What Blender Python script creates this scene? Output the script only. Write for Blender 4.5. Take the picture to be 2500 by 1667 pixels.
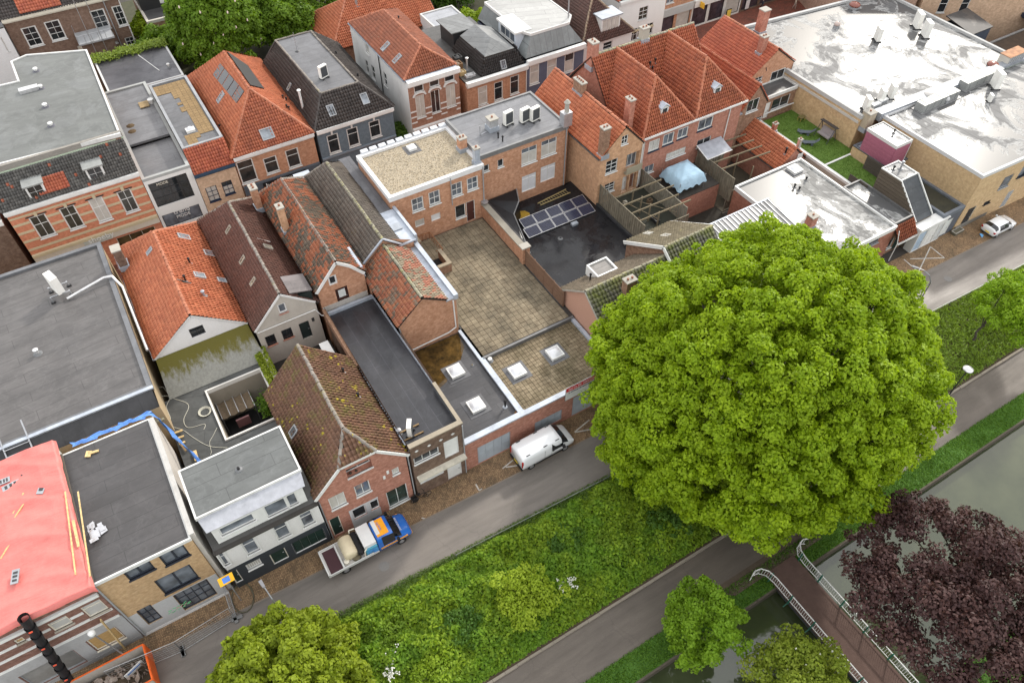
import bpy, math, random
import numpy as np
from mathutils import Vector, Matrix
from mathutils.geometry import tessellate_polygon
random.seed(7); rng = np.random.default_rng(7)
for _o in list(bpy.data.objects): bpy.data.objects.remove(_o)
scene = bpy.context.scene; col = scene.collection
R = math.radians

# ---------------------------------------------------------------- camera
FPX = 1835.3; PITCH, YAW, ROLL = R(49.407), R(30.858), R(-0.195)
_cy, _sy = math.cos(YAW), math.sin(YAW)
FW = Vector((_sy*math.cos(PITCH), _cy*math.cos(PITCH), -math.sin(PITCH)))
RT = Vector((_cy, -_sy, 0)); UP = RT.cross(FW)
RT, UP = math.cos(ROLL)*RT+math.sin(ROLL)*UP, -math.sin(ROLL)*RT+math.cos(ROLL)*UP
CAM = Vector((0, 0, 54))
cam = bpy.data.cameras.new('camera'); camo = bpy.data.objects.new('camera', cam); col.objects.link(camo)
cam.sensor_fit = 'HORIZONTAL'; cam.sensor_width = 36; cam.lens = FPX/2500*36; cam.clip_end = 2000
M = Matrix((RT, UP, -FW)).transposed().to_4x4(); M.translation = CAM; camo.matrix_world = M
scene.camera = camo

# ---------------------------------------------------------------- sky and sun
SUN = Vector((.871, .491, 0)).normalized(); EL = R(33)
world = bpy.data.worlds.new('World'); scene.world = world; world.use_nodes = True
wt = world.node_tree; wn = wt.nodes; wl = wt.links
bg = wn['Background']
sky = wn.new('ShaderNodeTexSky'); sky.sky_type = 'NISHITA'; sky.sun_disc = False
sky.sun_elevation = EL; sky.sun_rotation = math.atan2(SUN.x, SUN.y); sky.dust_density = 4; sky.air_density = 1.2
tc = wn.new('ShaderNodeTexCoord'); nz = wn.new('ShaderNodeTexNoise'); nz.inputs['Scale'].default_value = 2.2; nz.inputs['Detail'].default_value = 6
wl.new(tc.outputs['Generated'], nz.inputs['Vector'])
rp = wn.new('ShaderNodeMapRange'); rp.inputs[1].default_value = .32; rp.inputs[2].default_value = .62; rp.inputs[3].default_value = .55; rp.inputs[4].default_value = 1
wl.new(nz.outputs[0], rp.inputs[0])
mx = wn.new('ShaderNodeMix'); mx.data_type = 'RGBA'; mx.inputs[7].default_value = (11.4, 11.4, 11.5, 1)
wl.new(rp.outputs[0], mx.inputs[0]); wl.new(sky.outputs[0], mx.inputs[6]); wl.new(mx.outputs[2], bg.inputs[0])
bg.inputs[1].default_value = .1
sl = bpy.data.lights.new('sun', 'SUN'); sl.energy = 1.9; sl.angle = R(4); sl.color = (1, .95, .87)
so = bpy.data.objects.new('sun', sl); col.objects.link(so)
so.rotation_euler = (Vector((SUN.x*math.cos(EL), SUN.y*math.cos(EL), math.sin(EL)))).to_track_quat('Z', 'Y').to_euler()
vs = scene.view_settings; vs.view_transform = 'Standard'; vs.look = 'None'; vs.gamma = 1; vs.exposure = 0.85; vs.use_curve_mapping = False

# ---------------------------------------------------------------- photo pixel -> place in the town (metres: x along canal street, y away from canal, z up)
FR = dict(a=(0,0,640/2352), b=(600,0,640/2352), c=(1200,0,640/2352), d=(1800,0,700/2352), e=(0,400,640/2352), f=(500,400,640/2352),
 g=(1100,400,640/2352), h=(1700,380,800/2352), i=(0,800,640/2281), j=(500,800,640/2281), k=(1000,780,500/1960), l=(0,1200,640/2149),
 m=(400,1180,640/2061), n=(1000,1180,640/2061), q=(1600,1180,900/2352), r=(1400,500,1100/1916), s=(1780,200,460/2352),
 t=(1040,0,420/2352), u=(2200,0,300/2352), v=(2080,380,420/2352))
def ray(f, x, y):
    a, b, s = FR[f]
    return FW*FPX+RT*(a+x*s-1250)-UP*(b+y*s-833.5)
def at(f, x, y, z):
    d = ray(f, x, y); return CAM+d*((z-CAM.z)/d.z)
def hit(f, x, y, p, n):
    d = ray(f, x, y); return CAM+d*((Vector(p)-CAM).dot(n)/d.dot(n))

# ---------------------------------------------------------------- objects
ORG = {}
def V3(p): return Vector((p[0], p[1], p[2]))
def tag(o, label=None, cat=None, group=None, kind=None):
    if label: o['label'] = label
    if cat: o['category'] = cat
    if group: o['group'] = group
    if kind: o['kind'] = kind
    return o
def thing(name, label, cat, loc=(0,0,0), group=None, rz=0):
    o = bpy.data.objects.new(name, None); col.objects.link(o); o.location = loc; o.rotation_euler.z = rz
    o.empty_display_size = .2
    ORG[o] = Vector(loc); return tag(o, label, cat, group)
def copy_tree(o, parent=None):
    c = o.copy(); col.objects.link(c)
    if parent: c.parent = parent
    for ch in list(o.children): copy_tree(ch, c)
    return c
def again(o, loc, rz=0, label=None, scale=None):
    c = copy_tree(o); c.location = loc; c.rotation_euler.z = rz
    if label: c['label'] = label
    if scale: c.scale = (scale,)*3
    return c

class MB:
    def __init__(s): s.v = []; s.f = []
    def add(s, vs, fs):
        b = len(s.v); s.v += [tuple(p) for p in vs]; s.f += [tuple(i+b for i in f) for f in fs]; return s
    def box(s, x0, x1, y0, y1, z0, z1):
        x0, x1 = min(x0, x1), max(x0, x1); y0, y1 = min(y0, y1), max(y0, y1); z0, z1 = min(z0, z1), max(z0, z1)
        return s.add([(x0,y0,z0),(x1,y0,z0),(x1,y1,z0),(x0,y1,z0),(x0,y0,z1),(x1,y0,z1),(x1,y1,z1),(x0,y1,z1)],
                     [(0,3,2,1),(4,5,6,7),(0,1,5,4),(1,2,6,5),(2,3,7,6),(3,0,4,7)])
    def obox(s, c, a, b, d):     # centre and three half-axis vectors
        c, a, b, d = V3(c), V3(a), V3(b), V3(d)
        if a.cross(b).dot(d) < 0: a = -a
        return s.add([c-a-b-d, c+a-b-d, c+a+b-d, c-a+b-d, c-a-b+d, c+a-b+d, c+a+b+d, c-a+b+d],
                     [(0,3,2,1),(4,5,6,7),(0,1,5,4),(1,2,6,5),(2,3,7,6),(3,0,4,7)])
    def beam(s, p, q, w, h):     # a bar from p to q
        p, q = V3(p), V3(q); d = q-p; t = Vector((0,0,1)) if abs(d.normalized().z) < .95 else Vector((1,0,0))
        a = d.cross(t).normalized(); b = a.cross(d).normalized()
        return s.obox((p+q)/2, d/2, a*w/2, b*h/2)
    def poly(s, pts): return s.add(pts, [tuple(range(len(pts)))])
    def prism(s, pts, up):       # polygon pushed along vector up (capped both ends)
        n = len(pts); up = V3(up); P = [V3(p) for p in pts]
        nn = Vector((0,0,0))
        for i in range(n): nn += P[i].cross(P[(i+1) % n])
        if nn.dot(up) < 0: P = P[::-1]
        return s.add(P+[p+up for p in P], [tuple(range(n))[::-1], tuple(range(n, 2*n))]+[(i, (i+1) % n, n+(i+1) % n, n+i) for i in range(n)])
    def cyl(s, p, q, r0, r1=None, n=8, caps=True):
        p, q = V3(p), V3(q); r1 = r0 if r1 is None else r1; d = (q-p).normalized()
        t = Vector((0,0,1)) if abs(d.z) < .9 else Vector((1,0,0)); a = d.cross(t).normalized(); b = d.cross(a)
        vs = []
        for c, r in ((p, r0), (q, r1)):
            vs += [c+(a*math.cos(2*math.pi*i/n)+b*math.sin(2*math.pi*i/n))*r for i in range(n)]
        fs = [(i, (i+1) % n, n+(i+1) % n, n+i) for i in range(n)]
        if caps: fs += [tuple(range(n))[::-1], tuple(range(n, 2*n))]
        return s.add(vs, fs)
    def tube(s, pts, r, n=6):
        for a, b in zip(pts, pts[1:]): s.cyl(a, b, r, r, n)
        return s
    def lathe(s, c, prof, n=12):   # prof: (radius, z)
        c = V3(c); vs = []; fs = []
        for r, z in prof: vs += [c+Vector((r*math.cos(2*math.pi*i/n), r*math.sin(2*math.pi*i/n), z)) for i in range(n)]
        for k in range(len(prof)-1):
            for i in range(n): fs.append((k*n+i, k*n+(i+1) % n, (k+1)*n+(i+1) % n, (k+1)*n+i))
        fs.append(tuple(range(n))[::-1]); fs.append(tuple(range((len(prof)-1)*n, len(prof)*n)))
        return s.add(vs, fs)
def mesh_of(name, mb, m, off=Vector((0,0,0)), smooth=False):
    me = bpy.data.meshes.new(name)
    me.from_pydata([(p[0]-off.x, p[1]-off.y, p[2]-off.z) for p in mb.v], [], mb.f); me.update()
    for x in (m if isinstance(m, (list, tuple)) else [m]): me.materials.append(x)
    if smooth: me.polygons.foreach_set('use_smooth', [True]*len(me.polygons))
    return me
def part(name, mb, m, parent, smooth=False, label=None, kind=None):
    off = ORG[parent]; o = bpy.data.objects.new(name, mesh_of(name, mb, m, off, smooth)); col.objects.link(o)
    o.parent = parent; ORG[o] = off
    return tag(o, label, kind=kind)
def solo(name, mb, m, label=None, cat=None, group=None, kind=None, smooth=False, loc=(0,0,0)):
    o = bpy.data.objects.new(name, mesh_of(name, mb, m, Vector(loc), smooth)); o.location = loc; col.objects.link(o); ORG[o] = Vector(loc)
    return tag(o, label, cat, group, kind)
def np_mesh(name, verts, faces, m, parent=None, rnd=None, kind=None, off=None, smooth=False):
    off = np.array(ORG[parent] if parent else (off or (0,0,0))); me = bpy.data.meshes.new(name)
    verts = np.asarray(verts, np.float32)-off; faces = np.asarray(faces, np.int32); k = faces.shape[1]; n = len(faces)
    me.vertices.add(len(verts)); me.vertices.foreach_set('co', verts.astype(np.float32).ravel())
    me.loops.add(n*k); me.loops.foreach_set('vertex_index', faces.ravel())
    me.polygons.add(n); me.polygons.foreach_set('loop_start', np.arange(0, n*k, k, dtype=np.int32)); me.polygons.foreach_set('loop_total', np.full(n, k, np.int32))
    if smooth: me.polygons.foreach_set('use_smooth', [True]*n)
    me.update(calc_edges=True); me.validate()
    if rnd is not None:
        at_ = me.attributes.new('rnd', 'FLOAT', 'FACE'); at_.data.foreach_set('value', np.asarray(rnd, np.float32))
    me.materials.append(m)
    o = bpy.data.objects.new(name, me); col.objects.link(o); o.location = (0,0,0) if parent else tuple(off)
    if parent: o.parent = parent; ORG[o] = ORG[parent]
    else: ORG[o] = Vector(off)
    return tag(o, kind=kind)

# ---------------------------------------------------------------- materials
class NT:
    def __init__(s, name, rough=.8, spec=.3, metal=0):
        s.m = bpy.data.materials.new(name); s.m.use_nodes = True; s.t = s.m.node_tree; s.p = s.t.nodes['Principled BSDF']
        s.set('Roughness', rough); s.set('Specular IOR Level', spec); s.set('Metallic', metal)
    def set(s, k, v):
        i = s.p.inputs[k]
        if hasattr(v, 'is_linked'): s.t.links.new(v, i)
        else: i.default_value = v
    def n(s, ty, ins=(), out=0, **kw):
        nd = s.t.nodes.new('ShaderNode'+ty)
        for k, v in kw.items(): setattr(nd, k, v)
        for k, v in dict(ins).items():
            i = nd.inputs[k]
            if hasattr(v, 'is_linked'): s.t.links.new(v, i)
            else: i.default_value = v
        return nd.outputs[out]
    def pos(s): return s.n('NewGeometry', out='Position')
    def noise(s, scale, detail=4, rough=.6, vec=None, out=0, dist=0): return s.n('TexNoise', {'Vector': vec or s.pos(), 'Scale': scale, 'Detail': detail, 'Roughness': rough, 'Distortion': dist}, out)
    def rng(s, v, a, b, c=0., d=1.): return s.n('MapRange', {0: v, 1: a, 2: b, 3: c, 4: d})
    def mix(s, f, a, b, blend='MIX'): return s.n('Mix', {0: f, 6: C4(a), 7: C4(b)}, 2, data_type='RGBA', blend_type=blend)
    def math(s, op, a, b=0.): return s.n('Math', {0: a, 1: b}, operation=op)
    def attr(s, nm='rnd'): return s.n('Attribute', out='Fac', attribute_name=nm)
    def obrnd(s): return s.n('ObjectInfo', out='Random')
    def scaled(s, v, sc): return s.n('VectorMath', {0: v, 1: sc}, operation='MULTIPLY')
    def walluv(s):
        g = s.t.nodes.new('ShaderNodeNewGeometry')
        t = s.n('VectorMath', {0: (0,0,1), 1: g.outputs['True Normal']}, operation='CROSS_PRODUCT')
        t = s.n('VectorMath', {0: t}, operation='NORMALIZE')
        u = s.n('VectorMath', {0: g.outputs['Position'], 1: t}, 'Value', operation='DOT_PRODUCT')
        z = s.n('SeparateXYZ', {0: g.outputs['Position']}, 2)
        return s.n('CombineXYZ', {0: u, 1: z})
    def bump(s, h, st=.3, d=.02): s.set('Normal', s.n('Bump', {'Height': h, 'Strength': st, 'Distance': d}))
    def col(s, c): s.set('Base Color', C4(c))
def C4(c):
    return c if hasattr(c, 'is_linked') else ((*c, 1) if len(c) == 3 else c)
def S(r, g, b):   # sRGB 0-255 -> linear base colour
    f = lambda v: (v/255/12.92 if v <= 10 else ((v/255+.055)/1.055)**2.4)
    return (f(r), f(g), f(b))
_mc = {}
def cached(fn):
    def w(*a, **k):
        key = (fn.__name__, a, tuple(sorted(k.items())))
        if key not in _mc: _mc[key] = fn(*a, **k)
        return _mc[key]
    return w
@cached
def paint(c, rough=.55, spec=.3, var=.12, metal=0, nm='paint'):
    t = NT(nm, rough, spec, metal); n = t.noise(1.3, 5)
    t.col(t.mix(t.rng(n, .3, .75), tuple(v*(1-var) for v in c), tuple(min(1, v*(1+var*.6)) for v in c))); return t.m
@cached
def brick(c1, c2, mortar=None, stain=.35, sc=1.0):
    t = NT('brick', .9, .2); uv = t.walluv()
    mo = mortar or tuple(.6*v+.12 for v in c1)
    b = t.n('TexBrick', {'Vector': uv, 'Color1': C4(c1), 'Color2': C4(c2), 'Mortar': C4(mo), 'Scale': 1., 'Mortar Size': .007, 'Mortar Smooth': .3, 'Bias': 0., 'Brick Width': .23*sc, 'Row Height': .075*sc})
    c = t.mix(t.rng(t.noise(3.2, 5), .35, .75), b, tuple(v*.72 for v in c2), 'MIX')
    c = t.mix(t.rng(t.noise(.55, 5, .7), .45, .8, 0, stain), c, tuple(v*.35+.02 for v in c2))
    t.col(c); t.bump(t.n('TexBrick', {'Vector': uv, 'Scale': 1., 'Mortar Size': .007, 'Mortar Smooth': .3, 'Brick Width': .23*sc, 'Row Height': .075*sc, 'Color1': (1,1,1,1), 'Color2': (.9,.9,.9,1), 'Mortar': (0,0,0,1)}), .25, .01); return t.m
@cached
def plaster(c, stain=.3, dirt=(.12,.11,.09)):
    t = NT('plaster', .9, .2); p = t.scaled(t.pos(), (1, 1, .35)); n = t.noise(.9, 6, .7, p)
    c1 = t.mix(t.rng(t.noise(9, 4), .3, .8), c, tuple(v*.86 for v in c))
    t.col(t.mix(t.rng(n, .5, .85, 0, stain), c1, dirt)); t.bump(t.noise(25, 3), .15, .01); return t.m
@cached
def tilemat(c1, c2, dark=.3, moss=0., mossc=(.16,.15,.05), patch=0., patchc=(.03,.027,.025), rough=.62, spec=.4, lich=0., spark=0.):
    t = NT('roof_tile', rough, spec); a = t.attr()
    c = t.mix(t.rng(a, 0, 1), c1, c2)
    c = t.mix(t.rng(t.math('FRACT', t.math('MULTIPLY', a, 17.3)), .8, 1., 0, .4), c, tuple(v*.6 for v in c1))
    if spark: c = t.mix(t.math('GREATER_THAN', a, 1-spark), c, (.34,.1,.055))
    if patch: 
        pn = t.math('ADD', t.noise(.42, 5, .75), t.math('MULTIPLY', t.math('FRACT', t.math('MULTIPLY', a, 7.7)), .22))
        c = t.mix(t.rng(pn, .66-patch*.3, .70-patch*.3), c, t.mix(a, patchc, tuple(v*1.9 for v in patchc)))
    c = t.mix(t.rng(t.noise(.6, 6, .75), .4, .8, 0, dark), c, (.025,.02,.016))
    c = t.mix(t.rng(t.noise(11, 3), .55, .75, 0, .35), c, (.03,.026,.02))
    if moss: c = t.mix(t.rng(t.noise(.8, 7, .8), .66-moss*.35, .8-moss*.35), c, t.mix(t.noise(7), mossc, tuple(v*2.0 for v in mossc)))
    if lich:
        v = t.n('TexVoronoi', {'Vector': t.pos(), 'Scale': 1.9, 'Randomness': 1.}, 0); k = t.math('ADD', v, t.rng(t.noise(.35, 3), .35, .65, .5, -.12))
        c = t.mix(t.rng(t.math('ADD', k, t.rng(t.noise(6), 0, 1, -.12, .12)), .16, .26, .9, 0), c, (.42,.34,.03))
    t.col(c); return t.m
@cached
def bitumen(c=(.04,.04,.043), rot=0., seam=1.0, wet=.3, blot=.5, gloss=.55, puddle=.0, pc=None, sv=.5, spec=.45):
    t = NT('bitumen', gloss, spec); p = t.pos()
    r = t.n('VectorRotate', {'Vector': p, 'Angle': rot}, rotation_type='Z_AXIS')
    b = t.n('TexBrick', {'Vector': r, 'Scale': 1., 'Mortar Size': .028, 'Mortar Smooth': .4, 'Brick Width': 7., 'Row Height': seam, 'Color1': (1,1,1,1), 'Color2': (.86,.86,.86,1), 'Mortar': (sv,sv,sv,1)})
    st = t.noise(.9, 6, .72, t.scaled(r, (.35, 1., 1.)))
    cc = t.mix(t.rng(st, .35, .72), tuple(v*(1-blot*.6) for v in c), tuple(v*(1+blot) for v in c))
    cc = t.mix(t.rng(t.noise(2.7, 6, .75), .55, .78, 0, .5), cc, tuple(v*1.5+.015 for v in c))
    rn = t.noise(.45, 6, .6, dist=.5); rg = t.math('MULTIPLY', t.rng(rn, .5, .53), t.rng(rn, .53, .545, 1, 0)); cc = t.mix(t.math('MULTIPLY', rg, .16), cc, tuple(v*1.9+.02 for v in c)); cc = t.mix(t.rng(rn, .53, .6, 0, .25), cc, tuple(v*.6 for v in c))
    cc = t.mix(1., cc, b, 'MULTIPLY')
    cc = t.mix(t.rng(t.noise(40, 2), .3, .7, 0, .25), cc, tuple(v*1.6 for v in c))
    w = t.rng(t.noise(.33, 5, .62, dist=.4), .6-wet*.28, .66-wet*.28)
    if pc: cc = t.mix(w, cc, pc)
    t.set('Roughness', t.rng(w, 0, 1, gloss, .12 if puddle else gloss*.62)); t.col(cc)
    t.bump(t.math('MULTIPLY', t.noise(30, 2), t.rng(w, 0, 1, 1, .05)), .12, .01); return t.m
@cached
def gloss_roof(c=(.3,.3,.3), pc=(.2,.2,.205), seed=0.):
    # sheet roof standing in rain water: dull wet laps and mirror-flat puddles
    t = NT('wet_roof', .4, .6); p = t.n('VectorMath', {0: t.pos(), 1: (seed, seed, 0)}, operation='ADD')
    lap = t.n('TexBrick', {'Vector': t.n('VectorRotate', {'Vector': p, 'Angle': R(90)}, rotation_type='Z_AXIS'), 'Scale': 1., 'Mortar Size': .05, 'Mortar Smooth': .6, 'Brick Width': 9., 'Row Height': 1.05, 'Color1': (1,1,1,1), 'Color2': (.8,.8,.8,1), 'Mortar': (.45,.45,.45,1)})
    n = t.noise(.17, 10, .68, t.scaled(p, (1.,.8,1)), dist=.6); w = t.rng(n, .485, .5)
    edge = t.math('MULTIPLY', t.rng(n, .44, .475), t.rng(n, .475, .49, 1, 0))
    cc = t.mix(1., t.mix(t.rng(t.noise(1.4, 6, .7, t.scaled(p, (1,.4,1))), .3, .75), tuple(v*.75 for v in c), tuple(v*1.3 for v in c)), lap, 'MULTIPLY')
    cc = t.mix(edge, cc, (.34,.34,.33))
    cc = t.mix(w, cc, pc)
    t.col(cc); t.set('Roughness', t.rng(w, 0, 1, .55, .3)); t.set('Specular IOR Level', t.rng(w, 0, 1, .1, .24))
    t.bump(t.math('MULTIPLY', t.noise(5, 5, .6, p), t.rng(w, 0, 1, 1, .0)), .2, .02); return t.m
@cached
def glass(c=(.02,.023,.026), rough=.06): 
    t = NT('window_glass', rough, .7); t.col(t.mix(t.rng(t.noise(.9, 2), .3, .7), tuple(v*.5 for v in c), tuple(v*1.6 for v in c))); return t.m
@cached
def metal(c=(.45,.46,.48), rough=.45): 
    t = NT('metal', rough, .5, .7); t.col(t.mix(t.rng(t.noise(1.8, 5), .3, .75), tuple(v*.7 for v in c), c)); return t.m
@cached
def lead(c=(.34,.37,.41)):
    t = NT('lead_sheet', .55, .5, .25); t.col(t.mix(t.rng(t.noise(1.1, 6, .7), .3, .75), tuple(v*.7 for v in c), tuple(v*1.15 for v in c))); return t.m
@cached
def wood(c=(.16,.12,.08), rough=.85, grain=(1,1,8)):
    t = NT('wood', rough, .2); n = t.noise(3, 5, .7, t.scaled(t.pos(), grain)); c1 = t.mix(t.rng(n, .3, .75), tuple(v*.55 for v in c), tuple(v*1.35 for v in c))
    t.col(t.mix(t.rng(t.obrnd(), 0, 1, 0, .45), c1, tuple(v*.6 for v in c))); return t.m
@cached
def leafmat(c1, c2, trans=.35, rough=.55, alt=None, asc=.3):
    t = NT('leaf', rough, .25); a = t.attr(); c = t.mix(t.rng(a, 0, 1), c1, c2); c = t.mix(t.rng(t.noise(.35, 3), .35, .7, 0, .5), c, tuple(.5*(p+q)*.8 for p, q in zip(c1, c2)))
    if alt: c = t.mix(t.rng(t.noise(asc, 5, .6), .44, .6, 0, .55), c, t.mix(a, alt, tuple(v*1.8 for v in alt)))
    t.col(c)
    tr = t.n('BsdfTranslucent', {0: t.mix(1., c, (1.0, 1.0, .45), 'MULTIPLY')}); mxs = t.n('MixShader', {0: trans, 1: t.p.outputs[0], 2: tr})
    t.t.links.new(mxs, t.t.nodes['Material Output'].inputs[0]); return t.m
@cached
def ground(c1, c2, sc=1.2, rough=.9, fine=30, bump=.3):
    t = NT('ground', rough, .3); c = t.mix(t.rng(t.noise(sc, 7, .7), .3, .72), c1, c2); c = t.mix(t.rng(t.noise(fine, 3), .35, .7, 0, .5), c, tuple(v*.6 for v in c1)); t.col(c)
    t.bump(t.noise(fine, 3), bump, .02); return t.m
WHITE = paint((.66,.66,.64), nm='white_paint'); CREAM = paint((.66,.62,.52)); GREYP = paint((.3,.31,.32)); DARKP = paint((.035,.037,.042)); NAVYP = paint((.02,.03,.06)); GREENP = paint((.012,.03,.024))
COPW = plaster((.6,.6,.58), .5); GLASS = glass(); GLASSB = glass((.11,.125,.145)); CURT = paint((.5,.48,.44), .25, .6, .2, nm='curtained_glass'); LEAD = lead(); ZINC = lead((.42,.46,.52)); ALU = metal(); DKMET = paint((.03,.03,.032), .4, .5)  # GLASSB: reflected sky is put into the base colour of the glass
BLACK = paint((.012,.012,.013), .5); CONC = plaster((.36,.34,.3)); DECK = paint((.03,.024,.02), .9)
# ---------------------------------------------------------------- builders
def inset(P, d):          # offset a CCW polygon inwards
    n = len(P); out = []
    for i in range(n):
        a, b, c = (Vector(P[i-1][:2]), Vector(P[i][:2]), Vector(P[(i+1) % n][:2]))
        d1 = (b-a).normalized(); d2 = (c-b).normalized(); n1 = Vector((-d1.y, d1.x)); n2 = Vector((-d2.y, d2.x))
        k = 1+n1.dot(n2); out.append(b+(n1+n2)*(d/max(k, .2)))
    return out
def ring(mb, P, w, z0, z1, out=0.0):     # mitred coping / kerb round a polygon
    A = inset(P, -out); B = inset(P, w); n = len(P)
    for i in range(n):
        j = (i+1) % n
        pts = [(*A[i], 0), (*A[j], 0), (*B[j], 0), (*B[i], 0)]
        vs = [(x, y, z0) for x, y, _ in pts]+[(x, y, z1) for x, y, _ in pts]
        mb.add(vs, [(4,5,6,7), (0,1,5,4), (2,3,7,6), (3,2,1,0)])
    return mb
def rect(x0, x1, y0, y1): return [(x0,y0),(x1,y0),(x1,y1),(x0,y1)]
def flat_roof(root, P, z, m, cop=None, w=.25, h=.12, out=.03, name='roof', deck=.15):
    o = part(name, MB().prism([(x, y, z-deck) for x, y in P], (0,0,deck)), m, root)
    if cop: part('coping', ring(MB(), P, w, z-.25, z+h, out), COPW if cop is WHITE else cop, root)
    return o
def tile_field(parent, pts, m, tw=.26, tl=.35, name='tiles', lift=.05, jit=.012):
    """real pantiles, one small S-shaped sheet each, over a planar roof polygon (first two points: the eave)"""
    P = [V3(p) for p in pts]; n = (P[1]-P[0]).cross(P[2]-P[0]).normalized()
    if n.z < 0: n = -n
    eu = n.cross(Vector((0,0,1)))
    if eu.length < 1e-4: eu = Vector((1,0,0))
    eu = -eu.normalized(); ev = n.cross(eu)
    if ev.z < 0: ev = -ev
    o = P[0]; Q = np.array([((p-o).dot(eu), (p-o).dot(ev)) for p in P]); u0, v0 = Q.min(0); u1, v1 = Q.max(0)
    iu = np.arange(u0+tw/2, u1, tw); iv = np.arange(v0+tl/2, v1, tl)
    U, W = np.meshgrid(iu, iv); U = U.ravel(); W = W.ravel(); ins = np.zeros(len(U), bool)
    k = len(Q)
    for i in range(k):
        (x1, y1), (x2, y2) = Q[i], Q[(i+1) % k]
        c = ((y1 > W) != (y2 > W)) & (U < (x2-x1)*(W-y1)/(y2-y1+1e-12)+x1); ins ^= c
    U = U[ins]; W = W[ins]; N = len(U)
    if N == 0: return None
    pu = np.array([-.5, -.43, -.15, .15, .5])*tw; ph = np.array([-.01, .1, .1, .03, .0])
    jj = rng.normal(0, jit, (N, 1))+(.028*np.sin(U*.8+o.x)*np.sin(W*.9+o.y)+.016*np.sin(U*2.1+W*1.7))[:, None]; du = rng.normal(0, .008, (N, 1))
    lo_u = U[:, None]+pu[None]+du; lo_v = (W-tl*.56)[:, None]+0*pu[None]; lo_h = lift+.03+ph[None]+jj
    hi_v = (W+tl*.5)[:, None]+0*pu[None]; hi_h = lift+ph[None]-.012+jj*.3
    eu, ev, nn, oo = (np.array(x) for x in (eu, ev, n, o))
    lo = oo+lo_u[..., None]*eu+lo_v[..., None]*ev+lo_h[..., None]*nn; hi = oo+lo_u[..., None]*eu+hi_v[..., None]*ev+hi_h[..., None]*nn
    dn = lo-nn*.06+ev*.012; verts = np.concatenate([lo, hi, dn], 1).reshape(-1, 3)
    b = (np.arange(N)*15)[:, None]; f = np.concatenate([np.stack([b[:, 0]+i, b[:, 0]+i+1, b[:, 0]+6+i, b[:, 0]+5+i], 1)[:, None] for i in range(4)]+[np.stack([b[:, 0]+10+i, b[:, 0]+11+i, b[:, 0]+1+i, b[:, 0]+i], 1)[:, None] for i in range(4)], 1).reshape(-1, 4)
    r = np.repeat(rng.random(N), 8)
    return np_mesh(name, verts, f, m, parent, r, 'stuff')
def slope(root, pts, m, under=None, tiles=True, tw=.26, tl=.35, name='roof_slope', th=.12):
    P = [V3(p) for p in pts]; n = (P[1]-P[0]).cross(P[2]-P[0]).normalized()
    if n.z < 0: n = -n
    o = part(name, MB().prism([p-n*th for p in P], n*th), (under or DECK) if tiles else m, root)
    if tiles: tile_field(o, P, m, tw, tl)
    return o
def ridge(root, p, q, m, r=.14, step=.42, name='ridge_tiles'):
    p, q = V3(p), V3(q); L = (q-p).length; n = max(1, int(L/step)); d = (q-p)/n; a = d.cross(Vector((0,0,1))).normalized(); b = a.cross(d).normalized()
    if b.z < 0: b = -b
    vs = []; fs = []; R_ = []
    for i in range(n):
        wz = Vector((0,0,random.gauss(0,.012)))+a*random.gauss(0,.014)
        for e, k in ((0, 1.08), (1.06, .92)):
            c = p+d*(i+e)+wz
            for t in range(5):
                th = math.pi*(t/4)*1.1-.157; vs.append(c+(a*math.cos(th)+b*(math.sin(th)*.9+.28))*r*k)
        o = i*10; fs += [(o+t, o+t+1, o+6+t, o+5+t) for t in range(4)]; R_ += [random.random()]*4
    return np_mesh(name, np.array([tuple(v) for v in vs]), fs, m, root, R_, 'stuff')
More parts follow.
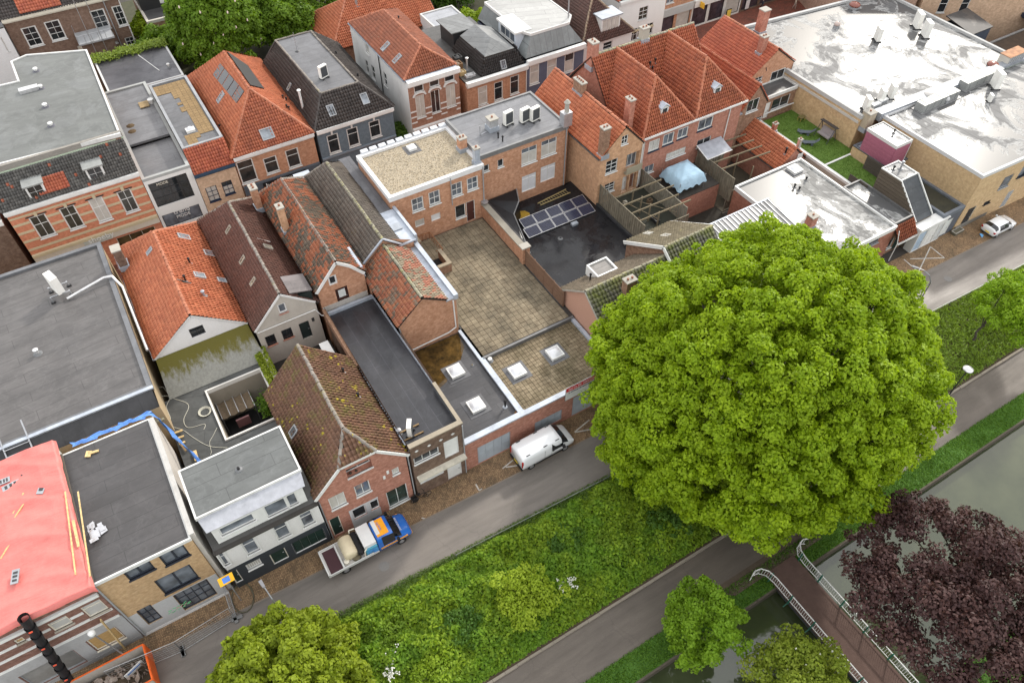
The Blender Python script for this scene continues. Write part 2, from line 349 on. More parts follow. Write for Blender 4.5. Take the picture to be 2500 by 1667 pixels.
class House:
    def __init__(s, name, label, cat, P, z0, z1, wall, group=None):
        if isinstance(P, tuple): P = rect(*P)
        cx = sum(p[0] for p in P)/len(P); cy = sum(p[1] for p in P)/len(P)
        s.root = thing(name, label, cat, (cx, cy, z0), group); s.P = P; s.z0 = z0; s.z1 = z1; s.wall = wall
        s.tops = {}; s.holes = {}; s.bot = {}
    def fr(s, i):
        a = Vector((*s.P[i], 0)); b = Vector((*s.P[(i+1) % len(s.P)], 0)); d = b-a; L = d.length; d /= L
        return a, d, Vector((d.y, -d.x, 0)), L
    def uz(s, i, f, x, y):
        a, d, n, L = s.fr(i); h = hit(f, x, y, a, n); return (h-a).dot(d), h.z
    def px(s, i, f, xa, ya, xb, yb):
        u0, z1 = s.uz(i, f, xa, ya); u1, z0 = s.uz(i, f, xb, yb); return min(u0, u1), max(u0, u1), min(z0, z1), max(z0, z1)
    def win(s, i, f, xa, ya, xb, yb, **k): return s.wuz(i, *s.px(i, f, xa, ya, xb, yb), **k)
    def wuz(s, i, u0, u1, z0, z1, frame=None, nx=1, ny=2, ys=None, gl=None, fw=.07, rec=.1, sill=None, name='window', cur=0, pane='pane', bars=.045, lab=None, surround=None):
        a, d, n, L = s.fr(i); frame = frame or WHITE
        u0 = max(u0, .05); u1 = min(u1, L-.05); z0 = max(z0, s.z0+.03)
        if i not in s.tops: z1 = min(z1, s.z1-.22)
        if u1-u0 < .15 or z1-z0 < .15: return None
        hs = s.holes.setdefault(i, [])
        for h in hs:
            if u0 < h[1]+.03 and u1 > h[0]-.03 and z0 < h[3]+.03 and z1 > h[2]-.03: return None
        hs.append((u0, u1, z0, z1, rec))
        W = lambda u, z, dep: a+d*u+n*dep+Vector((0,0,z))
        mb = MB()
        def bar(ua, ub, za, zb, d0=-rec-.05, d1=-rec+.04):
            mb.obox(W((ua+ub)/2, (za+zb)/2, (d0+d1)/2), d*((ub-ua)/2), Vector((0,0,(zb-za)/2)), n*((d1-d0)/2))
        bar(u0+.001, u0+fw, z0+.001, z1-.001); bar(u1-fw, u1-.001, z0+.001, z1-.001); bar(u0+fw, u1-fw, z0+.001, z0+fw*1.1); bar(u0+fw, u1-fw, z1-fw, z1-.001)
        xs = [u0+fw+(u1-u0-2*fw)*k/nx for k in range(nx+1)]
        yr = ys or [k/ny for k in range(ny+1)]
        if ys: yr = [0]+list(ys)+[1]
        zs = [z0+fw*1.1+(z1-z0-fw*2.1)*k for k in yr]
        for x in xs[1:-1]: bar(x-bars/2, x+bars/2, zs[0], zs[-1], -rec-.045, -rec+.035)
        for z in zs[1:-1]: bar(xs[0], xs[-1], z-bars/2, z+bars/2, -rec-.04, -rec+.03)
        if surround: 
            q = .1
            for (ua, ub, za, zb) in ((u0-q, u0-.002, z0, z1+q), (u1+.002, u1+q, z0, z1+q), (u0-.002, u1+.002, z1+.002, z1+q)): mb.obox(W((ua+ub)/2, (za+zb)/2, .02), d*((ub-ua)/2), Vector((0,0,(zb-za)/2)), n*.035)
        w = part(name, mb, frame, s.root, label=lab)
        g0 = gl or GLASS; wc = cur and random.random() < cur; tr_row = random.random() < .5
        for xi in range(len(xs)-1):
            for zi in range(len(zs)-1):
                g = CURT if wc and not (tr_row and zi == len(zs)-2 and len(zs) > 2) else g0
                ua, ub, za, zb = xs[xi], xs[xi+1], zs[zi], zs[zi+1]
                part(pane, MB().obox(W((ua+ub)/2, (za+zb)/2, -rec-.02), d*((ub-ua)/2), Vector((0,0,(zb-za)/2)), n*.006), g, w)
        if sill is not False:
            part('sill', MB().obox(W((u0+u1)/2, z0-.04, .02), d*((u1-u0)/2+.06), Vector((0,0,.04)), n*.09), sill or frame, w)
        return w
    def door(s, i, f, xa, ya, xb, yb, m=None, name='door', **k):
        u0, u1, z0, z1 = s.px(i, f, xa, ya, xb, yb); return s.dooruz(i, u0, u1, z0, z1, m, name, **k)
    def dooruz(s, i, u0, u1, z0, z1, m=None, name='door', frame=None, rec=.08, panels=1, handle=True, lab=None):
        a, d, n, L = s.fr(i); hs = s.holes.setdefault(i, [])
        u0 = max(u0, .05); u1 = min(u1, L-.05); z0 = max(z0, s.z0+.02)
        for h in hs:
            if u0 < h[1]+.03 and u1 > h[0]-.03 and z0 < h[3]+.03 and z1 > h[2]-.03: return None
        hs.append((u0, u1, z0, z1, rec)); W = lambda u, z, dep: a+d*u+n*dep+Vector((0,0,z))
        mb = MB(); k = panels; g = .015
        for j in range(k):
            ua = u0+.06+(u1-u0-.12)*j/k+g/2; ub = u0+.06+(u1-u0-.12)*(j+1)/k-g/2
            mb.obox(W((ua+ub)/2, (z0+z1)/2-.02, -rec-.02), d*((ub-ua)/2), Vector((0,0,(z1-z0)/2-.04)), n*.03)
            if u1-u0 < 1.6 or k > 2: mb.obox(W((ua+ub)/2, z0+(z1-z0)*.32, -rec+.012), d*((ub-ua)*.36), Vector((0,0,(z1-z0)*.2)), n*.012)
        o = part(name, mb, m or GREENP, s.root, label=lab)
        fb = MB()
        for ua, ub, za, zb in ((u0, u0+.06, z0, z1), (u1-.06, u1, z0, z1), (u0+.06, u1-.06, z1-.06, z1)): fb.obox(W((ua+ub)/2, (za+zb)/2, -rec), d*((ub-ua)/2-.001), Vector((0,0,(zb-za)/2-.001)), n*.05)
        part('frame', fb, frame or WHITE, o)
        if handle: part('handle', MB().obox(W(u0+(u1-u0)*.82, z0+1.0, -rec+.05), d*.06, Vector((0,0,.02)), n*.03), ALU, o)
        return o
    def panel(s, i, f, xa, ya, xb, yb, m, name='panel', dep=.04, label=None):
        u0, u1, z0, z1 = s.px(i, f, xa, ya, xb, yb); return s.paneluz(i, u0, u1, z0, z1, m, name, dep, label)
    def paneluz(s, i, u0, u1, z0, z1, m, name='panel', dep=.04, label=None, base=.004):
        a, d, n, L = s.fr(i); c = a+d*((u0+u1)/2)+n*(base+dep/2)+Vector((0,0,(z0+z1)/2))
        return part(name, MB().obox(c, d*((u1-u0)/2), Vector((0,0,(z1-z0)/2)), n*(dep/2)), m, s.root, label=label)
    def gable(s, i, zr, ur=None, zl=None, zr2=None, pts=None):
        L = s.fr(i)[3]; s.tops[i] = pts or [(L, zr2 or s.z1), (L/2 if ur is None else ur, zr), (0, zl or s.z1)]
    def done(s, sides=None, mats=None):
        mb = MB(); F = {}
        for i in range(len(s.P)):
            if sides is not None and i not in sides: continue
            a, d, n, L = s.fr(i); t = s.tops.get(i) or [(L, s.z1), (0, s.z1)]
            b = s.bot.get(i, s.z0)
            outer = [(0, b), (L, b)]+list(t); m2 = mb
            if mats and i in mats: m2 = F.setdefault(mats[i], MB())
            loops = [[Vector((u, z, 0)) for u, z in outer]]
            for (u0, u1, z0, z1, rec) in s.holes.get(i, []):
                loops.append([Vector((u0, z0, 0)), Vector((u0, z1, 0)), Vector((u1, z1, 0)), Vector((u1, z0, 0))])
            flatp = [p for lp in loops for p in lp]; W = lambda u, z, dep=0.: a+d*u+n*dep+Vector((0,0,z))
            if len(loops) == 1: m2.add([W(p.x, p.y) for p in flatp], [tuple(range(len(flatp)))])
            else:
                tris = []
                for tr in tessellate_polygon(loops):
                    A, B, Cc = (flatp[k] for k in tr)
                    if (B.x-A.x)*(Cc.y-A.y)-(B.y-A.y)*(Cc.x-A.x) < 0: tr = tr[::-1]
                    tris.append(tuple(tr))
                m2.add([W(p.x, p.y) for p in flatp], tris)
            for (u0, u1, z0, z1, rec) in s.holes.get(i, []):
                c = [(u0, z0), (u1, z0), (u1, z1), (u0, z1)]
                m2.add([W(u, z) for u, z in c]+[W(u, z, -rec-.06) for u, z in c], [(0,1,5,4), (1,2,6,5), (2,3,7,6), (3,0,4,7), (4,5,6,7)])
        if mb.v: part('wall', mb, s.wall, s.root)
        for m, b in F.items(): part('wall', b, m, s.root)
        return s.root
def skin(h, i, ua, ub, za, zb, m, name, dep=.03):
    cur = ua
    for (u0, u1, b0, b1) in sorted([(q[0]-.01, q[1]+.01, q[2]-.01, q[3]+.01) for q in h.holes.get(i, []) if q[0] < ub and q[1] > ua and q[2] < zb and q[3] > za]):
        if u0 > cur: h.paneluz(i, cur, u0, za, zb, m, name, dep)
        if b0 > za+.05: h.paneluz(i, u0, u1, za, b0, m, name, dep)
        if b1 < zb-.05: h.paneluz(i, u0, u1, b1, zb, m, name, dep)
        cur = u1
    if ub > cur: h.paneluz(i, cur, ub, za, zb, m, name, dep)
def chimney(root, x, y, z0, z1, w=.55, d=.8, m=None, pots=2, capm=None, along='x'):
    m = m or BRICK_DK; a, b = (d, w) if along == 'x' else (w, d)
    o = part('chimney', MB().box(x-a/2, x+a/2, y-b/2, y+b/2, z0, z1), m, root)
    part('cap', MB().box(x-a/2-.06, x+a/2+.06, y-b/2-.06, y+b/2+.06, z1, z1+.12), capm or CONC, o)
    part('flashing', MB().box(x-a/2-.09, x+a/2+.09, y-b/2-.09, y+b/2+.09, z0, z0+.5), LEAD, o)
    for k in range(pots):
        t = (k+.5)/pots-.5; px, py = (x+t*a*.9, y) if along == 'x' else (x, y+t*b*.9)
        part('chimney_pot', MB().lathe((px, py, z1+.12), [(.1, 0), (.1, .16), (.07, .17)], 8), paint((.24,.1,.06)), o)
    return o
def gutter(root, p, q, m=None, w=.14, h=.12): return part('gutter', MB().beam(p, q, w, h), m or GREYP, root)
def pipe(root, pts, r=.05, m=None, name='drainpipe'): return part(name, MB().tube(pts, r, 6), m or GREYP, root)
def vent(root, p, h=.6, r=.07, m=None, cap=True, base=True, bm=None):
    p = V3(p); mb = MB().cyl(p-Vector((0,0,.3)), p+Vector((0,0,h)), r, r, 8)
    if cap: mb.lathe(p+Vector((0,0,h)), [(r*1.7, 0), (r*1.7, .1), (r*.6, .17)], 8)
    o = part('vent_pipe', mb, m or BLACK, root)
    if base: part('collar', MB().lathe(p, [(r*2.8, 0), (r*2.5, .04), (r*1.3, .09)], 10), bm or lead((.15,.155,.16)), o)
    return o
def roof_window(root, pts_pl, c, w, l, m=None, gl=None, up=.09, name='roof_window'):
    """tilted skylight lying on the roof plane given by three points, centre c, width w across, length l up the slope"""
    A, B, Cp = (V3(p) for p in pts_pl); n = (B-A).cross(Cp-A).normalized()
    if n.z < 0: n = -n
    eu = Vector((0,0,1)).cross(n); eu = eu.normalized() if eu.length > 1e-3 else Vector((1,0,0)); ev = n.cross(eu); c = V3(c)
    mb = MB(); t = .09
    for (cu, cv, hu, hv) in ((0, l/2-t/2, w/2, t/2), (0, -l/2+t/2, w/2, t/2), (w/2-t/2, 0, t/2, l/2-t), (-w/2+t/2, 0, t/2, l/2-t)):
        mb.obox(c+eu*cu+ev*cv+n*(up+.03), eu*hu, ev*hv, n*.09)
    o = part(name, mb, m or GREYP, root)
    part('pane', MB().obox(c+n*(up+.05), eu*(w/2-t), ev*(l/2-t), n*.02), gl or SKYGL, o)
    return o
def plane_pt(f, x, y, pts):
    A, B, Cp = (V3(p) for p in pts[:3]); return hit(f, x, y, A, (B-A).cross(Cp-A))
def rw(root, pts, f, x, y, w=.75, l=1.1, **k): return roof_window(root, pts[:3], plane_pt(f, x, y, pts), w, l, **k)
def rvent(root, pts, f, x, y, **k): return vent(root, plane_pt(f, x, y, pts), **k)
SKYGL = glass((.16,.18,.2), .12)
BRICK_DK = brick(S(164,130,106), S(134,102,82)); BRICK_OR = brick(S(202,156,126), S(178,130,100)); BRICK_RD = brick(S(190,136,116), S(164,112,94)); BRICK_YE = brick(S(212,170,134), S(190,148,114)); BRICK_BR = brick(S(126,104,88), S(104,82,68)); BRICK_SA = brick(S(216,186,158), S(196,166,138))
RIDGE_OR = tilemat((.34,.115,.06),(.42,.15,.075)); RIDGE_GR = tilemat((.16,.14,.12),(.24,.21,.18), moss=.25); RIDGE_MO = tilemat((.2,.19,.14),(.28,.26,.19), moss=.5)
T_OR = tilemat((.42,.12,.055),(.52,.17,.08), dark=.32)                 # fresh orange
T_OR2 = tilemat((.33,.095,.05),(.44,.135,.065), dark=.5, moss=.12)       # older orange
T_RED = tilemat((.36,.09,.05),(.46,.13,.065), dark=.35)
T_BRN = tilemat((.105,.05,.038),(.15,.07,.052), dark=.3)                  # brown glazed
T_GRY = tilemat((.115,.1,.085),(.17,.145,.12), dark=.4, moss=.15, mossc=(.13,.11,.06))
T_DK = tilemat((.04,.034,.032),(.065,.055,.05), dark=.3)
T_SLATE = tilemat((.06,.058,.055),(.125,.12,.11), dark=.3, spark=.025)
T_MIX = tilemat((.3,.1,.05),(.38,.135,.065), dark=.5, patch=.24, patchc=(.085,.066,.048), moss=.1)
T_MIX2 = tilemat((.3,.1,.055),(.38,.15,.075), dark=.4, patch=.06, patchc=(.12,.085,.06))
T_MOSS = tilemat((.13,.065,.04),(.185,.095,.058), dark=.4, moss=.45, mossc=(.085,.07,.02), lich=1.)
T_GREEN = tilemat((.13,.125,.1),(.2,.19,.15), dark=.3, moss=.62, mossc=(.11,.12,.035))
def gable_roof(h, x0, x1, y0, y1, ze, xr, zr, m, rm, ov=.12, zeR=None, hipb=0., hipf=0., tw=.26, tl=.35, ovf=.05):
    """two slopes with the ridge along y; hipb / hipf: how far the ridge stops short of the back / front wall"""
    zeR = ze if zeR is None else zeR; y0 -= ovf; rt = h.root if isinstance(h, House) else h
    kl = (zr-ze)/(xr-x0); kr = (zr-zeR)/(x1-xr)
    A = Vector((x0-ov, y0, ze-ov*kl)); B = Vector((x0-ov, y1, ze-ov*kl)); Cc = Vector((x1+ov, y1, zeR-ov*kr)); D = Vector((x1+ov, y0, zeR-ov*kr))
    E = Vector((xr, y0+hipf, zr)); F = Vector((xr, y1-hipb, zr))
    slope(rt, [A, E, F, B], m, tw=tw, tl=tl); slope(rt, [D, Cc, F, E], m, tw=tw, tl=tl)
    ridge(rt, E, F, rm)
    if hipb: slope(rt, [B, F, Cc], m, tiles=True); ridge(rt, B, F, rm); ridge(rt, Cc, F, rm)
    if hipf: slope(rt, [A, D, E], m, tw=tw, tl=tl); ridge(rt, A, E, rm); ridge(rt, D, E, rm)
    return [A, E, F], [D, Cc, F]
# ---------------------------------------------------------------- the setting
def sheet(name, pts, z, m, kind='structure', thick=0.):
    mb = MB().poly([(x, y, z) for x, y in pts]); o = solo(name, mb, m, kind=kind); return o
@cached
def asphalt(c=(.17,.15,.132), wet=0.):
    t = NT('asphalt', .62, .4); p = t.pos(); st = t.noise(.5, 6, .7, t.scaled(p, (.18, 1.2, 1)))
    c1 = t.mix(t.rng(st, .32, .7), tuple(v*.72 for v in c), tuple(v*1.35 for v in c)); c1 = t.mix(t.rng(t.noise(26, 3), .3, .75, 0, .55), c1, tuple(v*.55 for v in c)); c1 = t.mix(t.rng(t.noise(.16, 5), .5, .75, 0, .5), c1, tuple(v*.5 for v in c))
    v = t.n('TexVoronoi', {'Vector': t.n('VectorMath', {0: p, 1: t.n('VectorMath', {0: t.noise(1.2, 3, out=1), 1: (.9,.9,0)}, operation='MULTIPLY')}, operation='ADD'), 'Scale': .22}, 0, feature='DISTANCE_TO_EDGE'); c1 = t.mix(t.rng(v, 0, .01, .22, 0), c1, tuple(q*.4 for q in c))
    t.col(c1); t.set('Roughness', t.rng(st, .3, .7, .68, .42)); t.bump(t.noise(30, 2), .3, .01); return t.m
@cached
def clinker(c1=S(164,134,100), c2=S(120,95,70), mo=(.03,.026,.02), rot=45, stain=(.03,.03,.02)):
    t = NT('clinker_paving', .75, .35); p = t.pos(); r = t.n('VectorRotate', {'Vector': p, 'Angle': R(rot)}, rotation_type='Z_AXIS')
    k = t.math('GREATER_THAN', t.math('FRACT', t.math('MULTIPLY', t.n('SeparateXYZ', {0: r}, 0), 2.4)), .5)
    b1 = t.n('TexBrick', {'Vector': r, 'Scale': 1., 'Mortar Size': .012, 'Brick Width': .21, 'Row Height': .105, 'Color1': C4(c1), 'Color2': C4(c2), 'Mortar': C4(mo)})
    b2 = t.n('TexBrick', {'Vector': t.n('VectorRotate', {'Vector': r, 'Angle': R(90)}, rotation_type='Z_AXIS'), 'Scale': 1., 'Mortar Size': .012, 'Brick Width': .21, 'Row Height': .105, 'Color1': C4(c1), 'Color2': C4(c2), 'Mortar': C4(mo)})
    c = t.mix(k, b1, b2); c = t.mix(t.rng(t.noise(.7, 6, .7), .45, .75, 0, .75), c, stain); c = t.mix(t.rng(t.noise(6, 4), .4, .8, 0, .4), c, tuple(v*.5 for v in c2)); t.col(c); t.bump(t.noise(20, 2), .3, .01); return t.m
ASPH = asphalt(); PATH = asphalt((.112,.093,.076))
solo('ground', MB().poly([(-400,21.9,-.06),(500,21.9,-.06),(500,700,-.06),(-400,700,-.06)]), ground((.05,.045,.04),(.085,.075,.065)), kind='structure')
def elow(x): return 23.75-.034*(x-5)
def emid(x): return 27.85-.028*(x+5)
XS = list(range(-40, 141, 4))
def band(name, lo, hi, z, m, kind='structure', zlo=None):
    mb = MB(); zz = z if zlo is None else zlo
    for a, b in zip(XS, XS[1:]): mb.poly([(a, lo(a), zz), (b, lo(b), zz), (b, hi(b), z), (a, hi(a), z)])
    return solo(name, mb, m, kind=kind)
band('road', elow, emid, 0., ASPH)
band('pavement', emid, lambda x: 29.75 if x < 60 else 28.75, .006, clinker())
mb = MB()
for a, b in zip(XS, XS[1:]): mb.add([(a, emid(a)-.06, .004), (b, emid(b)-.06, .004), (b, emid(b)+.06, .004), (a, emid(a)+.06, .004), (a, emid(a)-.06, .02), (b, emid(b)-.06, .02), (b, emid(b)+.06, .02), (a, emid(a)+.06, .02)], [(4,5,6,7),(0,1,5,4),(2,3,7,6)])
solo('kerb', mb, plaster((.2,.17,.14)), kind='structure')
mb = MB()
for a, b in zip(XS, XS[1:]): mb.add([(a, elow(a)-.14, -.1), (b, elow(b)-.14, -.1), (b, elow(b), -.1), (a, elow(a), -.1), (a, elow(a)-.14, .03), (b, elow(b)-.14, .03), (b, elow(b), .03), (a, elow(a), .03)], [(4,5,6,7),(0,1,5,4),(2,3,7,6)])
solo('road_edging', mb, plaster((.17,.16,.13)), kind='structure')
SOIL = ground((.05,.035,.022),(.09,.065,.04)); GRASSM = ground((.045,.11,.014),(.08,.17,.024), .8, .9, 20)
# bank between street and canal path
gx = np.linspace(-40, 120, 161); gt = np.linspace(0, 1, 15); vv = []; 
for t in gt:
    for x in gx:
        y = (elow(x)-.12)*(1-t)+14.45*t; z = -.05-.65*t+.25*math.sin(math.pi*t)*(1+.4*math.sin(x*.7+t*5)); vv.append((x, y, z))
ff = [(j*161+i, (j+1)*161+i, (j+1)*161+i+1, j*161+i+1) for j in range(14) for i in range(160)]
np_mesh('bank', vv, ff, SOIL, kind='structure', smooth=True)
solo('path', MB().poly([(-60,11.1,-.8),(140,11.1,-.8),(140,14.4,-.8),(-60,14.4,-.8)]), PATH, kind='structure')
mb = MB()
for x in np.arange(-20, 90, 1.0): mb.box(x+.01, x+.99, 14.38+random.uniform(-.02,.02), 14.56, -1., -.62+random.uniform(-.02,.02))
solo('path_kerb', mb, plaster((.24,.21,.17)), kind='structure')
vv = []; gx = np.linspace(-60, 140, 101)
for t in (0, .5, 1):
    for x in gx: vv.append((x, 11.12*(1-t)+9.35*t, -.79-.16*t+.05*math.sin(x*1.3)*(t == .5)))
np_mesh('grass_verge', vv, [(j*101+i, (j+1)*101+i, (j+1)*101+i+1, j*101+i+1) for j in range(2) for i in range(100)], GRASSM, kind='structure', smooth=True)
solo('quay_edge', MB().box(-60,140,9.22,9.36,-2.6,-.93), wood((.1,.085,.065)), kind='structure')
@cached
def watermat():
    t = NT('canal_water', .04, .6); t.col(t.mix(t.rng(t.noise(.25, 4), .35, .7), (.03,.04,.018), (.055,.065,.032))); t.set('IOR', 1.6); t.bump(t.noise(1.5, 3, vec=t.scaled(t.pos(), (1,1.6,1))), .05, .05); return t.m
solo('canal_water', MB().poly([(-80,-1.6,-1.85),(160,-1.6,-1.85),(160,9.3,-1.85),(-80,9.3,-1.85)]), watermat(), kind='structure')
solo('far_bank', MB().poly([(-80,-60,-.9),(160,-60,-.9),(160,-1.5,-.95),(-80,-1.5,-.95)]), GRASSM, kind='structure')
solo('far_quay_edge', MB().box(-80,160,-1.62,-1.48,-2.6,-.9), wood((.1,.085,.065)), kind='structure')
solo('canal_bed', MB().poly([(-80,-2,-2.55),(160,-2,-2.55),(160,10,-2.55),(-80,10,-2.55)]), SOIL, kind='structure')
solo('bridge_approach', MB().prism([(25.5,10.4,-.85),(34.4,10.4,-.85),(35.4,11.6,-.85),(24,11.6,-.85)], (0,0,.065)), ground((.07,.05,.035),(.11,.085,.06)), kind='structure')
# painted bay markings on the paving
WM = paint((.5,.48,.44), .8, .2, .4, nm='worn_road_paint')
def line(*pts, w=.11, z=.012):
    mb = MB()
    for i, (p, q) in enumerate(zip(pts, pts[1:])):
        d = (Vector((*q, 0))-Vector((*p, 0))).normalized()*w/2; n = Vector((-d.y, d.x, 0)); zz = Vector((0,0,z+.003*i))
        p3, q3 = Vector((*p, 0)), Vector((*q, 0)); mb.poly([p3+n+zz, p3-n+zz, q3-n+zz, q3+n+zz])
    return mb
def g2(f, x, y): p = at(f, x, y, 0); return (p.x, p.y)
solo('bay_marking', line(g2('k',890,1425), g2('k',1000,1335)), WM, kind='structure'); solo('bay_marking', line(g2('k',920,1412), g2('k',1035,1395)), WM, kind='structure')
solo('bay_marking', line(g2('k',1580,1075), g2('k',1720,960)), WM, kind='structure'); solo('bay_marking', line(g2('k',1580,1078), g2('k',1760,1045), z=.013), WM, kind='structure')
solo('bay_marking', line(g2('h',1490,745), g2('h',1595,835), g2('h',1640,740), g2('h',1680,655), g2('h',1780,735), g2('h',1535,742)), WM, kind='structure')
solo('bay_marking', line(g2('n',520,5), g2('n',548,55), g2('n',570,40)), WM, kind='structure'); solo('bay_marking', line(g2('n',95,270), g2('n',130,280)), WM, kind='structure')

# ---------------------------------------------------------------- leaves
def leaf_cards(P, Nn, size, seed=0, asp=.62):
    g = np.random.default_rng(seed); n = len(P); Nn = Nn/np.linalg.norm(Nn, axis=1)[:, None]
    r = g.normal(size=(n, 3)); a = np.cross(Nn, r); a /= np.linalg.norm(a, axis=1)[:, None]+1e-9; b = np.cross(Nn, a)
    s = (size*g.uniform(.65, 1.35, n))[:, None]
    V = np.stack([P-a*s*.5, P+b*s*asp*.5+Nn*s*.1, P+a*s*.5-Nn*s*.08, P-b*s*asp*.5+Nn*s*.1], 1).reshape(-1, 3)
    F = np.arange(n*4).reshape(-1, 4); return V, F
def clump_points(clumps, per, g, top=.35, shell=.55):
    out = []; nn = []; cr = []
    for (cx, cy, cz, r) in clumps:
        k = int(per*r*r); cr.append(np.full(k, g.random())); d = g.normal(size=(k, 3)); d /= np.linalg.norm(d, axis=1)[:, None]; d[:, 2] = np.where((d[:, 2] < -.2) & (g.random(k) < .75), -d[:, 2], d[:, 2])
        rr = r*(shell+(1-shell)*g.random(k)**.5)*(1+.16*np.sin(d[:, 0]*5+cx*3)*np.cos(d[:, 1]*6+cy*2))
        out.append(np.array([cx, cy, cz])+d*rr[:, None]*np.array([1, 1, .88])); nn.append(d*.75+g.normal(size=(k, 3))*.45+np.array([0, 0, top]))
    return np.concatenate(out), np.concatenate(nn), np.concatenate(cr)
def tree(name, label, base, trunk_h, trunk_r, clumps, per, size, m, bark=None, seed=1, group=None, limbs=8, cat='tree', flowers=None, shell=.55):
    g = np.random.default_rng(seed); root = thing(name, label, cat, base, group); b = V3(base)
    if not isinstance(clumps, np.ndarray): clumps = np.array(clumps)
    mb = MB(); top = b+Vector((0,0,trunk_h)); k = 5; pv = b
    for i in range(k):
        nx = b+Vector((.12*math.sin(i*1.7+seed), .12*math.cos(i*2.1+seed), trunk_h*(i+1)/k)); mb.cyl(pv, nx, trunk_r*(1-.11*i), trunk_r*(1-.11*(i+1)), 9); pv = nx
    for i in g.choice(len(clumps), min(limbs, len(clumps)), replace=False):
        c = Vector(clumps[i][:3]); s0 = b+Vector((0,0,trunk_h*g.uniform(.6, 1))); mid = s0.lerp(c, .5)+Vector((0,0,.3)); mb.cyl(s0, mid, trunk_r*.42, trunk_r*.28, 6); mb.cyl(mid, c, trunk_r*.28, trunk_r*.08, 6)
    part('trunk', mb, bark or BARK, root)
    P, Nn, cr = clump_points(clumps, per, g, shell=shell); V, F = leaf_cards(P, Nn, size, seed)
    np_mesh('crown', V, F, m, root, .55*g.random(len(F))+.45*cr, 'stuff')
    if flowers:
        fm, cnt, fs = flowers; idx = g.choice(len(P), cnt); P2 = P[idx]+Nn[idx]/np.linalg.norm(Nn[idx], axis=1)[:, None]*.12
        mb = MB()
        for p in P2: mb.lathe(p, [(fs*.5, 0), (fs*.45, fs*.8), (fs*.1, fs*1.6)], 5)
        part('blossom', mb, fm, root, kind='stuff')
    return root
BARK = ground((.06,.05,.04),(.11,.095,.075), 3, .95, 12, .6)
def dome(c, rx, ry, rz, n, r0, r1, seed, lo=-.35, jitter=.12, fill=.2):
    """clumps over an uneven dome, with some inside"""
    g = np.random.default_rng(seed); out = []; i = 0; ga = math.pi*(3-5**.5)
    for i in range(n):
        z = 1-(1-lo)*(i+.5)/n; q = math.sqrt(max(0, 1-z*z)); th = i*ga
        k = 1+g.normal()*jitter; out.append((c[0]+rx*q*math.cos(th)*k, c[1]+ry*q*math.sin(th)*k, c[2]+rz*z*k, g.uniform(r0, r1)))
    for i in range(int(n*fill)):
        d = g.normal(size=3); d /= np.linalg.norm(d); k = g.uniform(.3, .8); out.append((c[0]+rx*d[0]*k, c[1]+ry*d[1]*k, c[2]+rz*abs(d[2])*k*.8, g.uniform(r0, r1)*1.1))
    return np.array(out)
# ---------------------------------------------------------------- canal-side row, left to right
YF = 29.65
MEMB = bitumen((.055,.054,.055), R(0), 1.0); MEMB90 = bitumen((.05,.05,.052), R(90), 1.0)
# shuttered building under the red sheet
h = House('corner_house', 'striped brick corner house under renovation with a red sheeted roof', 'house', (-24,-12.75,YF,41.3), 0, 9.0, plaster((.45,.44,.42), .35))
BST = brick(S(140,104,90), S(118,84,72))
z_b = 3.9
for xa, ya, xb, yb in ((305,1020,600,1075),(600,910,890,945)): pass
for k, (xa, ya, xb, yb) in enumerate([(300,1025,605,1070),(595,905,895,955),(0,1150,215,1215)]):
    u0, u1, z0, z1 = h.px(0, 'l', xa, ya, xb, yb)
    h.wuz(0, u0, u1, max(z0, 4.4), min(z1, 7.0), frame=CREAM, nx=1, ny=1, ys=[.72], gl=paint((.42,.41,.39), .5) if k < 2 else wood((.42,.27,.12)), sill=plaster((.4,.36,.3)), lab='boarded upper window')
for xa, ya, xb, yb in [(0,1010,50,1010),(85,955,345,860),(420,810,690,715)]:
    u0, z1 = h.uz(0, 'l', xa, ya); u1, _ = h.uz(0, 'l', xb, yb); h.wuz(0, min(u0,u1), max(u0,u1), 8.05, 8.75, frame=wood((.4,.3,.18)), nx=2, ny=1, sill=False, name='attic_window')
h.wuz(0, 8.55, 10.4, 1.1, 3.0, frame=CREAM, nx=1, ny=1, gl=wood((.45,.29,.12)), lab='ground floor window boarded with plywood')
sh = h.wuz(0, 4.3, 7.6, .5, 2.8, frame=GREYP, nx=1, ny=1, gl=metal((.5,.52,.52), .4), sill=False, name='roller_shutter')
h.wuz(0, .8, 2.6, 1.0, 2.9, frame=CREAM, nx=1, ny=1, gl=wood((.45,.29,.12)))
for za, zb in ((4.05,4.3),(5.2,5.45),(6.3,6.55)):
    us = sorted([(q[0], q[1]) for q in h.holes[0] if q[2] < zb and q[3] > za]); cur = .02
    for (a0, a1) in us+[(11.2, 11.2)]:
        if a0-cur > .2: h.paneluz(0, cur, a0-.05, za, zb, WHITE, 'stone_band', .05)
        cur = a1+.05
h.paneluz(0, .02, 11.2, 7.55, 7.85, WHITE, 'cornice', .18)
h.paneluz(0, .02, 11.22, 0.01, .45, plaster((.3,.3,.3)), 'plinth', .05)
h.done(mats={0: BST})
# lower front is grey render: a proud skin with openings between
for u0, u1, z0, z1 in ((0.01,.74,.46,4.04),(2.66,4.24,.46,4.04),(7.66,8.49,.46,4.04),(10.46,11.23,.46,4.04),(.74,2.66,2.96,4.04),(4.24,7.66,2.86,4.04),(8.49,10.46,3.06,4.04),(.74,2.66,.46,.94),(8.49,10.46,.46,1.04)):
    h.paneluz(0, u0, u1, z0, z1, plaster((.36,.36,.36), .4), 'render', .03)
flat_roof(h.root, rect(-24,-12.8,YF+.1,41.2), 9.0, DECK)
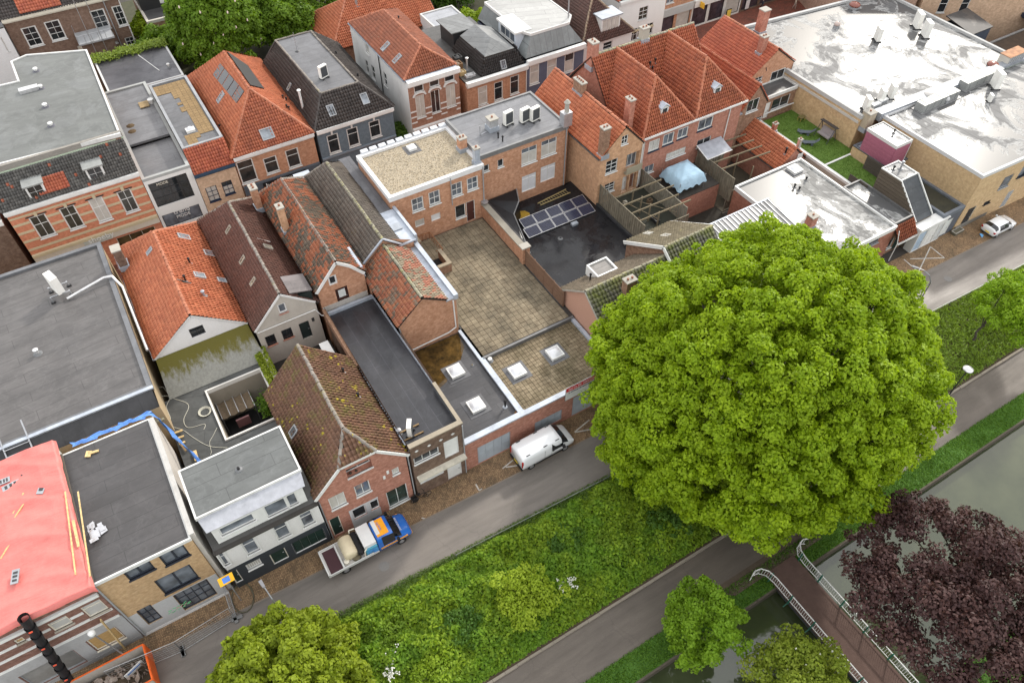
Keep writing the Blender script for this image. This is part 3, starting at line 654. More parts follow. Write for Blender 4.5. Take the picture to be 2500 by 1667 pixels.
# red sheet: rumpled cloth over the roof, hanging past the eaves
@cached
def sheetmat(c, tr=.25):
    t = NT('sheet', .45, .4); t.col(t.mix(t.rng(t.noise(.8, 6, .7), .3, .75), tuple(v*.8 for v in c), tuple(min(1, v*1.12) for v in c))); t.bump(t.noise(1.6, 6, .65, t.scaled(t.pos(), (.5,2.2,1)), dist=1.2), .55, .12); return t.m
nx_, ny_ = 130, 120; vv = []; cz = lambda a: (1-abs(math.sin(a)))**3
g = np.random.default_rng(3)
for j in range(ny_):
    for i in range(nx_):
        x = -24.2+11.65*i/(nx_-1); y = YF-.35+(41.75-YF)*j/(ny_-1)
        z = 9.22+.09*math.sin(x*1.1+y*.35)*math.sin(y*.5+x*.2)+.05*math.sin((x*.5+y*1.9)+1.6*math.sin(x*.6))+.035*math.sin(y*4.3+x*1.3+2*math.sin(x*.9))+.09*cz(x*.22+y*.95+1.3*math.sin(x*.35+y*.12))+.06*cz(x*.5+y*1.9+1.1*math.sin(x*.6))+.05*cz(x*1.1-y*.35+math.sin(y*.5))+.5*(j/(ny_-1))
        if j == 0: z -= .5
        if i >= nx_-2: z -= .14*(i-nx_+3)
        vv.append((x, y, z))
np_mesh('tarpaulin', vv, [(j*nx_+i, j*nx_+i+1, (j+1)*nx_+i+1, (j+1)*nx_+i) for j in range(ny_-1) for i in range(nx_-1)], sheetmat((.58,.16,.14)), smooth=True)
tag(bpy.data.objects['tarpaulin'], 'big rumpled red tarpaulin covering the roof of the corner house', 'tarpaulin')
PINE = wood((.62,.45,.22), .8, (2,2,2))
for k, (a, b, w) in enumerate([((535,0),(615,675),.09),((640,0),(735,690),.09),((600,235),(640,445),.16),((195,10),(20,325),.09),((222,60),(0,380),.09),((108,380),(0,545),.1)]):
    p = at('l', *a, 9.6); q = at('l', *b, 9.5); p.z = 9.62; q.z = 9.42
    solo('batten', MB().beam(p, q, w, .05), PINE, ['long pine batten beside the right edge of the red tarpaulin','outermost pine batten along the edge of the red tarpaulin','short wide pine plank lying on the red tarpaulin','pine batten leaning left on the red tarpaulin','second of two crossing battens on the red tarpaulin','pine batten near the left picture edge on the red tarpaulin'][k], 'batten', 'battens on the tarpaulin', loc=tuple((p+q)/2))
for k, (f, x, y, dx, dy) in enumerate([('i',220,1255,70,-18),('i',85,1360,75,-38),('i',370,1350,35,-85),('i',30,1325,50,-20),('l',120,690,8,-60)]):
    c = at(f, x, y, 9.75); e = at(f, x+dx, y+dy, 9.75)-c; e.z = 0; c.z = 9.56+.03*k
    o = thing('roof_sheet', ['long patterned roof strip flat on the red tarpaulin nearest the ladder','crumpled roof strip left on the red tarpaulin below another strip','upright roof strip in the middle of the red tarpaulin','roof strip cut by the left picture edge on the red tarpaulin','small roof strip near the lower edge of the red tarpaulin'][k], 'roof strip', tuple(c), 'strips on the tarpaulin')
    part('strip', MB().obox(c, e, Vector((-e.y, e.x, 0)).normalized()*.22, Vector((0,0,.03))), metal((.42,.44,.46)), o)
    for t in (-.55, 0, .5): part('patch', MB().obox(c+e*t+Vector((0,0,.04)), e*.14, Vector((-e.y, e.x, 0)).normalized()*.13, Vector((0,0,.012))), DKMET, o)

# beige brick house
h = House('brick_house', 'beige brick house with anthracite windows and grey rendered ground floor', 'house', (-12.7,-6.6,YF,40.6), 0, 8.75, brick(S(196,166,126), S(178,146,108)))
AN = paint((.03,.034,.045), .4)
for xa, ya, xb, yb, nx in ((990,650,1275,625,2),(1295,530,1560,510,2),(1260,735,1635,700,2)): h.win(0, 'l', xa, ya, xb, yb, frame=AN, nx=nx, ny=1, sill=AN, gl=GLASSB, fw=.11, cur=.3, bars=.12)
h.win(0, 'l', 1415,850,1785,835, frame=AN, nx=4, ny=3, fw=.12, sill=False, gl=GLASSB); h.win(0, 'l', 1115,980,1335,1030, frame=AN, nx=2, ny=3, fw=.1, sill=False, gl=GLASSB)
h.done()
hol = [q for q in h.holes[0]]
zt = 3.35; us = sorted([(q[0]-.02, q[1]+.02, q[2]-.02, q[3]+.02) for q in hol if q[2] < zt]); cur = .01
for (a0, a1, b0, b1) in us:
    if a0 > cur: h.paneluz(0, cur, a0, .3, zt, plaster((.42,.42,.42)), 'render', .03)
    if b0 > .3: h.paneluz(0, a0, a1, .3, b0, plaster((.42,.42,.42)), 'render', .03)
    if b1 < zt: h.paneluz(0, a0, a1, b1, zt, plaster((.42,.42,.42)), 'render', .03)
    cur = a1
h.paneluz(0, cur, 6.09, .3, zt, plaster((.42,.42,.42)), 'render', .03); h.paneluz(0, .01, 6.09, .01, .3, plaster((.66,.65,.64)), 'plinth', .06)
gr = MB()
for k in range(14): 
    u = 2.2+k*.11; z = 1.35+.25*math.sin(k*1.9)+.02*k; gr.obox((-12.7+u, YF-.042, z), (.11,0,.05*math.cos(k*2.3)), (0,.003,0), (.02,0,.045))
part('graffiti', gr, paint((.16,.55,.25)), h.root); gr = MB()
for k in range(6): gr.obox((-12.7+2.75+k*.13, YF-.05, 1.5+.1*math.sin(k*2.6)), (.08,0,.06), (0,.003,0), (.015,0,.04))
part('graffiti', gr, paint((.65,.3,.32)), h.root)
flat_roof(h.root, rect(-12.7,-6.6,YF,40.6), 8.75, bitumen((.05,.047,.047), R(0), 1.0, blot=.35), WHITE, .1, .05, .02)
part('ridge_capping', MB().box(-12.8,-12.55,YF,40.6,8.7,8.92), plaster((.12,.1,.08)), h.root)
part('drainpipe', MB().tube([(-12.62,YF-.1,8.5),(-12.62,YF-.1,.2)], .06), GREYP, h.root)
# party wall rising beside the narrow alley
h = House('party_wall', 'narrow weathered rendered party wall beside the beige brick house', 'wall', (-6.58,-6.3,YF+.2,40.4), 0, 8.9, plaster((.5,.47,.43), .5)); h.done(); part('coping', MB().box(-6.6,-6.27,YF+.15,40.45,8.9,8.97), plaster((.42,.41,.39), .6), h.root)

# white house with dormer
h = House('white_house', 'white painted house with dark grey ground floor and long dormer', 'house', (-5.9,1.45,YF,34.8), 0, 5.9, plaster((.68,.67,.65), .15))
for xa, ya, xb, yb in ((378,575,525,628),(600,465,760,515),(850,345,1005,395),(1055,250,1195,300)): h.win(0, 'm', xa, ya, xb, yb, nx=1, ny=2, ys=[.68], gl=GLASSB, fw=.09, cur=.15, surround=True)
DG = paint((.035,.042,.05), .5)
h.door(0, 'm', 505,705,625,755, GREENP, frame=CREAM); h.win(0, 'm', 640,640,775,628, nx=6, ny=1, gl=CURT); h.door(0, 'm', 828,560,985,575, GREENP, frame=CREAM); h.door(0, 'm', 1000,470,1283,428, GREENP, name='garage_door', panels=4, handle=False, frame=DG)
h.done()
cur = .01; zt = 2.95
for (u0, u1, b0, b1) in sorted([(q[0]-.01, q[1]+.01, q[2]-.01, q[3]+.01) for q in h.holes[0] if q[2] < 2.6]):
    if u0 > cur: h.paneluz(0, cur, u0, .02, zt, DG, 'cladding', .03)
    if b0 > .1: h.paneluz(0, u0, u1, .02, b0, DG, 'cladding', .03)
    if b1 < zt: h.paneluz(0, u0, u1, b1, zt, DG, 'cladding', .03)
    cur = u1
h.paneluz(0, cur, 7.34, .02, zt, DG, 'cladding', .03)
rt = h.root
part('gutter', MB().box(-6.0,1.5,YF-.25,YF+.1,5.82,6.0), paint((.06,.055,.05)), rt)
slope(rt, [(-5.95,YF+.05,6.0),(1.48,YF+.05,6.0),(1.48,31.4,8.3),(-5.95,31.4,8.3)], bitumen((.045,.043,.04)), tiles=False)
dm = House('x', 'x', 'x', rect(-5.4,.95,29.8,32.0), 6.4, 8.5, WHITE); bpy.data.objects.remove(dm.root); dm.root = rt
dm.win(0, 'm', 425,365,725,285, nx=1, ny=1, gl=GLASSB, fw=.09, sill=WHITE)
u0, u1, z0, z1 = dm.px(0, 'm', 780,190,1065,150); dm.wuz(0, u0, u0+(u1-u0)*.66, z0, z1, nx=1, ny=1, gl=GLASSB); dm.wuz(0, u0+(u1-u0)*.7, u1, z0, z1, nx=1, ny=1, gl=GLASSB)
dm.done(sides=[0,1,3]); [o for o in rt.children if o.name.startswith('wall')][-1].name = 'dormer'
slope(rt, [(-5.65,29.62,8.52),(1.15,29.62,8.52),(1.3,30.65,8.98),(-5.85,30.65,8.98)], lead((.36,.37,.4)), tiles=False, name='dormer_roof')
flat_roof(rt, rect(-5.9,1.35,30.6,34.8), 9.1, bitumen((.095,.1,.098), R(0), 1.1, blot=.3, gloss=.75), WHITE, .1, .05, .03)
part('upper_wall', MB().box(-5.85,1.3,31.3,34.7,5.9,8.9), plaster((.16,.15,.14)), rt)
vent(rt, at('m', 525,-20,8.72) if False else (-2.3,32.8,9.1), .25, .1, cap=False); pipe(rt, [(1.6,YF-.05,5.9),(1.6,YF-.05,.1)], .05, ALU)

# brick gable house with mossy roof
h = House('gable_house', 'red brick gable house with mossy brown half hipped roof', 'house', (1.6,8.5,YF,40.1), 0, 6.75, BRICK_RD)
MB_ = 6.9
h.gable(0, 0, pts=[(MB_, 6.75), (4.9, 8.95), (1.85, 8.95), (0, 6.75)]); h.gable(2, 10.1)
h.win(0, 'j', 1225,1240,1460,1205, nx=2, ny=1, gl=GLASS, fw=.06, rec=.55, sill=WHITE, lab='upper window with two people looking out')
h.win(0, 'j', 1625,1235,1695,1255, nx=1, ny=1, gl=CURT); h.win(0, 'j', 1295,1385,1450,1410, nx=2, ny=1, gl=GLASSB, cur=.3); h.win(0, 'j', 1070,1490,1240,1520, nx=2, ny=1, cur=.5)
h.win(0, 'm', 1745,75,1930,115, nx=2, ny=1, gl=glass((.02,.04,.035)), lab='shop window with white lettering'); h.door(0, 'm', 1295,290,1420,375, GREENP, frame=CREAM)
h.win(0, 'm', 1475,215,1600,235, nx=1, ny=1, sill=False); h.win(0, 'm', 1615,150,1700,180, nx=1, ny=1, sill=False)
h.done(); rt = h.root
u0, u1, z0, z1 = h.px(0, 'm', 1455,225,1705,205); skin(h, 0, u0, u1, .05, 2.75, plaster((.5,.5,.5), .2), 'cladding')
A, E, F, B = Vector((1.4,YF-.2,6.55)), Vector((5.0,31.3,10.4)), Vector((5.0,40.2,10.4)), Vector((1.4,40.2,6.55)); D, Cc = Vector((8.7,YF-.2,6.55)), Vector((8.7,40.2,6.55))
HL, HR = Vector((3.644,YF-.2,8.95)), Vector((6.394,YF-.2,8.95))
slope(rt, [A, HL, E, F, B], T_MOSS, tl=.38, tw=.3); slope(rt, [D, Cc, F, E, HR], T_MOSS, tl=.38, tw=.3); slope(rt, [HL, HR, E], T_MOSS, tl=.38, tw=.3)
for p, q in ((E,F),(HL,E),(HR,E)): ridge(rt, p, q, RIDGE_GR)
vb = MB()
for p, q in ((A,HL),(HL,HR),(HR,D)): vb.beam(p+Vector((0,-.06,-.05)), q+Vector((0,-.06,-.05)), .07, .24)
part('barge_board', vb, WHITE, rt); gutter(rt, (8.72,YF-.1,6.5), (8.72,40.1,6.5), ZINC, .25); gutter(rt, (1.42,YF-.1,6.45), (1.42,40.1,6.45), ZINC)
for x, y in ((1210,395),(1340,610)): rvent(rt, [D, Cc, F], 'j', x, y, h=.5)
rw(rt, [A, E, F], 'j', 785,905, .7, .9); pipe(rt, [(8.62,YF-.08,6.4),(8.62,YF-.08,.1)], .05, GREYP)
for x, y in ((1590,1255),(1560,1300)): h.panel(0, 'j', x-12, y-8, x+14, y+8, WHITE, 'air_brick', .03)

# dark brick annex with parapet and long tar roof
h = House('parapet_house', 'brown brick house with stone diamonds and long black tar roof', 'house', (8.85,13.25,YF-.1,46.2), 0, 7.1, BRICK_BR)
h.win(0, 'j', 1815,1140,2040,1085, nx=3, ny=1, sill=WHITE); h.dooruz(0, 2.75, 4.0, .15, 2.25, WHITE, 'door', frame=WHITE); h.wuz(0, 2.7, 3.95, 3.4, 5.7, gl=paint((.7,.7,.68)), nx=1, ny=1, sill=False, name='boarded_window', lab='window closed by a white panel')
h.door(0, 'k', 120,1560,300,1480, WHITE) if False else None
h.wuz(0, .35, 2.45, 1.5, 2.35, nx=4, ny=1, gl=paint((.6,.6,.58)), name='fanlight', sill=False)
h.done(sides=[0,1,3]); rt = h.root
for k, (x, y) in enumerate(((1840,1070),(1950,1020),(2052,972),(2155,920))):
    u, z = h.uz(0, 'j', x, y); a, d, n, L = h.fr(0); c = a+d*u+n*.03+Vector((0,0,z)); part('diamond', MB().prism([c-d*.16, c-Vector((0,0,.13)), c+d*.16, c+Vector((0,0,.13))], n*.03), WHITE, rt)
h.paneluz(0, .15, 4.35, 2.75, 2.95, plaster((.62,.58,.48), .6), 'canopy', .5)
part('roof', MB().prism([(8.9,29.8,6.45),(13.2,29.8,6.45),(13.2,46.2,5.75),(8.9,46.2,5.75)], (0,0,.1)), bitumen((.026,.026,.03), R(90), 1.0, wet=.5, gloss=.5, sv=1.6), rt)
part('coping', MB().box(8.82,13.28,29.45,29.85,7.1,7.2).box(13.0,13.28,29.85,34.0,7.1,7.2), plaster((.3,.26,.2), .6), rt); part('parapet', MB().box(13.05,13.2,29.9,34,6.4,7.1), lead((.14,.15,.16)), rt)
part('edge_trim', MB().prism([(13.18,34.0,6.2),(13.3,34.0,6.2),(13.3,46.2,5.8),(13.18,46.2,5.8)], (0,0,.35)), ZINC, rt)
part('edge_trim', MB().prism([(8.75,30.2,6.5),(8.9,30.2,6.5),(8.9,46.2,5.9),(8.75,46.2,5.9)], (0,0,.25)), ZINC, rt)
part('parapet', MB().prism([(8.62,39.0,5.9),(8.86,39.0,5.9),(8.86,46.2,5.9),(8.62,46.2,5.9)], (0,0,.9)), BRICK_DK, rt); part('edge_trim', MB().box(8.9,13.2,46.1,46.35,5.6,6.15), ZINC, rt)
vent(rt, at('j', 1690,915,6.5), .35, .12, metal()); AC5 = at('j', 1790,915,6.55); pipe(rt, [(13.2,YF-.2,6.9),(13.2,YF-.2,.1)], .05, GREYP)
# ---------------------------------------------------------------- garages and roof terraces
def paver_field(root, x0, x1, y0, y1, z, p, m, seed=1, limit=300, holes=()):
    g = np.random.default_rng(seed); nx = int((x1-x0)/p); ny = int((y1-y0)/p); px = (x1-x0)/nx; py = (y1-y0)/ny; meshes = []
    for k in range(4):
        d = .012; w, l = px/2-d, py/2-d; t = .05; b = .012
        mb = MB().add([(-w,-l,0),(w,-l,0),(w,l,0),(-w,l,0),(-w,-l,t-b),(w,-l,t-b),(w,l,t-b),(-w,l,t-b),(-w+b,-l+b,t),(w-b,-l+b,t),(w-b,l-b,t),(-w+b,l-b,t)],
                      [(0,1,5,4),(1,2,6,5),(2,3,7,6),(3,0,4,7),(4,5,9,8),(5,6,10,9),(6,7,11,10),(7,4,8,11),(8,9,10,11)])
        meshes.append(mesh_of('paver', mb, m))
    cells = [(x0+(i+.5)*px, y0+(j+.5)*py) for j in range(ny) for i in range(nx)]
    cells = [c for c in cells if not any(a-px/2 < c[0] < b+px/2 and q-py/2 < c[1] < r+py/2 for a, b, q, r in holes)]
    rest = MB(); o0 = ORG[root]
    for k, (x, y) in enumerate(cells):
        dz = g.normal()*.006
        if k < limit:
            o = bpy.data.objects.new('paver', meshes[int(g.integers(4))]); col.objects.link(o); o.parent = root; o.location = (x-o0.x, y-o0.y, z+dz-o0.z); o.rotation_euler = (g.normal()*.006, g.normal()*.006, 0)
        else:
            d = .012; rest.add([(x+sx*(px/2-d-b_), y+sy*(py/2-d-b_), z+dz+t_) for t_, b_ in ((0, 0), (.038, 0), (.05, .012)) for sx, sy in ((-1,-1),(1,-1),(1,1),(-1,1))],
                     [(0,1,5,4),(1,2,6,5),(2,3,7,6),(3,0,4,7),(4,5,9,8),(5,6,10,9),(6,7,11,10),(7,4,8,11),(8,9,10,11)])
    if rest.v: part('pavers', rest, m, root, kind='stuff')
@cached
def pavermat(c=S(168,146,112), c2=S(128,108,80), moss=(.05,.045,.02), am=.7):
    t = NT('concrete_paver', .85, .25); r = t.obrnd(); cell = t.n('TexWhiteNoise', {'Vector': t.n('VectorMath', {0: t.scaled(t.pos(), (2.,2.,0)), 1: (0,0,0)}, operation='FLOOR')}, 0)
    cc = t.mix(t.math('MULTIPLY', t.math('ADD', r, cell), .5), c, c2); cc = t.mix(t.rng(t.noise(9, 5), .35, .75, 0, .6), cc, tuple(v*.55 for v in c2)); cc = t.mix(t.rng(t.noise(.35, 6, .72), .42, .68, 0, am), cc, moss); t.col(cc); t.bump(t.noise(30, 2), .3, .01); return t.m
def dome_light(root, x, y, z, w=1.25, l=1.25, rot=0.):
    o = part('skylight', ring(MB(), rect(x-w/2, x+w/2, y-l/2, y+l/2), .1, z, z+.3), WHITE, root)
    mb = MB(); n = 7; vs = []
    for j in range(n):
        for i in range(n):
            a, b = i/(n-1)*2-1, j/(n-1)*2-1; vs.append((x+a*(w/2-.08), y+b*(l/2-.08), z+.27+.3*(1-abs(a)**2.4)*(1-abs(b)**2.4)))
    mb.add(vs, [(j*n+i, j*n+i+1, (j+1)*n+i+1, (j+1)*n+i) for j in range(n-1) for i in range(n-1)])
    part('dome', mb, DOMEM, o, smooth=True); part('upstand', ring(MB(), rect(x-w/2-.35, x+w/2+.35, y-l/2-.35, y+l/2+.35), .4, z-.02, z+.03), bitumen((.09,.09,.095)), o); return o
DOMEM = paint((.62,.63,.65), .12, .7, .05, nm='acrylic_dome')
GDOOR = paint((.36,.4,.44), .5, .4, .15)
h = House('garage', 'low red brick garage with grey doors and black roof with brown puddle', 'garage', (13.32,18.75,YF,40.4), 0, 3.95, BRICK_RD)
h.door(0, 'k', 648,1228,965,1245, GDOOR, 'garage_door', panels=4, handle=False, frame=GREYP); h.done(sides=[0,1]); rt = h.root
part('roof', MB().box(13.32,18.75,YF+.05,40.38,3.5,3.72), bitumen((.045,.044,.047), R(0), 1.1, gloss=.5, wet=.4), rt)
part('coping', MB().box(13.32,19.05,YF-.12,YF+.38,3.9,4.06).box(18.5,18.98,YF+.38,40.3,3.85,4.05).box(13.3,13.4,34,40.3,3.72,4.2), ZINC, rt)
@cached
def puddlemat():
    t = NT('algae_puddle', .05, .6); t.col(t.mix(t.rng(t.noise(1.2, 7, .7), .35, .7), (.02,.014,.006), (.12,.07,.02))); t.set('IOR', 1.33); return t.m
part('puddle', MB().prism([(*p, 3.722) for p in [(13.5,35.9),(14.2,35.7),(15.1,36.0),(15.8,36.9),(17.0,37.2),(18.2,38.6),(18.45,40.3),(13.45,40.3)]], (0,0,.006)), puddlemat(), rt)
for x, y in ((440,490),(635,815)): p = at('k', x, y, 3.95); dome_light(rt, p.x, p.y, 3.72)
vent(rt, at('k',915,835,3.72), .75, .08, bm=LEAD); vent(rt, at('k',600,440,3.72), .12, .06, m=wood((.2,.14,.06)), cap=False); part('leaf_litter', MB().lathe(at('k',1040,900,3.72), [(.35,0),(.1,.06)], 7), ground((.25,.11,.02),(.14,.07,.02)), rt)
h = House('paved_garage', 'red brick garage with small concrete pavers and two domes on its roof', 'garage', (18.76,28.25,YF,36.5), 0, 3.9, BRICK_RD)
h.door(0, 'k', 1198,990,1452,955, GDOOR, 'garage_door', panels=4, handle=False, frame=GREYP); h.dooruz(0, 4.95, 8.4, .02, 2.75, GDOOR, 'garage_door', panels=4, handle=False, frame=GREYP); h.done(sides=[0]); rt = h.root
part('roof', MB().box(18.76,28.25,YF+.05,36.5,3.4,3.68), bitumen((.04,.038,.036)), rt)
part('coping', MB().box(19.06,28.25,YF-.12,YF+.33,3.86,4.02).box(27.9,28.2,YF+.33,36.5,3.7,4.0), ZINC, rt)
PAV = pavermat(S(154,140,116), S(118,104,84))
dl = [at('k', 1030,490,3.95), at('k', 1390,315,3.95)]
paver_field(rt, 18.98,27.9,YF+.36,36.35,3.68,.37,PAV,2, holes=[(p.x-.62,p.x+.62,p.y-.62,p.y+.62) for p in dl])
for p in dl: dome_light(rt, p.x, p.y, 3.72)
vent(rt, (19.35,36.1,3.72), .2, .12, m=WHITE)
h = House('roof_terrace', 'large roof terrace paved with square mossy concrete slabs', 'terrace', (18.76,28.0,36.52,52.6), 0, 4.0, BRICK_RD); h.done(sides=[0]); rt = h.root
part('roof', MB().box(18.77,28.3,36.52,52.55,3.6,4.05), bitumen((.03,.028,.026)), rt)
part('edging', MB().box(18.9,28.2,36.3,36.52,3.74,4.12), lead((.16,.16,.16)), rt)
paver_field(rt, 18.95,27.85,36.6,52.45,4.05,.5,pavermat(S(150,138,116), S(114,102,84), (.035,.032,.024), .75),5)
# garden wall and slatted fence between terrace and black roof
h = House('terrace_wall', 'stepped brick wall with concrete coping between terrace and black roof', 'wall', (27.95,28.35,44.9,52.6), 4.0, 5.7, BRICK_OR); h.done(); part('coping', MB().box(27.85,28.5,44.85,52.6,5.7,5.82), plaster((.26,.24,.2), .6), h.root)
part('pier', MB().box(27.8,28.6,44.5,45.1,4.05,6.0), BRICK_OR, h.root); part('pier_cap', MB().box(27.72,28.68,44.42,45.18,6.0,6.12), CONC, h.root)
f_ = thing('slatted_fence', 'brown horizontal slatted fence along the right side of the terrace', 'fence', (28.1,41,4.05)); FW_ = wood((.2,.12,.08), .8, (8,1,8))
for k in range(5):
    y = 37.9+k*1.62; part('post', MB().box(28.06,28.16,y,y+.1,4.05,5.95), FW_, f_)
for k in range(4):
    ya, yb = 38.0+k*1.62, 39.52+k*1.62
    for j in range(12): part('slat', MB().box(28.0+.006*j,28.05+.006*j,ya,yb,4.1+j*.152,4.1+j*.152+.125), FW_, f_)

# ---------------------------------------------------------------- black roof with solar panels
h = House('solar_roof', 'single storey building with glistening black roof carrying solar panels', 'building', (28.5,39.35,38.9,53.2), 0, 3.55, BRICK_DK)
h.done(sides=[0]); rt = h.root
part('roof', MB().box(28.4,39.5,38.9,53.3,3.3,3.6), bitumen((.012,.012,.014), R(90), 1.0, wet=.5, gloss=.36, puddle=1, blot=.4, sv=.75, spec=.3), rt)
part('upstand', MB().box(28.6,28.85,45.1,53.0,3.6,5.55).box(39.3,39.5,41.5,48.6,3.6,3.85), bitumen((.03,.03,.032)), rt)
# black stair bulkhead with sloping side
bp = [(28.85,53.0,3.6),(32.3,53.0,3.6),(31.4,51.4,3.6),(30.6,50.2,3.6),(30.2,47.8,3.6),(29.3,45.4,3.6),(28.85,45.4,3.6)]
part('bulkhead', MB().add([(28.85,53.0,3.6),(32.3,53.0,3.6),(31.6,51.0,3.6),(30.4,50.0,3.6),(29.5,45.2,3.6),(28.85,45.2,3.6),(28.85,53.0,5.55),(32.2,53.0,5.6),(31.5,51.3,5.5),(30.3,50.3,5.0),(29.2,45.4,4.1),(28.85,45.4,4.2)], [(0,1,7,6),(1,2,8,7),(2,3,9,8),(3,4,10,9),(4,5,11,10),(5,0,6,11),(6,7,8,9,10,11)]), bitumen((.01,.01,.012), gloss=.45, spec=.3), rt)
part('edge_trim', MB().tube([(32.25,53.0,5.65),(31.52,51.3,5.56),(30.32,50.3,5.06),(29.22,45.4,4.15)], .06), lead((.22,.22,.22)), rt)
vent(rt, at('g',985,670,3.6), .12, .1, cap=False); part('vent_box', MB().box(35.3,36.0,47.0,47.4,3.6,3.85), LEAD, rt)
@cached
def pvmat():
    t = NT('solar_cell', .15, .35); p = t.scaled(t.pos(), (6.2, 6.2, 0)); b = t.n('TexBrick', {'Vector': p, 'Scale': 1., 'Mortar Size': .05, 'Brick Width': 1., 'Row Height': 1., 'Color1': (.008,.01,.028,1), 'Color2': (.012,.016,.045,1), 'Mortar': (.1,.1,.12,1)}); b.node.offset = 0
    t.col(b); return t.m
PV = pvmat(); 
for row, (ya, yb, xa, xb) in enumerate(((49.2,50.35,30.9,38.8),(47.7,48.85,30.5,38.65))):
    n = 5; wv = (xb-xa)/n
    for k in range(n):
        x0, x1 = xa+k*wv+.03, xa+(k+1)*wv-.03
        o = thing('solar_panel', '%s solar panel in the %s row on the black roof' % (['leftmost','second from left','middle','second from right','rightmost'][k], ['back','front'][row]), 'solar panel', ((x0+x1)/2,(ya+yb)/2,3.62), 'solar panels on the black roof')
        mb = MB(); za, zb = 3.72, 4.0; T_ = lambda x, y, e=0.: (x, y, za+(zb-za)*(y-ya)/(yb-ya)+e)
        part('cells', MB().prism([T_(x0+.04,ya+.04),T_(x1-.04,ya+.04),T_(x1-.04,yb-.04),T_(x0+.04,yb-.04)], (0,0,.03)), PV, o)
        for q in ((x0,x1,ya,ya+.04),(x0,x1,yb-.04,yb),(x0,x0+.04,ya+.04,yb-.04),(x1-.04,x1,ya+.04,yb-.04)): mb.prism([T_(q[0],q[2]),T_(q[1],q[2]),T_(q[1],q[3]),T_(q[0],q[3])], (0,0,.045))
        part('frame', mb, metal((.7,.7,.7), .35), o); part('support', MB().box(x0+.1,x1-.1,yb-.1,yb-.04,3.6,3.96), DKMET, o)
lad = thing('ladder', 'wooden ladder lying flat on the black roof behind the solar panels', 'ladder', (36,51.8,3.62)); LW = wood((.42,.33,.16))
for (p, q) in (((34.2,51.9),(38.0,52.3)),((34.3,51.5),(38.1,51.6))): part('rail', MB().beam((*p,3.68),(*q,3.72),.06,.1), LW, lad)
for k in range(12): t = (k+.5)/12; part('rung', MB().beam((34.2+3.8*t,51.9+.4*t,3.69),(34.3+3.8*t,51.5+.1*t,3.69),.04,.04), LW, lad)
solo('yellow_tarp', MB().lathe((31.9,51.1,3.6), [(.8,0),(.75,.06),(.3,.12)], 8), ground((.42,.26,.03),(.25,.15,.02)), 'mustard coloured sheet on the black roof behind the solar panels', 'sheet', loc=(31.9,51.1,3.6))

# ---------------------------------------------------------------- old middle block
# dark flat roof at the left
h = House('shop_hall', 'big shop hall with dark bitumen roof and tan rendered side wall', 'building', (-30,-5.75,42.0,63.2), 0, 8.0, plaster((.42,.33,.21), .25)); h.done(); rt = h.root
flat_roof(rt, rect(-30,-5.75,44.0,63.2), 8.0, bitumen((.08,.075,.073), R(-4), 1.05, wet=.3, blot=.45, gloss=.5), lead((.15,.155,.165)), .35, .22, .03)
slope(rt, [(-30,42.0,6.75),(-5.85,42.0,6.75),(-5.85,43.95,8.1),(-30,43.95,8.1)], bitumen((.018,.018,.02), R(90), 1.4, gloss=.45, blot=.6), tiles=False)
part('edge_trim', MB().box(-30,-5.7,43.85,44.15,8.1,8.24), ZINC, rt); part('gutter', MB().box(-30,-5.9,41.75,42.0,6.6,6.8), plaster((.3,.28,.2)), rt)
ld = thing('roof_ladder', 'steel roof ladder climbing the black membrane slope beside the red tarpaulin', 'ladder', (-15.3,42.5,7)); 
for x in (-16.3,-14.6): part('rail', MB().beam((x,41.9,7.0),(x,45.2,9.0 if False else 8.9),.09,.12), ALU, ld)
for k in range(5): part('rung', MB().beam((-16.3,42.0+k*.4,7.05+k*.28),(-14.6,42.0+k*.4,7.05+k*.28),.06,.05), ALU, ld)
vent(rt, at('i',330,225,8.0), .4, .13, m=metal((.75,.75,.75)))
# white air handler on a frame with its long duct
ah = thing('air_handler', 'tall white air handling cabinet on a tubular stand on the dark roof', 'air conditioner', (-9.8,58,8.0)); 
c0 = Vector((-9.95,58.2,8.55)); part('cabinet', MB().obox(c0+Vector((0,0,.85)), (.28,.1,0), (-.2,.62,0), (0,0,.85)), paint((.78,.77,.72)), ah)
for dx, dy in ((-.75,-.7),(.75,-.5),(-.7,.7),(.75,.75)): part('leg', MB().cyl(c0+Vector((dx,dy,-.55)), c0+Vector((dx,dy,.05)), .05), ALU, ah); part('foot', MB().box(c0.x+dx-.18,c0.x+dx+.18,c0.y+dy-.12,c0.y+dy+.12,8.0,8.08), BLACK, ah)
for y in (-.6,.62): part('rail', MB().beam(c0+Vector((-.8,y,.02)), c0+Vector((.8,y,.02)), .07, .07), ALU, ah)
d_ = [(-9.6,57.2,8.2),(-8.4,57.4,8.35),(-6.4,57.9,8.45),(-5.75,57.8,8.4),(-5.3,56.5,7.9),(-5.25,48.5,7.6)]
part('duct', MB().tube(d_, .11, 8), metal((.75,.75,.75), .3), ah)

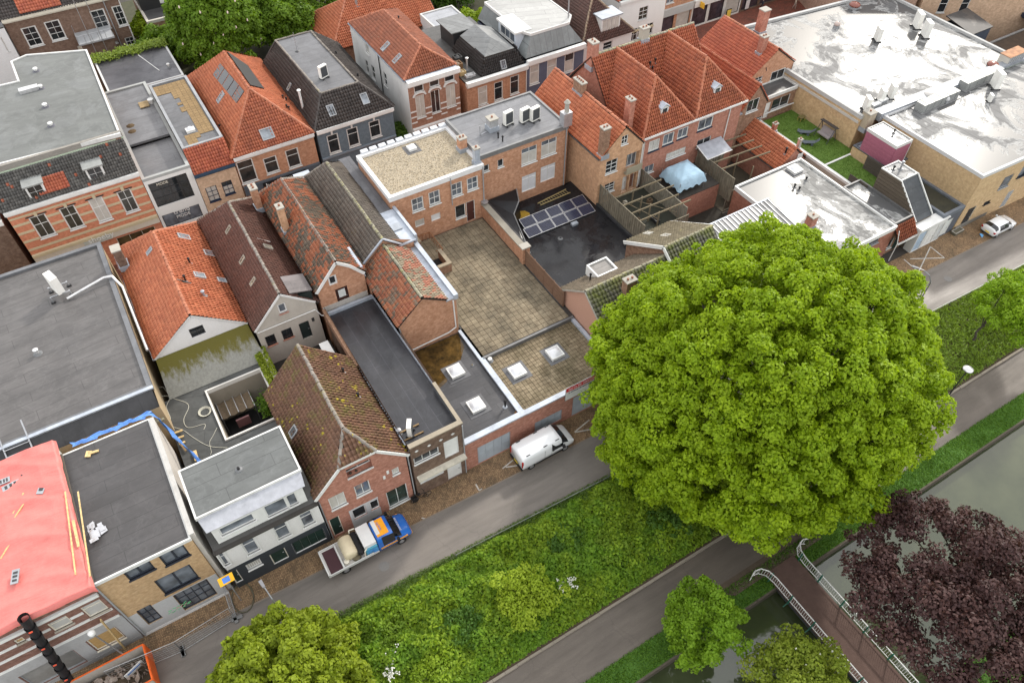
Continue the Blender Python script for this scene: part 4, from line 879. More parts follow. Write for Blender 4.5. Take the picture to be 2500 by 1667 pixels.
# white gable house with orange roof
h = House('orange_gable_house', 'house with bright orange pantile roof and white gable wall', 'house', (-4.95,2.55,48.0,63.0), 0, 7.0, plaster((.72,.71,.7), .12)); h.gable(0, 10.0)
h.win(0, 'e', 1690,1490,1850,1515, frame=DKMET, nx=2, ny=1, sill=False); h.done(); rt = h.root
pl, pr = gable_roof(h, -4.95,2.55,48.0,63.0,7.0,-1.2,10.0, T_OR, RIDGE_OR, hipb=3.4)
part('barge_board', MB().beam((-5.05,47.93,6.86),(-1.2,47.93,9.9),.05,.16).beam((-1.2,47.93,9.9),(2.65,47.93,6.86),.05,.16), plaster((.6,.6,.58)), rt)
for x, y, w, l in ((1645,665,.75,1.1),(1880,815,.8,1.15),(1785,1010,.7,1.0),(1985,1055,.6,.8)): rw(rt, pr, 'e', x, y, w, l)
rw(rt, pl, 'e', 1355,790, .5, .8)
for x, y in ((1710,900),(1670,1055)): rvent(rt, pr, 'e', x, y, h=.6)
part('pipe_run', MB().beam(plane_pt('e',1590,1050,pr)+Vector((0,0,.15)), plane_pt('e',1720,1085,pr)+Vector((0,0,.15)), .12,.1), BLACK, rt); rvent(rt, pr, 'e', 1835,1190, h=.55, r=.1, m=LEAD)
chimney(rt, -4.6,59.6,7.4,9.6,.7,.9,BRICK_BR,0,along='y')
gutter(rt, (2.78,48.0,6.75), (2.78,63,6.75), lead((.1,.1,.11)), .3); gutter(rt, (-5.15,48.0,6.8), (-5.15,63,6.8), ZINC)
# mossy membrane skirt and low roof with light well
h = House('low_annex', 'low grey membrane roof with light well, mossy slope and loose cables', 'building', [(-5.95,34.85),(1.5,34.85),(1.5,38.6),(3.0,38.6),(3.0,45.4),(-5.95,45.4)], 0, 4.4, plaster((.3,.29,.27))); rt = h.root
h.done(sides=[0,1,2,3]); zr_ = 4.55; LOWM = bitumen((.058,.06,.058), R(20), 1.2, gloss=.8, blot=.35)
for q in ((-5.95,-2.6,34.85,45.4),(-2.6,1.5,34.85,39.1),(-2.6,2.9,44.7,45.4)): part('roof', MB().box(*q, 4.3, zr_), LOWM, rt)
@cached
def skirtmat():
    t = NT('mossy_membrane', .85, .3); p = t.pos(); y = t.n('SeparateXYZ', {0: p}, 1); a = t.rng(y, 45.6, 47.9); st = t.noise(1.4, 6, .75, t.scaled(p, (1.6,.18,1)))
    c = t.mix(t.rng(t.noise(5, 6, .8), .3, .75), (.17,.17,.15), (.3,.3,.27)); c = t.mix(t.rng(t.math('ADD', t.math('MULTIPLY', a, .62), st), .7, .92, 0, .95), c, (.1,.088,.008)); c = t.mix(t.rng(t.noise(14, 3), .6, .75, 0, .6), c, (.05,.05,.04)); t.col(c); return t.m
slope(rt, [(-5.3,45.35,4.6),(2.85,45.35,4.6),(2.6,47.95,6.85),(-5.0,47.95,6.85)], skirtmat(), tiles=False)
part('well_trim', ring(MB(), rect(-2.62,2.1,39.1,44.72), .14, 4.3, 4.72), plaster((.66,.64,.6), .2), rt)
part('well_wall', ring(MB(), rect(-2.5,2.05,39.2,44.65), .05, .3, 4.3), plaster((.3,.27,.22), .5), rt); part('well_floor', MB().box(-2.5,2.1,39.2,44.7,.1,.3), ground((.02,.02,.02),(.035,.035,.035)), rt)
pg = thing('pergola', 'small courtyard pergola with brown fabric shade in the light well', 'pergola', (-1,44.6,.3))
for x in (-2.3,-1.6,-.9,-.2,.45): part('rafter', MB().beam((x,43.0,2.55),(x,44.6,2.85),.05,.05), metal((.5,.5,.5)), pg)
for p in ((-2.3,43.0),(.45,43.0)): part('post', MB().cyl((*p,.3),(*p,2.55),.05), metal((.25,.26,.27)), pg)
vv = [(-2.35+2.8*i/24, 43.05+1.5*j/3, 2.5+.3*j/3-.16*abs(math.sin(i/24*math.pi*4))) for j in range(4) for i in range(25)]
np_mesh('shade', vv, [(j*25+i, j*25+i+1, (j+1)*25+i+1, (j+1)*25+i) for j in range(3) for i in range(24)], wood((.2,.15,.1)), pg)
part('laundry', MB().box(-1.4,-.3,42.4,42.55,1.3,2.3), paint((.2,.1,.1)), pg)
for lab, x0, x1, y0, y1, z1 in (('wooden storage box in the corner of the light well',-2.4,-1.9,39.9,41.0,1.0),('wooden bench top at the front of the light well',-1.1,.4,39.4,39.9,.7),('grey crate in the far corner of the light well',.7,1.3,43.6,44.1,.8)):
    o = thing('storage_box', lab, 'box', ((x0+x1)/2,(y0+y1)/2,.3)); part('box', MB().box(x0,x1,y0,y1,.3,z1), wood((.22,.18,.13)), o); part('lid', MB().box(x0-.03,x1+.03,y0-.03,y1+.03,z1,z1+.05), wood((.3,.25,.18)), o)
def cable(nm, label, pts, z, m, r=.02):
    P = [at(f, x, y, z)+Vector((0,0,.03)) for f, x, y in pts]; Q = []
    for i in range(len(P)-1):
        a, b, c, d = P[max(i-1,0)], P[i], P[i+1], P[min(i+2,len(P)-1)]
        for k in range(6):
            t = k/6; Q.append(.5*((2*b)+(-a+c)*t+(2*a-5*b+4*c-d)*t*t+(-a+3*b-3*c+d)*t**3))
    Q.append(P[-1]); return solo(nm, MB().tube(Q, r, 5), m, label, 'cable', loc=tuple(P[0]))
CBL = paint((.55,.53,.44))
cable('cable', 'pale cable looping down the grey low roof from the alley', [('i',1370,600),('i',1480,600),('i',1450,690),('i',1485,790),('i',1465,850),('i',1590,890),('i',1690,960),('i',1820,1030),('i',1980,1045)], zr_, CBL)
cable('cable', 'pale cable curling from the mossy slope towards the coil', [('i',1365,540),('i',1420,518),('i',1490,605),('i',1640,670),('i',1600,800),('i',1640,870),('i',1780,840),('i',1775,885)], zr_, CBL)
cable('cable', 'thin cable running from the light well corner to the white house', [('i',1890,870),('i',1855,940),('i',1825,1000),('i',1840,1080),('i',1830,1105)], zr_, CBL, .016)
mb = MB(); c = at('i',1785,735,zr_)
for k in range(4): mb.tube([c+Vector(((.38+.04*k)*math.cos(t*.42), (.38+.04*k)*math.sin(t*.42), .04+.03*k)) for t in range(16)], .022, 5)
solo('cable_coil', mb, CBL, 'coil of pale cable on the grey low roof beside the light well', 'cable coil', loc=tuple(c))
bl = sheetmat((.1,.25,.62)); vv = []
for i in range(26):
    t = i/25; p = Vector((-11.8+5.6*min(1,t*1.35), 41.0, 8.9)) if t < .74 else Vector((-6.2+1.4*(t-.74)/.26, 41.0-3.0*(t-.74)/.26, 8.6-3.7*(t-.74)/.26))
    for k in range(5): vv.append((p.x+.12*math.sin(i*1.7+k), p.y-.25+.1*k+.04*math.sin(i*2.3+k*2), p.z+.1*math.sin(i*1.1+k*1.9)+.06*math.cos(i*2.9)))
tag(np_mesh('tarpaulin', vv, [(i*5+k, i*5+k+1, (i+1)*5+k+1, (i+1)*5+k) for i in range(25) for k in range(4)], bl, off=(-8,41,8)), 'bunched blue tarpaulin along the roof edge beside the dark hall', 'tarpaulin')
for k, (a, b) in enumerate([((1500,910),(1620,1070)),((1520,915),(1588,890)),((1535,965),(1600,940)),((1560,1010),(1612,990)),((1690,1070),(1715,1155))]):
    p, q = at('i',*a,4.75), at('i',*b,4.75); solo('plank', MB().beam(p, q, .16 if k != 4 else .3, .07), PINE if k else wood((.3,.2,.1)), ['long brown plank at the foot of the blue tarpaulin','topmost short pine offcut beside the blue tarpaulin','middle short pine offcut beside the blue tarpaulin','lowest short pine offcut beside the blue tarpaulin','wide plank leaning on the edge of the white house roof'][k], 'plank', 'planks on the low roof', loc=tuple((p+q)/2))
for k, (x, y) in enumerate(((760,1100),(782,1100),(828,1080))):
    c = at('i',x,y,8.8); solo('wood_block', MB().obox(c+Vector((0,0,.04)), (.1,.22,0) if k < 2 else (.25,-.03,0), (.09,-.03,0) if k < 2 else (.02,.08,0), (0,0,.04)), PINE, ['left of three pine blocks on the beige house roof','middle of three pine blocks on the beige house roof','right of three pine blocks on the beige house roof'][k], 'wood block', loc=tuple(c))
fl = MB(); c = at('l',785,330,8.78); g = np.random.default_rng(4)
for k in range(11): fl.obox(c+Vector((g.uniform(-.3,.4),g.uniform(-.8,.8),.05+.02*k)), (g.uniform(.12,.3),g.uniform(-.1,.1),0), (g.uniform(-.06,.06),g.uniform(.1,.25),g.uniform(-.05,.05)), (0,0,.01))
solo('foil_scrap', fl, metal((.6,.6,.62), .25), 'crumpled silver foil on the beige house roof near the red tarpaulin', 'foil', loc=tuple(c))

# grey rendered house with brown roof
h = House('brown_roof_house', 'grey rendered gable house under a dark brown tiled roof', 'house', (2.95,8.3,46.5,63.0), 0, 7.2, plaster((.46,.43,.38), .3)); h.gable(0, 10.1, ur=2.7, zr2=7.9)
h.win(0, 'f', 645,1270,745,1320, nx=1, ny=1, fw=.12, gl=GLASSB, sill=BRICK_RD); h.win(0, 'j', 520,85,632,130, frame=DKMET, nx=2, ny=1, sill=BRICK_RD); h.win(0, 'j', 662,30,775,70, frame=DKMET, nx=2, ny=1, sill=BRICK_RD)
h.door(0, 'f', 840,1440,970,1540, paint((.02,.03,.028)), frame=DKMET); h.panel(0, 'f', 955,1385,985,1405, DKMET, 'vent_grille'); h.done(); rt = h.root
pl, pr = gable_roof(h, 2.95,8.5,46.5,63.0,7.2,5.7,10.1, T_BRN, RIDGE_GR, zeR=7.6, hipb=3.0, tw=.22, tl=.3)
part('barge_board', MB().beam((2.85,46.42,7.05),(5.7,46.42,10.0),.06,.18).beam((5.7,46.42,10.0),(8.3,46.42,7.75),.06,.18), WHITE, rt)
for x, y in ((225,595),(350,865),(445,1060)): rw(rt, pl, 'f', x, y, .45, .85, gl=glass((.3,.27,.2)), m=paint((.3,.27,.22)))
rw(rt, pr, 'f', 560,755, .5, .85, gl=glass((.3,.27,.2)), m=paint((.35,.32,.27))); part('batten', MB().beam(plane_pt('f',470,675,pr)+Vector((0,0,.12)), plane_pt('f',590,710,pr)+Vector((0,0,.12)), .08,.06), WHITE, rt)
part('dormer_roof', MB().prism([(6.5,46.55,9.55),(8.35,46.55,9.0),(8.35,48.8,9.0),(6.5,48.8,9.55)], (0,0,.12)), bitumen((.11,.095,.095), gloss=.5), rt); part('dormer', MB().box(6.7,8.25,46.65,48.7,7.6,8.95), paint((.02,.028,.026)), rt)
chimney(rt, 8.2,60.3,8.0,10.6,.6,.9,BRICK_OR,2,along='y'); gutter(rt, (8.58,46.5,7.55), (8.58,63,7.55), lead((.13,.13,.14)), .22)
pipe(rt, [(3.0,46.38,6.9),(8.1,46.38,6.95),(8.5,46.38,6.0),(9.0,46.2,5.9)], .05, WHITE)
yd = solo('yard', MB().box(3.05,8.6,41.2,46.45,2.3,2.6), ground((.03,.027,.024),(.05,.045,.04)), kind='structure')
h = House('yard_wall', 'plastered yard wall overgrown with yellow green climber', 'wall', (2.7,3.0,38.6,46.4), 0, 5.0, plaster((.5,.45,.38), .4)); h.done(); part('coping', MB().box(2.66,3.04,38.55,46.45,5.0,5.08), plaster((.5,.47,.42)), h.root)
ws = thing('white_cabinet', 'white cabinet in the yard behind the mossy brown roof', 'cabinet', (7.6,43.0,2.6)); part('cabinet', MB().box(7.2,7.9,42.2,43.9,2.6,5.4), WHITE, ws); part('lid', MB().box(7.15,7.95,42.15,43.95,5.4,5.46), WHITE, ws)
for k, (x, y, lb) in enumerate(((6.2,45.2,'black garden chair below the dark yard door'),(6.9,44.7,'black garden chair beside the white cabinet in the yard'))):
    o = thing('garden_chair', lb, 'chair', (x,y,2.6), 'garden chairs in the yard'); part('seat', MB().box(x-.28,x+.28,y-.28,y+.28,2.98,3.06), BLACK, o); part('backrest', MB().box(x-.28,x+.28,y+.24,y+.3,3.06,3.6), BLACK, o)
    for sx in (-.24,.24):
        for sy in (-.24,.24): part('leg', MB().box(x+sx-.02,x+sx+.02,y+sy-.02,y+sy+.02,2.6,2.98), wood((.4,.25,.1)), o)

# mottled orange roof with brick gable
h = House('mottled_roof_house', 'brick gable house with mottled orange and black tile roof', 'house', (8.75,13.0,46.6,62.0), 0, 8.7, BRICK_OR); h.gable(0, 11.1, ur=2.0, zr2=9.0)
h.win(0, 'f', 1100,1020,1195,1070, nx=1, ny=1, fw=.14, sill=False); h.dooruz(0, 1.45, 2.55, 5.95, 8.05, paint((.05,.02,.015)), frame=paint((.05,.02,.015)), lab='dark brown door with white glazed upper half')
h.paneluz(0, 1.68, 2.3, 7.0, 7.85, paint((.6,.62,.6)), 'door_light', .03); h.done(); rt = h.root
pl, pr = gable_roof(h, 8.7,13.1,46.6,61.8,8.7,10.8,11.1, T_MIX, RIDGE_GR, zeR=8.9, hipb=2.4, tw=.25)
part('barge_board', MB().beam((8.6,46.5,8.5),(10.8,46.5,11.0),.07,.26).beam((10.8,46.5,11.0),(11.9,46.5,10.1),.07,.26).beam((11.9,46.5,10.1),(13.0,46.5,8.7),.07,.26), WHITE, rt)
p = plane_pt('f',730,590,pl); chimney(rt, p.x, p.y, p.z-.4, p.z+2.6, .55,.75,BRICK_YE,1,along='y'); part('lead_gutter', MB().prism([(12.2,46.7,9.0),(13.05,46.7,9.0),(13.05,49.6,9.0),(12.2,49.6,9.0)], (0,0,.35)), ZINC, rt)
part('step', MB().box(10.0,12.2,46.2,46.55,5.85,6.0), LEAD, rt); part('render', MB().box(8.8,12.95,46.56,46.599,5.2,6.6), plaster((.45,.42,.38), .6), rt)
gutter(rt, (8.62,46.6,8.45), (8.62,62,8.45), lead((.2,.2,.21)), .25)

# long grey tile roof
h = House('grey_roof_house', 'long house with weathered grey tile roof and membrane strip', 'house', (13.15,18.4,47.9,62.5), 0, 8.2, BRICK_OR); h.gable(0, 10.4, ur=2.4, zr2=9.0); h.done(); rt = h.root
A, E, F, B = (13.05,47.8,8.15),(15.55,47.8,10.4),(15.55,60.6,10.4),(13.05,62.4,8.15); Dr, Cr = (17.2,47.8,9.05),(17.2,61.8,9.05)
slope(rt, [A,E,F,B], T_GRY, tw=.25); slope(rt, [Dr,Cr,F,E], T_GRY, tw=.25); slope(rt, [B,F,Cr], T_GRY); ridge(rt, E, F, RIDGE_MO); ridge(rt, B, F, RIDGE_GR)
flat_roof(rt, rect(17.2,18.4,52.6,62.3), 9.1, bitumen((.075,.075,.082), R(90), 1.)); flat_roof(rt, rect(16.9,18.6,47.7,52.6), 9.1, ZINC, name='lead_flat'); part('hatch', MB().box(17.3,18.2,49.6,50.5,9.1,9.22), LEAD, rt); part('parapet', MB().box(18.6,18.85,48.0,53.5,8.6,9.35), ZINC, rt)
part('verge', MB().beam((13.0,47.75,8.2),(15.55,47.75,10.5),.16,.12).beam((15.55,47.75,10.5),(17.2,47.75,9.15),.16,.12), ZINC, rt); gutter(rt, (12.98,46.8,8.1),(12.98,62.5,8.1), ZINC, .4)
part('roof_box', MB().box(12.6,14.2,61.6,63.0,8.2,8.6), ZINC, rt)

# red roof extension with brick end wall
h = House('red_roof_extension', 'brick extension with patchy red tile roof and lead gutter above the garage', 'house', (13.25,18.65,40.45,47.8), 0, 7.7, BRICK_OR); h.gable(0, 0, pts=[(5.4,8.2),(4.3,8.35),(2.3,9.75),(0,7.7)]); h.done(); rt = h.root
A, E, F, B = (13.1,40.3,7.6),(15.55,40.3,9.8),(15.55,47.75,9.8),(13.1,47.75,7.6); Dr, Cr = (17.75,40.3,8.4),(17.75,47.75,8.4)
slope(rt, [A,E,F,B], T_MIX2, tw=.25); slope(rt, [Dr,Cr,F,E], tilemat((.36,.15,.1),(.46,.2,.13), dark=.3, patch=.3, patchc=(.2,.17,.12)), tw=.25); ridge(rt, E, F, RIDGE_MO)
part('lead_gutter', MB().box(17.7,18.4,40.35,47.8,8.1,8.25), ZINC, rt); part('parapet', MB().box(18.4,18.8,40.3,48.0,8.0,8.55), ZINC, rt)
pipe(rt, [(18.3,40.32,8.0),(18.35,40.32,4.6),(17.6,40.32,4.3),(13.9,40.32,4.1)], .06, WHITE); pipe(rt, [(13.2,40.3,7.4),(13.35,40.3,6.4)], .06, ALU); part('downwall', MB().box(18.66,18.8,40.6,47.8,4.05,8.0), plaster((.42,.36,.28)), rt)

# gravel roof building
h = House('gravel_roof_building', 'orange brick building with pale gravel roof facing the terrace', 'building', (18.45,28.3,52.65,60.1), 0, 10.35, BRICK_OR)
for xa, ya, xb, yb in ((1850,325,1970,400),(2005,265,2118,345),(2208,190,2315,270)): h.win(0, 'f', xa, ya, xb, yb, nx=2, ny=2, fw=.11, gl=GLASSB)
h.win(0, 'g', 145,140,250,215, nx=2, ny=2, fw=.11, gl=GLASSB); u0,u1,z0,z1 = h.px(0,'g',40,390,222,470); h.wuz(0, u0, u0+(u1-u0)*.52, 5.0, 6.6, nx=1, ny=1); h.dooruz(0, u0+(u1-u0)*.56, u1, 4.15, 6.6, paint((.07,.025,.02)), frame=WHITE)
h.win(0, 'f', 1885,515,1975,545, nx=1, ny=1, gl=CURT, sill=False, name='hatch_window'); h.win(0, 'f', 2030,465,2118,490, nx=1, ny=1, gl=paint((.6,.6,.6)), sill=False, name='vent_panel')
h.done(); rt = h.root
GRAV = ground((.3,.24,.16),(.46,.4,.3), 3.5, .95, 14, .8)
part('roof', MB().box(18.5,28.25,52.7,60.05,9.9,10.15), GRAV, rt); part('coping', ring(MB(), rect(18.45,28.3,52.65,60.1), .3, 9.9, 10.42, .06), plaster((.66,.66,.66), .3), rt)
gv = np.random.default_rng(8); n = 9000; X = np.stack([gv.uniform(18.8,28.0,n), gv.uniform(53.0,59.8,n), np.full(n,10.16)],1); Vg, Fg = leaf_cards(X, gv.normal(size=(n,3))*.5+np.array([0,0,1]), .11, 3, .8); np_mesh('gravel', Vg, Fg, ground((.36,.3,.21),(.58,.52,.42), 6), rt, None, 'stuff')
p = at('b',1490,1340,10.15); dome_light(rt, p.x, p.y, 10.15, .8,.8)
for k in range(10): x = 19.0+k*.95; part('parapet_block', MB().box(x,x+.7,60.05,60.55,10.0,10.6), plaster((.55,.57,.6), .2), rt)
for x, y, w in ((27.8,55.9,.7),(27.9,53.2,.5)): chimney(rt, x, y, 10.1, 11.6 if w > .6 else 12.0, w, w*1.1, BRICK_OR if w > .6 else ZINC, 2 if w > .6 else 1)
pipe(rt, [(24.7,52.55,10.2),(24.7,52.55,7.0)], .05); pipe(rt, [(28.2,52.55,10.2),(28.2,52.55,4.2)], .06)
sd = thing('satellite_dish', 'grey satellite dish on the corner of the gravel roof building', 'satellite dish', (28.2,52.4,6.1)); part('dish', MB().lathe((28.15,52.35,6.0), [(.1,0),(.35,.1),(.38,.14)], 12), ALU, sd); part('arm', MB().beam((28.2,52.6,6.0),(28.15,52.35,6.05),.05,.05), ALU, sd)
# steps with rail at the terrace corner
st_ = thing('cellar_stair', 'sunken stair with low brick walls and rusty railing at the terrace corner', 'stair', (20.6,50.5,4.1)); 
part('wall', MB().box(20.0,20.25,50.9,52.6,4.1,5.6).box(20.3,21.6,47.2,47.5,4.1,5.1).box(21.3,21.6,47.5,49.4,4.1,5.1), BRICK_DK, st_); part('coping', MB().box(19.95,20.3,50.85,52.62,5.6,5.68).box(20.25,21.65,47.15,47.52,5.1,5.2).box(21.27,21.65,47.52,49.45,5.1,5.2), plaster((.3,.25,.18), .6), st_); part('stairwell_shade', MB().box(20.3,21.3,47.5,49.4,4.1,4.14), BLACK, st_)  # thin black slab painted as the shade of the stairwell, no real opening
RUST = paint((.3,.13,.06)); rl = [(20.4,52.4),(21.9,52.4),(21.9,49.6),(21.2,49.6)]
for a, b in zip(rl, rl[1:]): part('rail', MB().beam((*a,4.95),(*b,4.95),.05,.05), RUST, st_)
for k in range(9): part('baluster', MB().box(21.88,21.92,49.6+k*.35,49.64+k*.35,4.1,4.95), RUST, st_)
for k in range(5): part('baluster', MB().box(20.4+k*.35,20.44+k*.35,52.38,52.42,4.1,4.95), RUST, st_)

# brick block with air conditioners on a grey roof
h = House('brick_block', 'two storey orange brick block with air conditioners on grey roof', 'building', (28.35,38.45,53.2,60.4), 0, 10.95, BRICK_OR)
for f, xa, ya, xb, yb in (('c',270,1345,405,1440),('c',448,1275,580,1370)): h.win(0, f, xa, ya, xb, yb, nx=2, ny=2, ys=[.72], cur=.8, gl=GLASSB)
for xa, ya, xb, yb, lb in ((640,120,765,215,'whitewashed window above the black roof'),(810,35,935,125,'whitewashed window nearer the corner')): h.win(0, 'g', xa, ya, xb, yb, nx=2, ny=2, ys=[.78], gl=paint((.6,.6,.62), .4), sill=False, lab=lb)
h.win(0, 'c', 55,1440,108,1490, nx=1, ny=1); h.win(0, 'g', 295,20,347,60, nx=1, ny=1); h.done(); rt = h.root
part('roof', MB().box(28.4,38.4,53.25,60.35,10.6,10.85), bitumen((.13,.132,.14), R(0), 1.0, wet=.4, gloss=.5, blot=.25), rt); part('coping', ring(MB(), rect(28.35,38.45,53.2,60.4), .2, 10.5, 10.98, .04), lead((.2,.2,.2)), rt)
pipe(rt, [(38.2,53.1,10.8),(38.2,53.1,3.7)], .06); part('chimney', MB().box(37.75,38.75,53.0,53.8,10.9,12.4), metal((.6,.6,.62)), rt); part('chimney_pot', MB().lathe((38.3,53.4,12.4), [(.25,0),(.22,.9),(.35,1.0),(.1,1.3)], 8), CONC, rt)
def ac_unit(lab, loc, rz=0, sc=1.):
    o = thing('air_conditioner', lab, 'air conditioner', (0,0,0), 'roof air conditioners'); W_ = paint((.76,.75,.7), .4)
    part('cabinet', MB().box(-.45,.45,-.18,.18,.12,1.35), W_, o); part('grille', MB().box(-.38,.38,-.2,-.181,.25,1.25), paint((.06,.065,.07)), o); part('fan_guard', MB().lathe((0,0,0),[(.01,0),(.02,.01)],6), DKMET, o) if False else None
    for x in (-.35,.35): part('foot', MB().box(x-.06,x+.06,-.35,.35,0,.12), DKMET, o)
    o.location = loc; o.rotation_euler.z = rz; o.scale = (sc,)*3; return o
for k, (x, y) in enumerate(((150,1120),(298,1095),(388,1085))): p = at('c',x,y,10.85); ac_unit(['single air conditioner on the grey roof of the brick block','left of the paired air conditioners on the grey roof','right of the paired air conditioners on the grey roof'][k], (p.x,p.y,10.85), R(10), 1.15)
ac_unit('air conditioner on wooden bearers on the long black tar roof', (AC5.x,AC5.y,6.55), R(60), .95)
for k in (-.4,.4): solo('bearer', MB().beam((AC5.x-.8,AC5.y+k,6.58),(AC5.x+.9,AC5.y+k,6.58),.1,.08), wood((.3,.2,.1)), ['nearer wooden bearer under the air conditioner on the tar roof','farther wooden bearer under the air conditioner on the tar roof'][k > 0], 'beam', loc=(AC5.x,AC5.y+k,6.58))
chimney(rt, 31.6,56.6,10.85,12.1,.9,.9,metal((.6,.6,.6)),1); part('mast', MB().cyl((30.0,56.2,10.85),(30.0,56.2,12.0),.04).tube([(30.0,56.2,11.0),(31.3,56.5,11.0)],.03), ALU, rt)
for x, y in ((60,1240),(100,1270)): rvent(rt, [(0,0,10.85),(1,0,10.85),(0,1,10.85)], 'c', x, y, h=.5, base=False)
# ---------------------------------------------------------------- orange roofs in the middle right
h = House('chimney_house', 'brick house with orange pantile roof and three chimneys beside grey roof', 'house', (39.3,44.6,48.6,61.2), 0, 9.5, BRICK_YE); h.gable(0, 12.15, ur=2.75); h.gable(2, 12.15)
h.win(0, 'c', 1172,1228,1220,1285, nx=2, ny=2, fw=.08); h.win(0, 'c', 1032,1455,1122,1530, nx=2, ny=3); h.win(0, 'g', 1385,190,1465,235, nx=2, ny=3)
h.wuz(0, 3.35, 4.95, 6.7, 8.6, nx=3, ny=1, gl=GLASSB, name='balcony_door', rec=.5, sill=False); h.dooruz(0, 3.2, 4.0, 3.85, 5.9, WHITE, rec=.4); h.dooruz(0, 4.15, 4.95, 3.85, 5.9, paint((.2,.1,.07)), rec=.4); h.done(); rt = h.root
part('balcony', MB().box(42.5,44.5,48.2,48.6,6.4,6.6).box(42.5,44.5,48.15,48.25,6.6,7.2), plaster((.3,.27,.2), .5), rt)
pl, pr = gable_roof(h, 39.3,44.6,48.6,61.2,9.5,42.05,12.15, T_OR, RIDGE_OR)
p = Vector((41.9,56.4,12.0)); chimney(rt, p.x, p.y, 11.5, 13.1, .6, 1.5, BRICK_DK, 4, along='y')
chimney(rt, 39.75,48.9,9.2,12.6,.7,.8,BRICK_DK,2); chimney(rt, 44.5,51.3,9.0,12.9,.6,.9,BRICK_RD,2,along='y')
gutter(rt, (39.15,48.6,9.3),(39.15,61,9.3), lead((.12,.12,.12)), .25)
pipe(rt, [(44.5,48.5,9.3),(44.5,48.5,4.0)], .06, WHITE)

h = House('twin_hip_house', 'big brick house with twin hipped wings of weathered orange tiles', 'house', [(45.2,49.35),(58.7,49.35),(58.7,62.6),(45.2,62.6)], 0, 9.4, BRICK_RD)
for xa, ya, xb, yb, n in ((1418,1275,1500,1335,2),(1548,1215,1628,1278,2),(1678,1165,1755,1222,2),(1865,1085,1975,1135,2)): h.win(0, 'c', xa, ya, xb, yb, nx=n, ny=1, fw=.12, gl=GLASSB, cur=.3, sill=NAVYP)
h.win(0, 'c', 1572,1382,1735,1372, nx=4, ny=2, ys=[.7], gl=GLASSB, cur=.3); h.win(0, 'c', 1375,1500,1450,1535, nx=2, ny=1, gl=GLASSB); h.win(0, 'c', 1850,1265,1960,1280, nx=2, ny=1)
for u in (1.0,): h.wuz(0, u, u+1.2, 4.4, 5.9, nx=2, ny=1)
h.gable(3, 13.7, ur=3.6); h.gable(1, 13.7, ur=9.65); h.tops[3] = [(13.25,9.4),(7.0,9.4),(3.6,13.7),(0.,9.4)]; h.tops[1] = [(13.25,9.4),(9.65,13.7),(6.25,9.4),(0,9.4)]
h.done(); rt = h.root; e = 9.35; yf = 49.15
L0, L1, R0_, R1_ = (44.95,yf,e),(51.7,yf,e),(51.95,yf,e),(58.95,yf,e); rl, rlb = (48.3,52.3,13.7),(48.3,59,13.7); rr, rrb = (55.2,52.6,13.7),(55.2,59,13.7)
ym, zm = 55.4, 9.35; ML, MR = (45.1,59,13.7),(58.8,59,13.7)
TT = T_OR2
slope(rt, [L0,L1,rl], TT); slope(rt, [R0_,R1_,rr], TT)
slope(rt, [(44.95,yf,e),(48.3,52.3,13.7),(48.3,59,13.7),(44.95,55.4,e)], TT); slope(rt, [(51.82,yf,e),(51.82,55.4,e),(48.3,59,13.7),(48.3,52.3,13.7)], TT)
slope(rt, [(51.85,yf,e),(55.2,52.6,13.7),(55.2,59,13.7),(51.85,55.4,e)], TT); slope(rt, [(58.95,yf,e),(58.95,55.4,e),(55.2,59,13.7),(55.2,52.6,13.7)], TT)
slope(rt, [(45.0,55.4,e),(48.3,59,13.69),(45.0,59,13.69)], TT); slope(rt, [(51.8,55.4,e),(55.2,59,13.69),(48.3,59,13.69)], TT); slope(rt, [(58.8,55.4,e),(58.8,59,13.69),(55.2,59,13.69)], TT)
slope(rt, [(45.0,62.9,e),(58.8,62.9,e),(58.8,59,13.7),(45.0,59,13.7)], TT)
for p, q in ((ML,MR),(rl,rlb),(rr,rrb)): ridge(rt, p, q, RIDGE_MO if p is ML else RIDGE_OR)
for p, q in ((L0,rl),(L1,rl),(R0_,rr),(R1_,rr)): ridge(rt, p, q, RIDGE_OR)
part('valley', MB().beam((44.95,55.4,e+.1),(48.3,59,13.75),.12,.06).beam((51.82,55.4,e+.1),(48.3,59,13.75),.12,.06).beam((51.86,55.4,e+.1),(55.2,59,13.75),.12,.06), BLACK, rt); part('valley_gutter', MB().box(51.6,52.05,49.3,55.6,9.2,9.42), lead((.08,.08,.08)), rt)
gutter(rt, (44.9,yf-.1,9.3),(59.0,yf-.1,9.3), WHITE, .22, .2)
chimney(rt, 45.4,59.3,12.0,15.0,.8,1.0,BRICK_RD,2,CONC,along='y'); p = at('c',1390,330,14.2); chimney(rt, 51.9,59.1,13.3,14.9,.7,.9,plaster((.4,.38,.32)),2)
for x, y, z in ((1420,600,0),(1465,570,0),(1440,640,0)): rvent(rt, [(48.3,59,13.7),(55.2,59,13.7),(51.8,55.4,e)], 'c', x, y, h=.45)
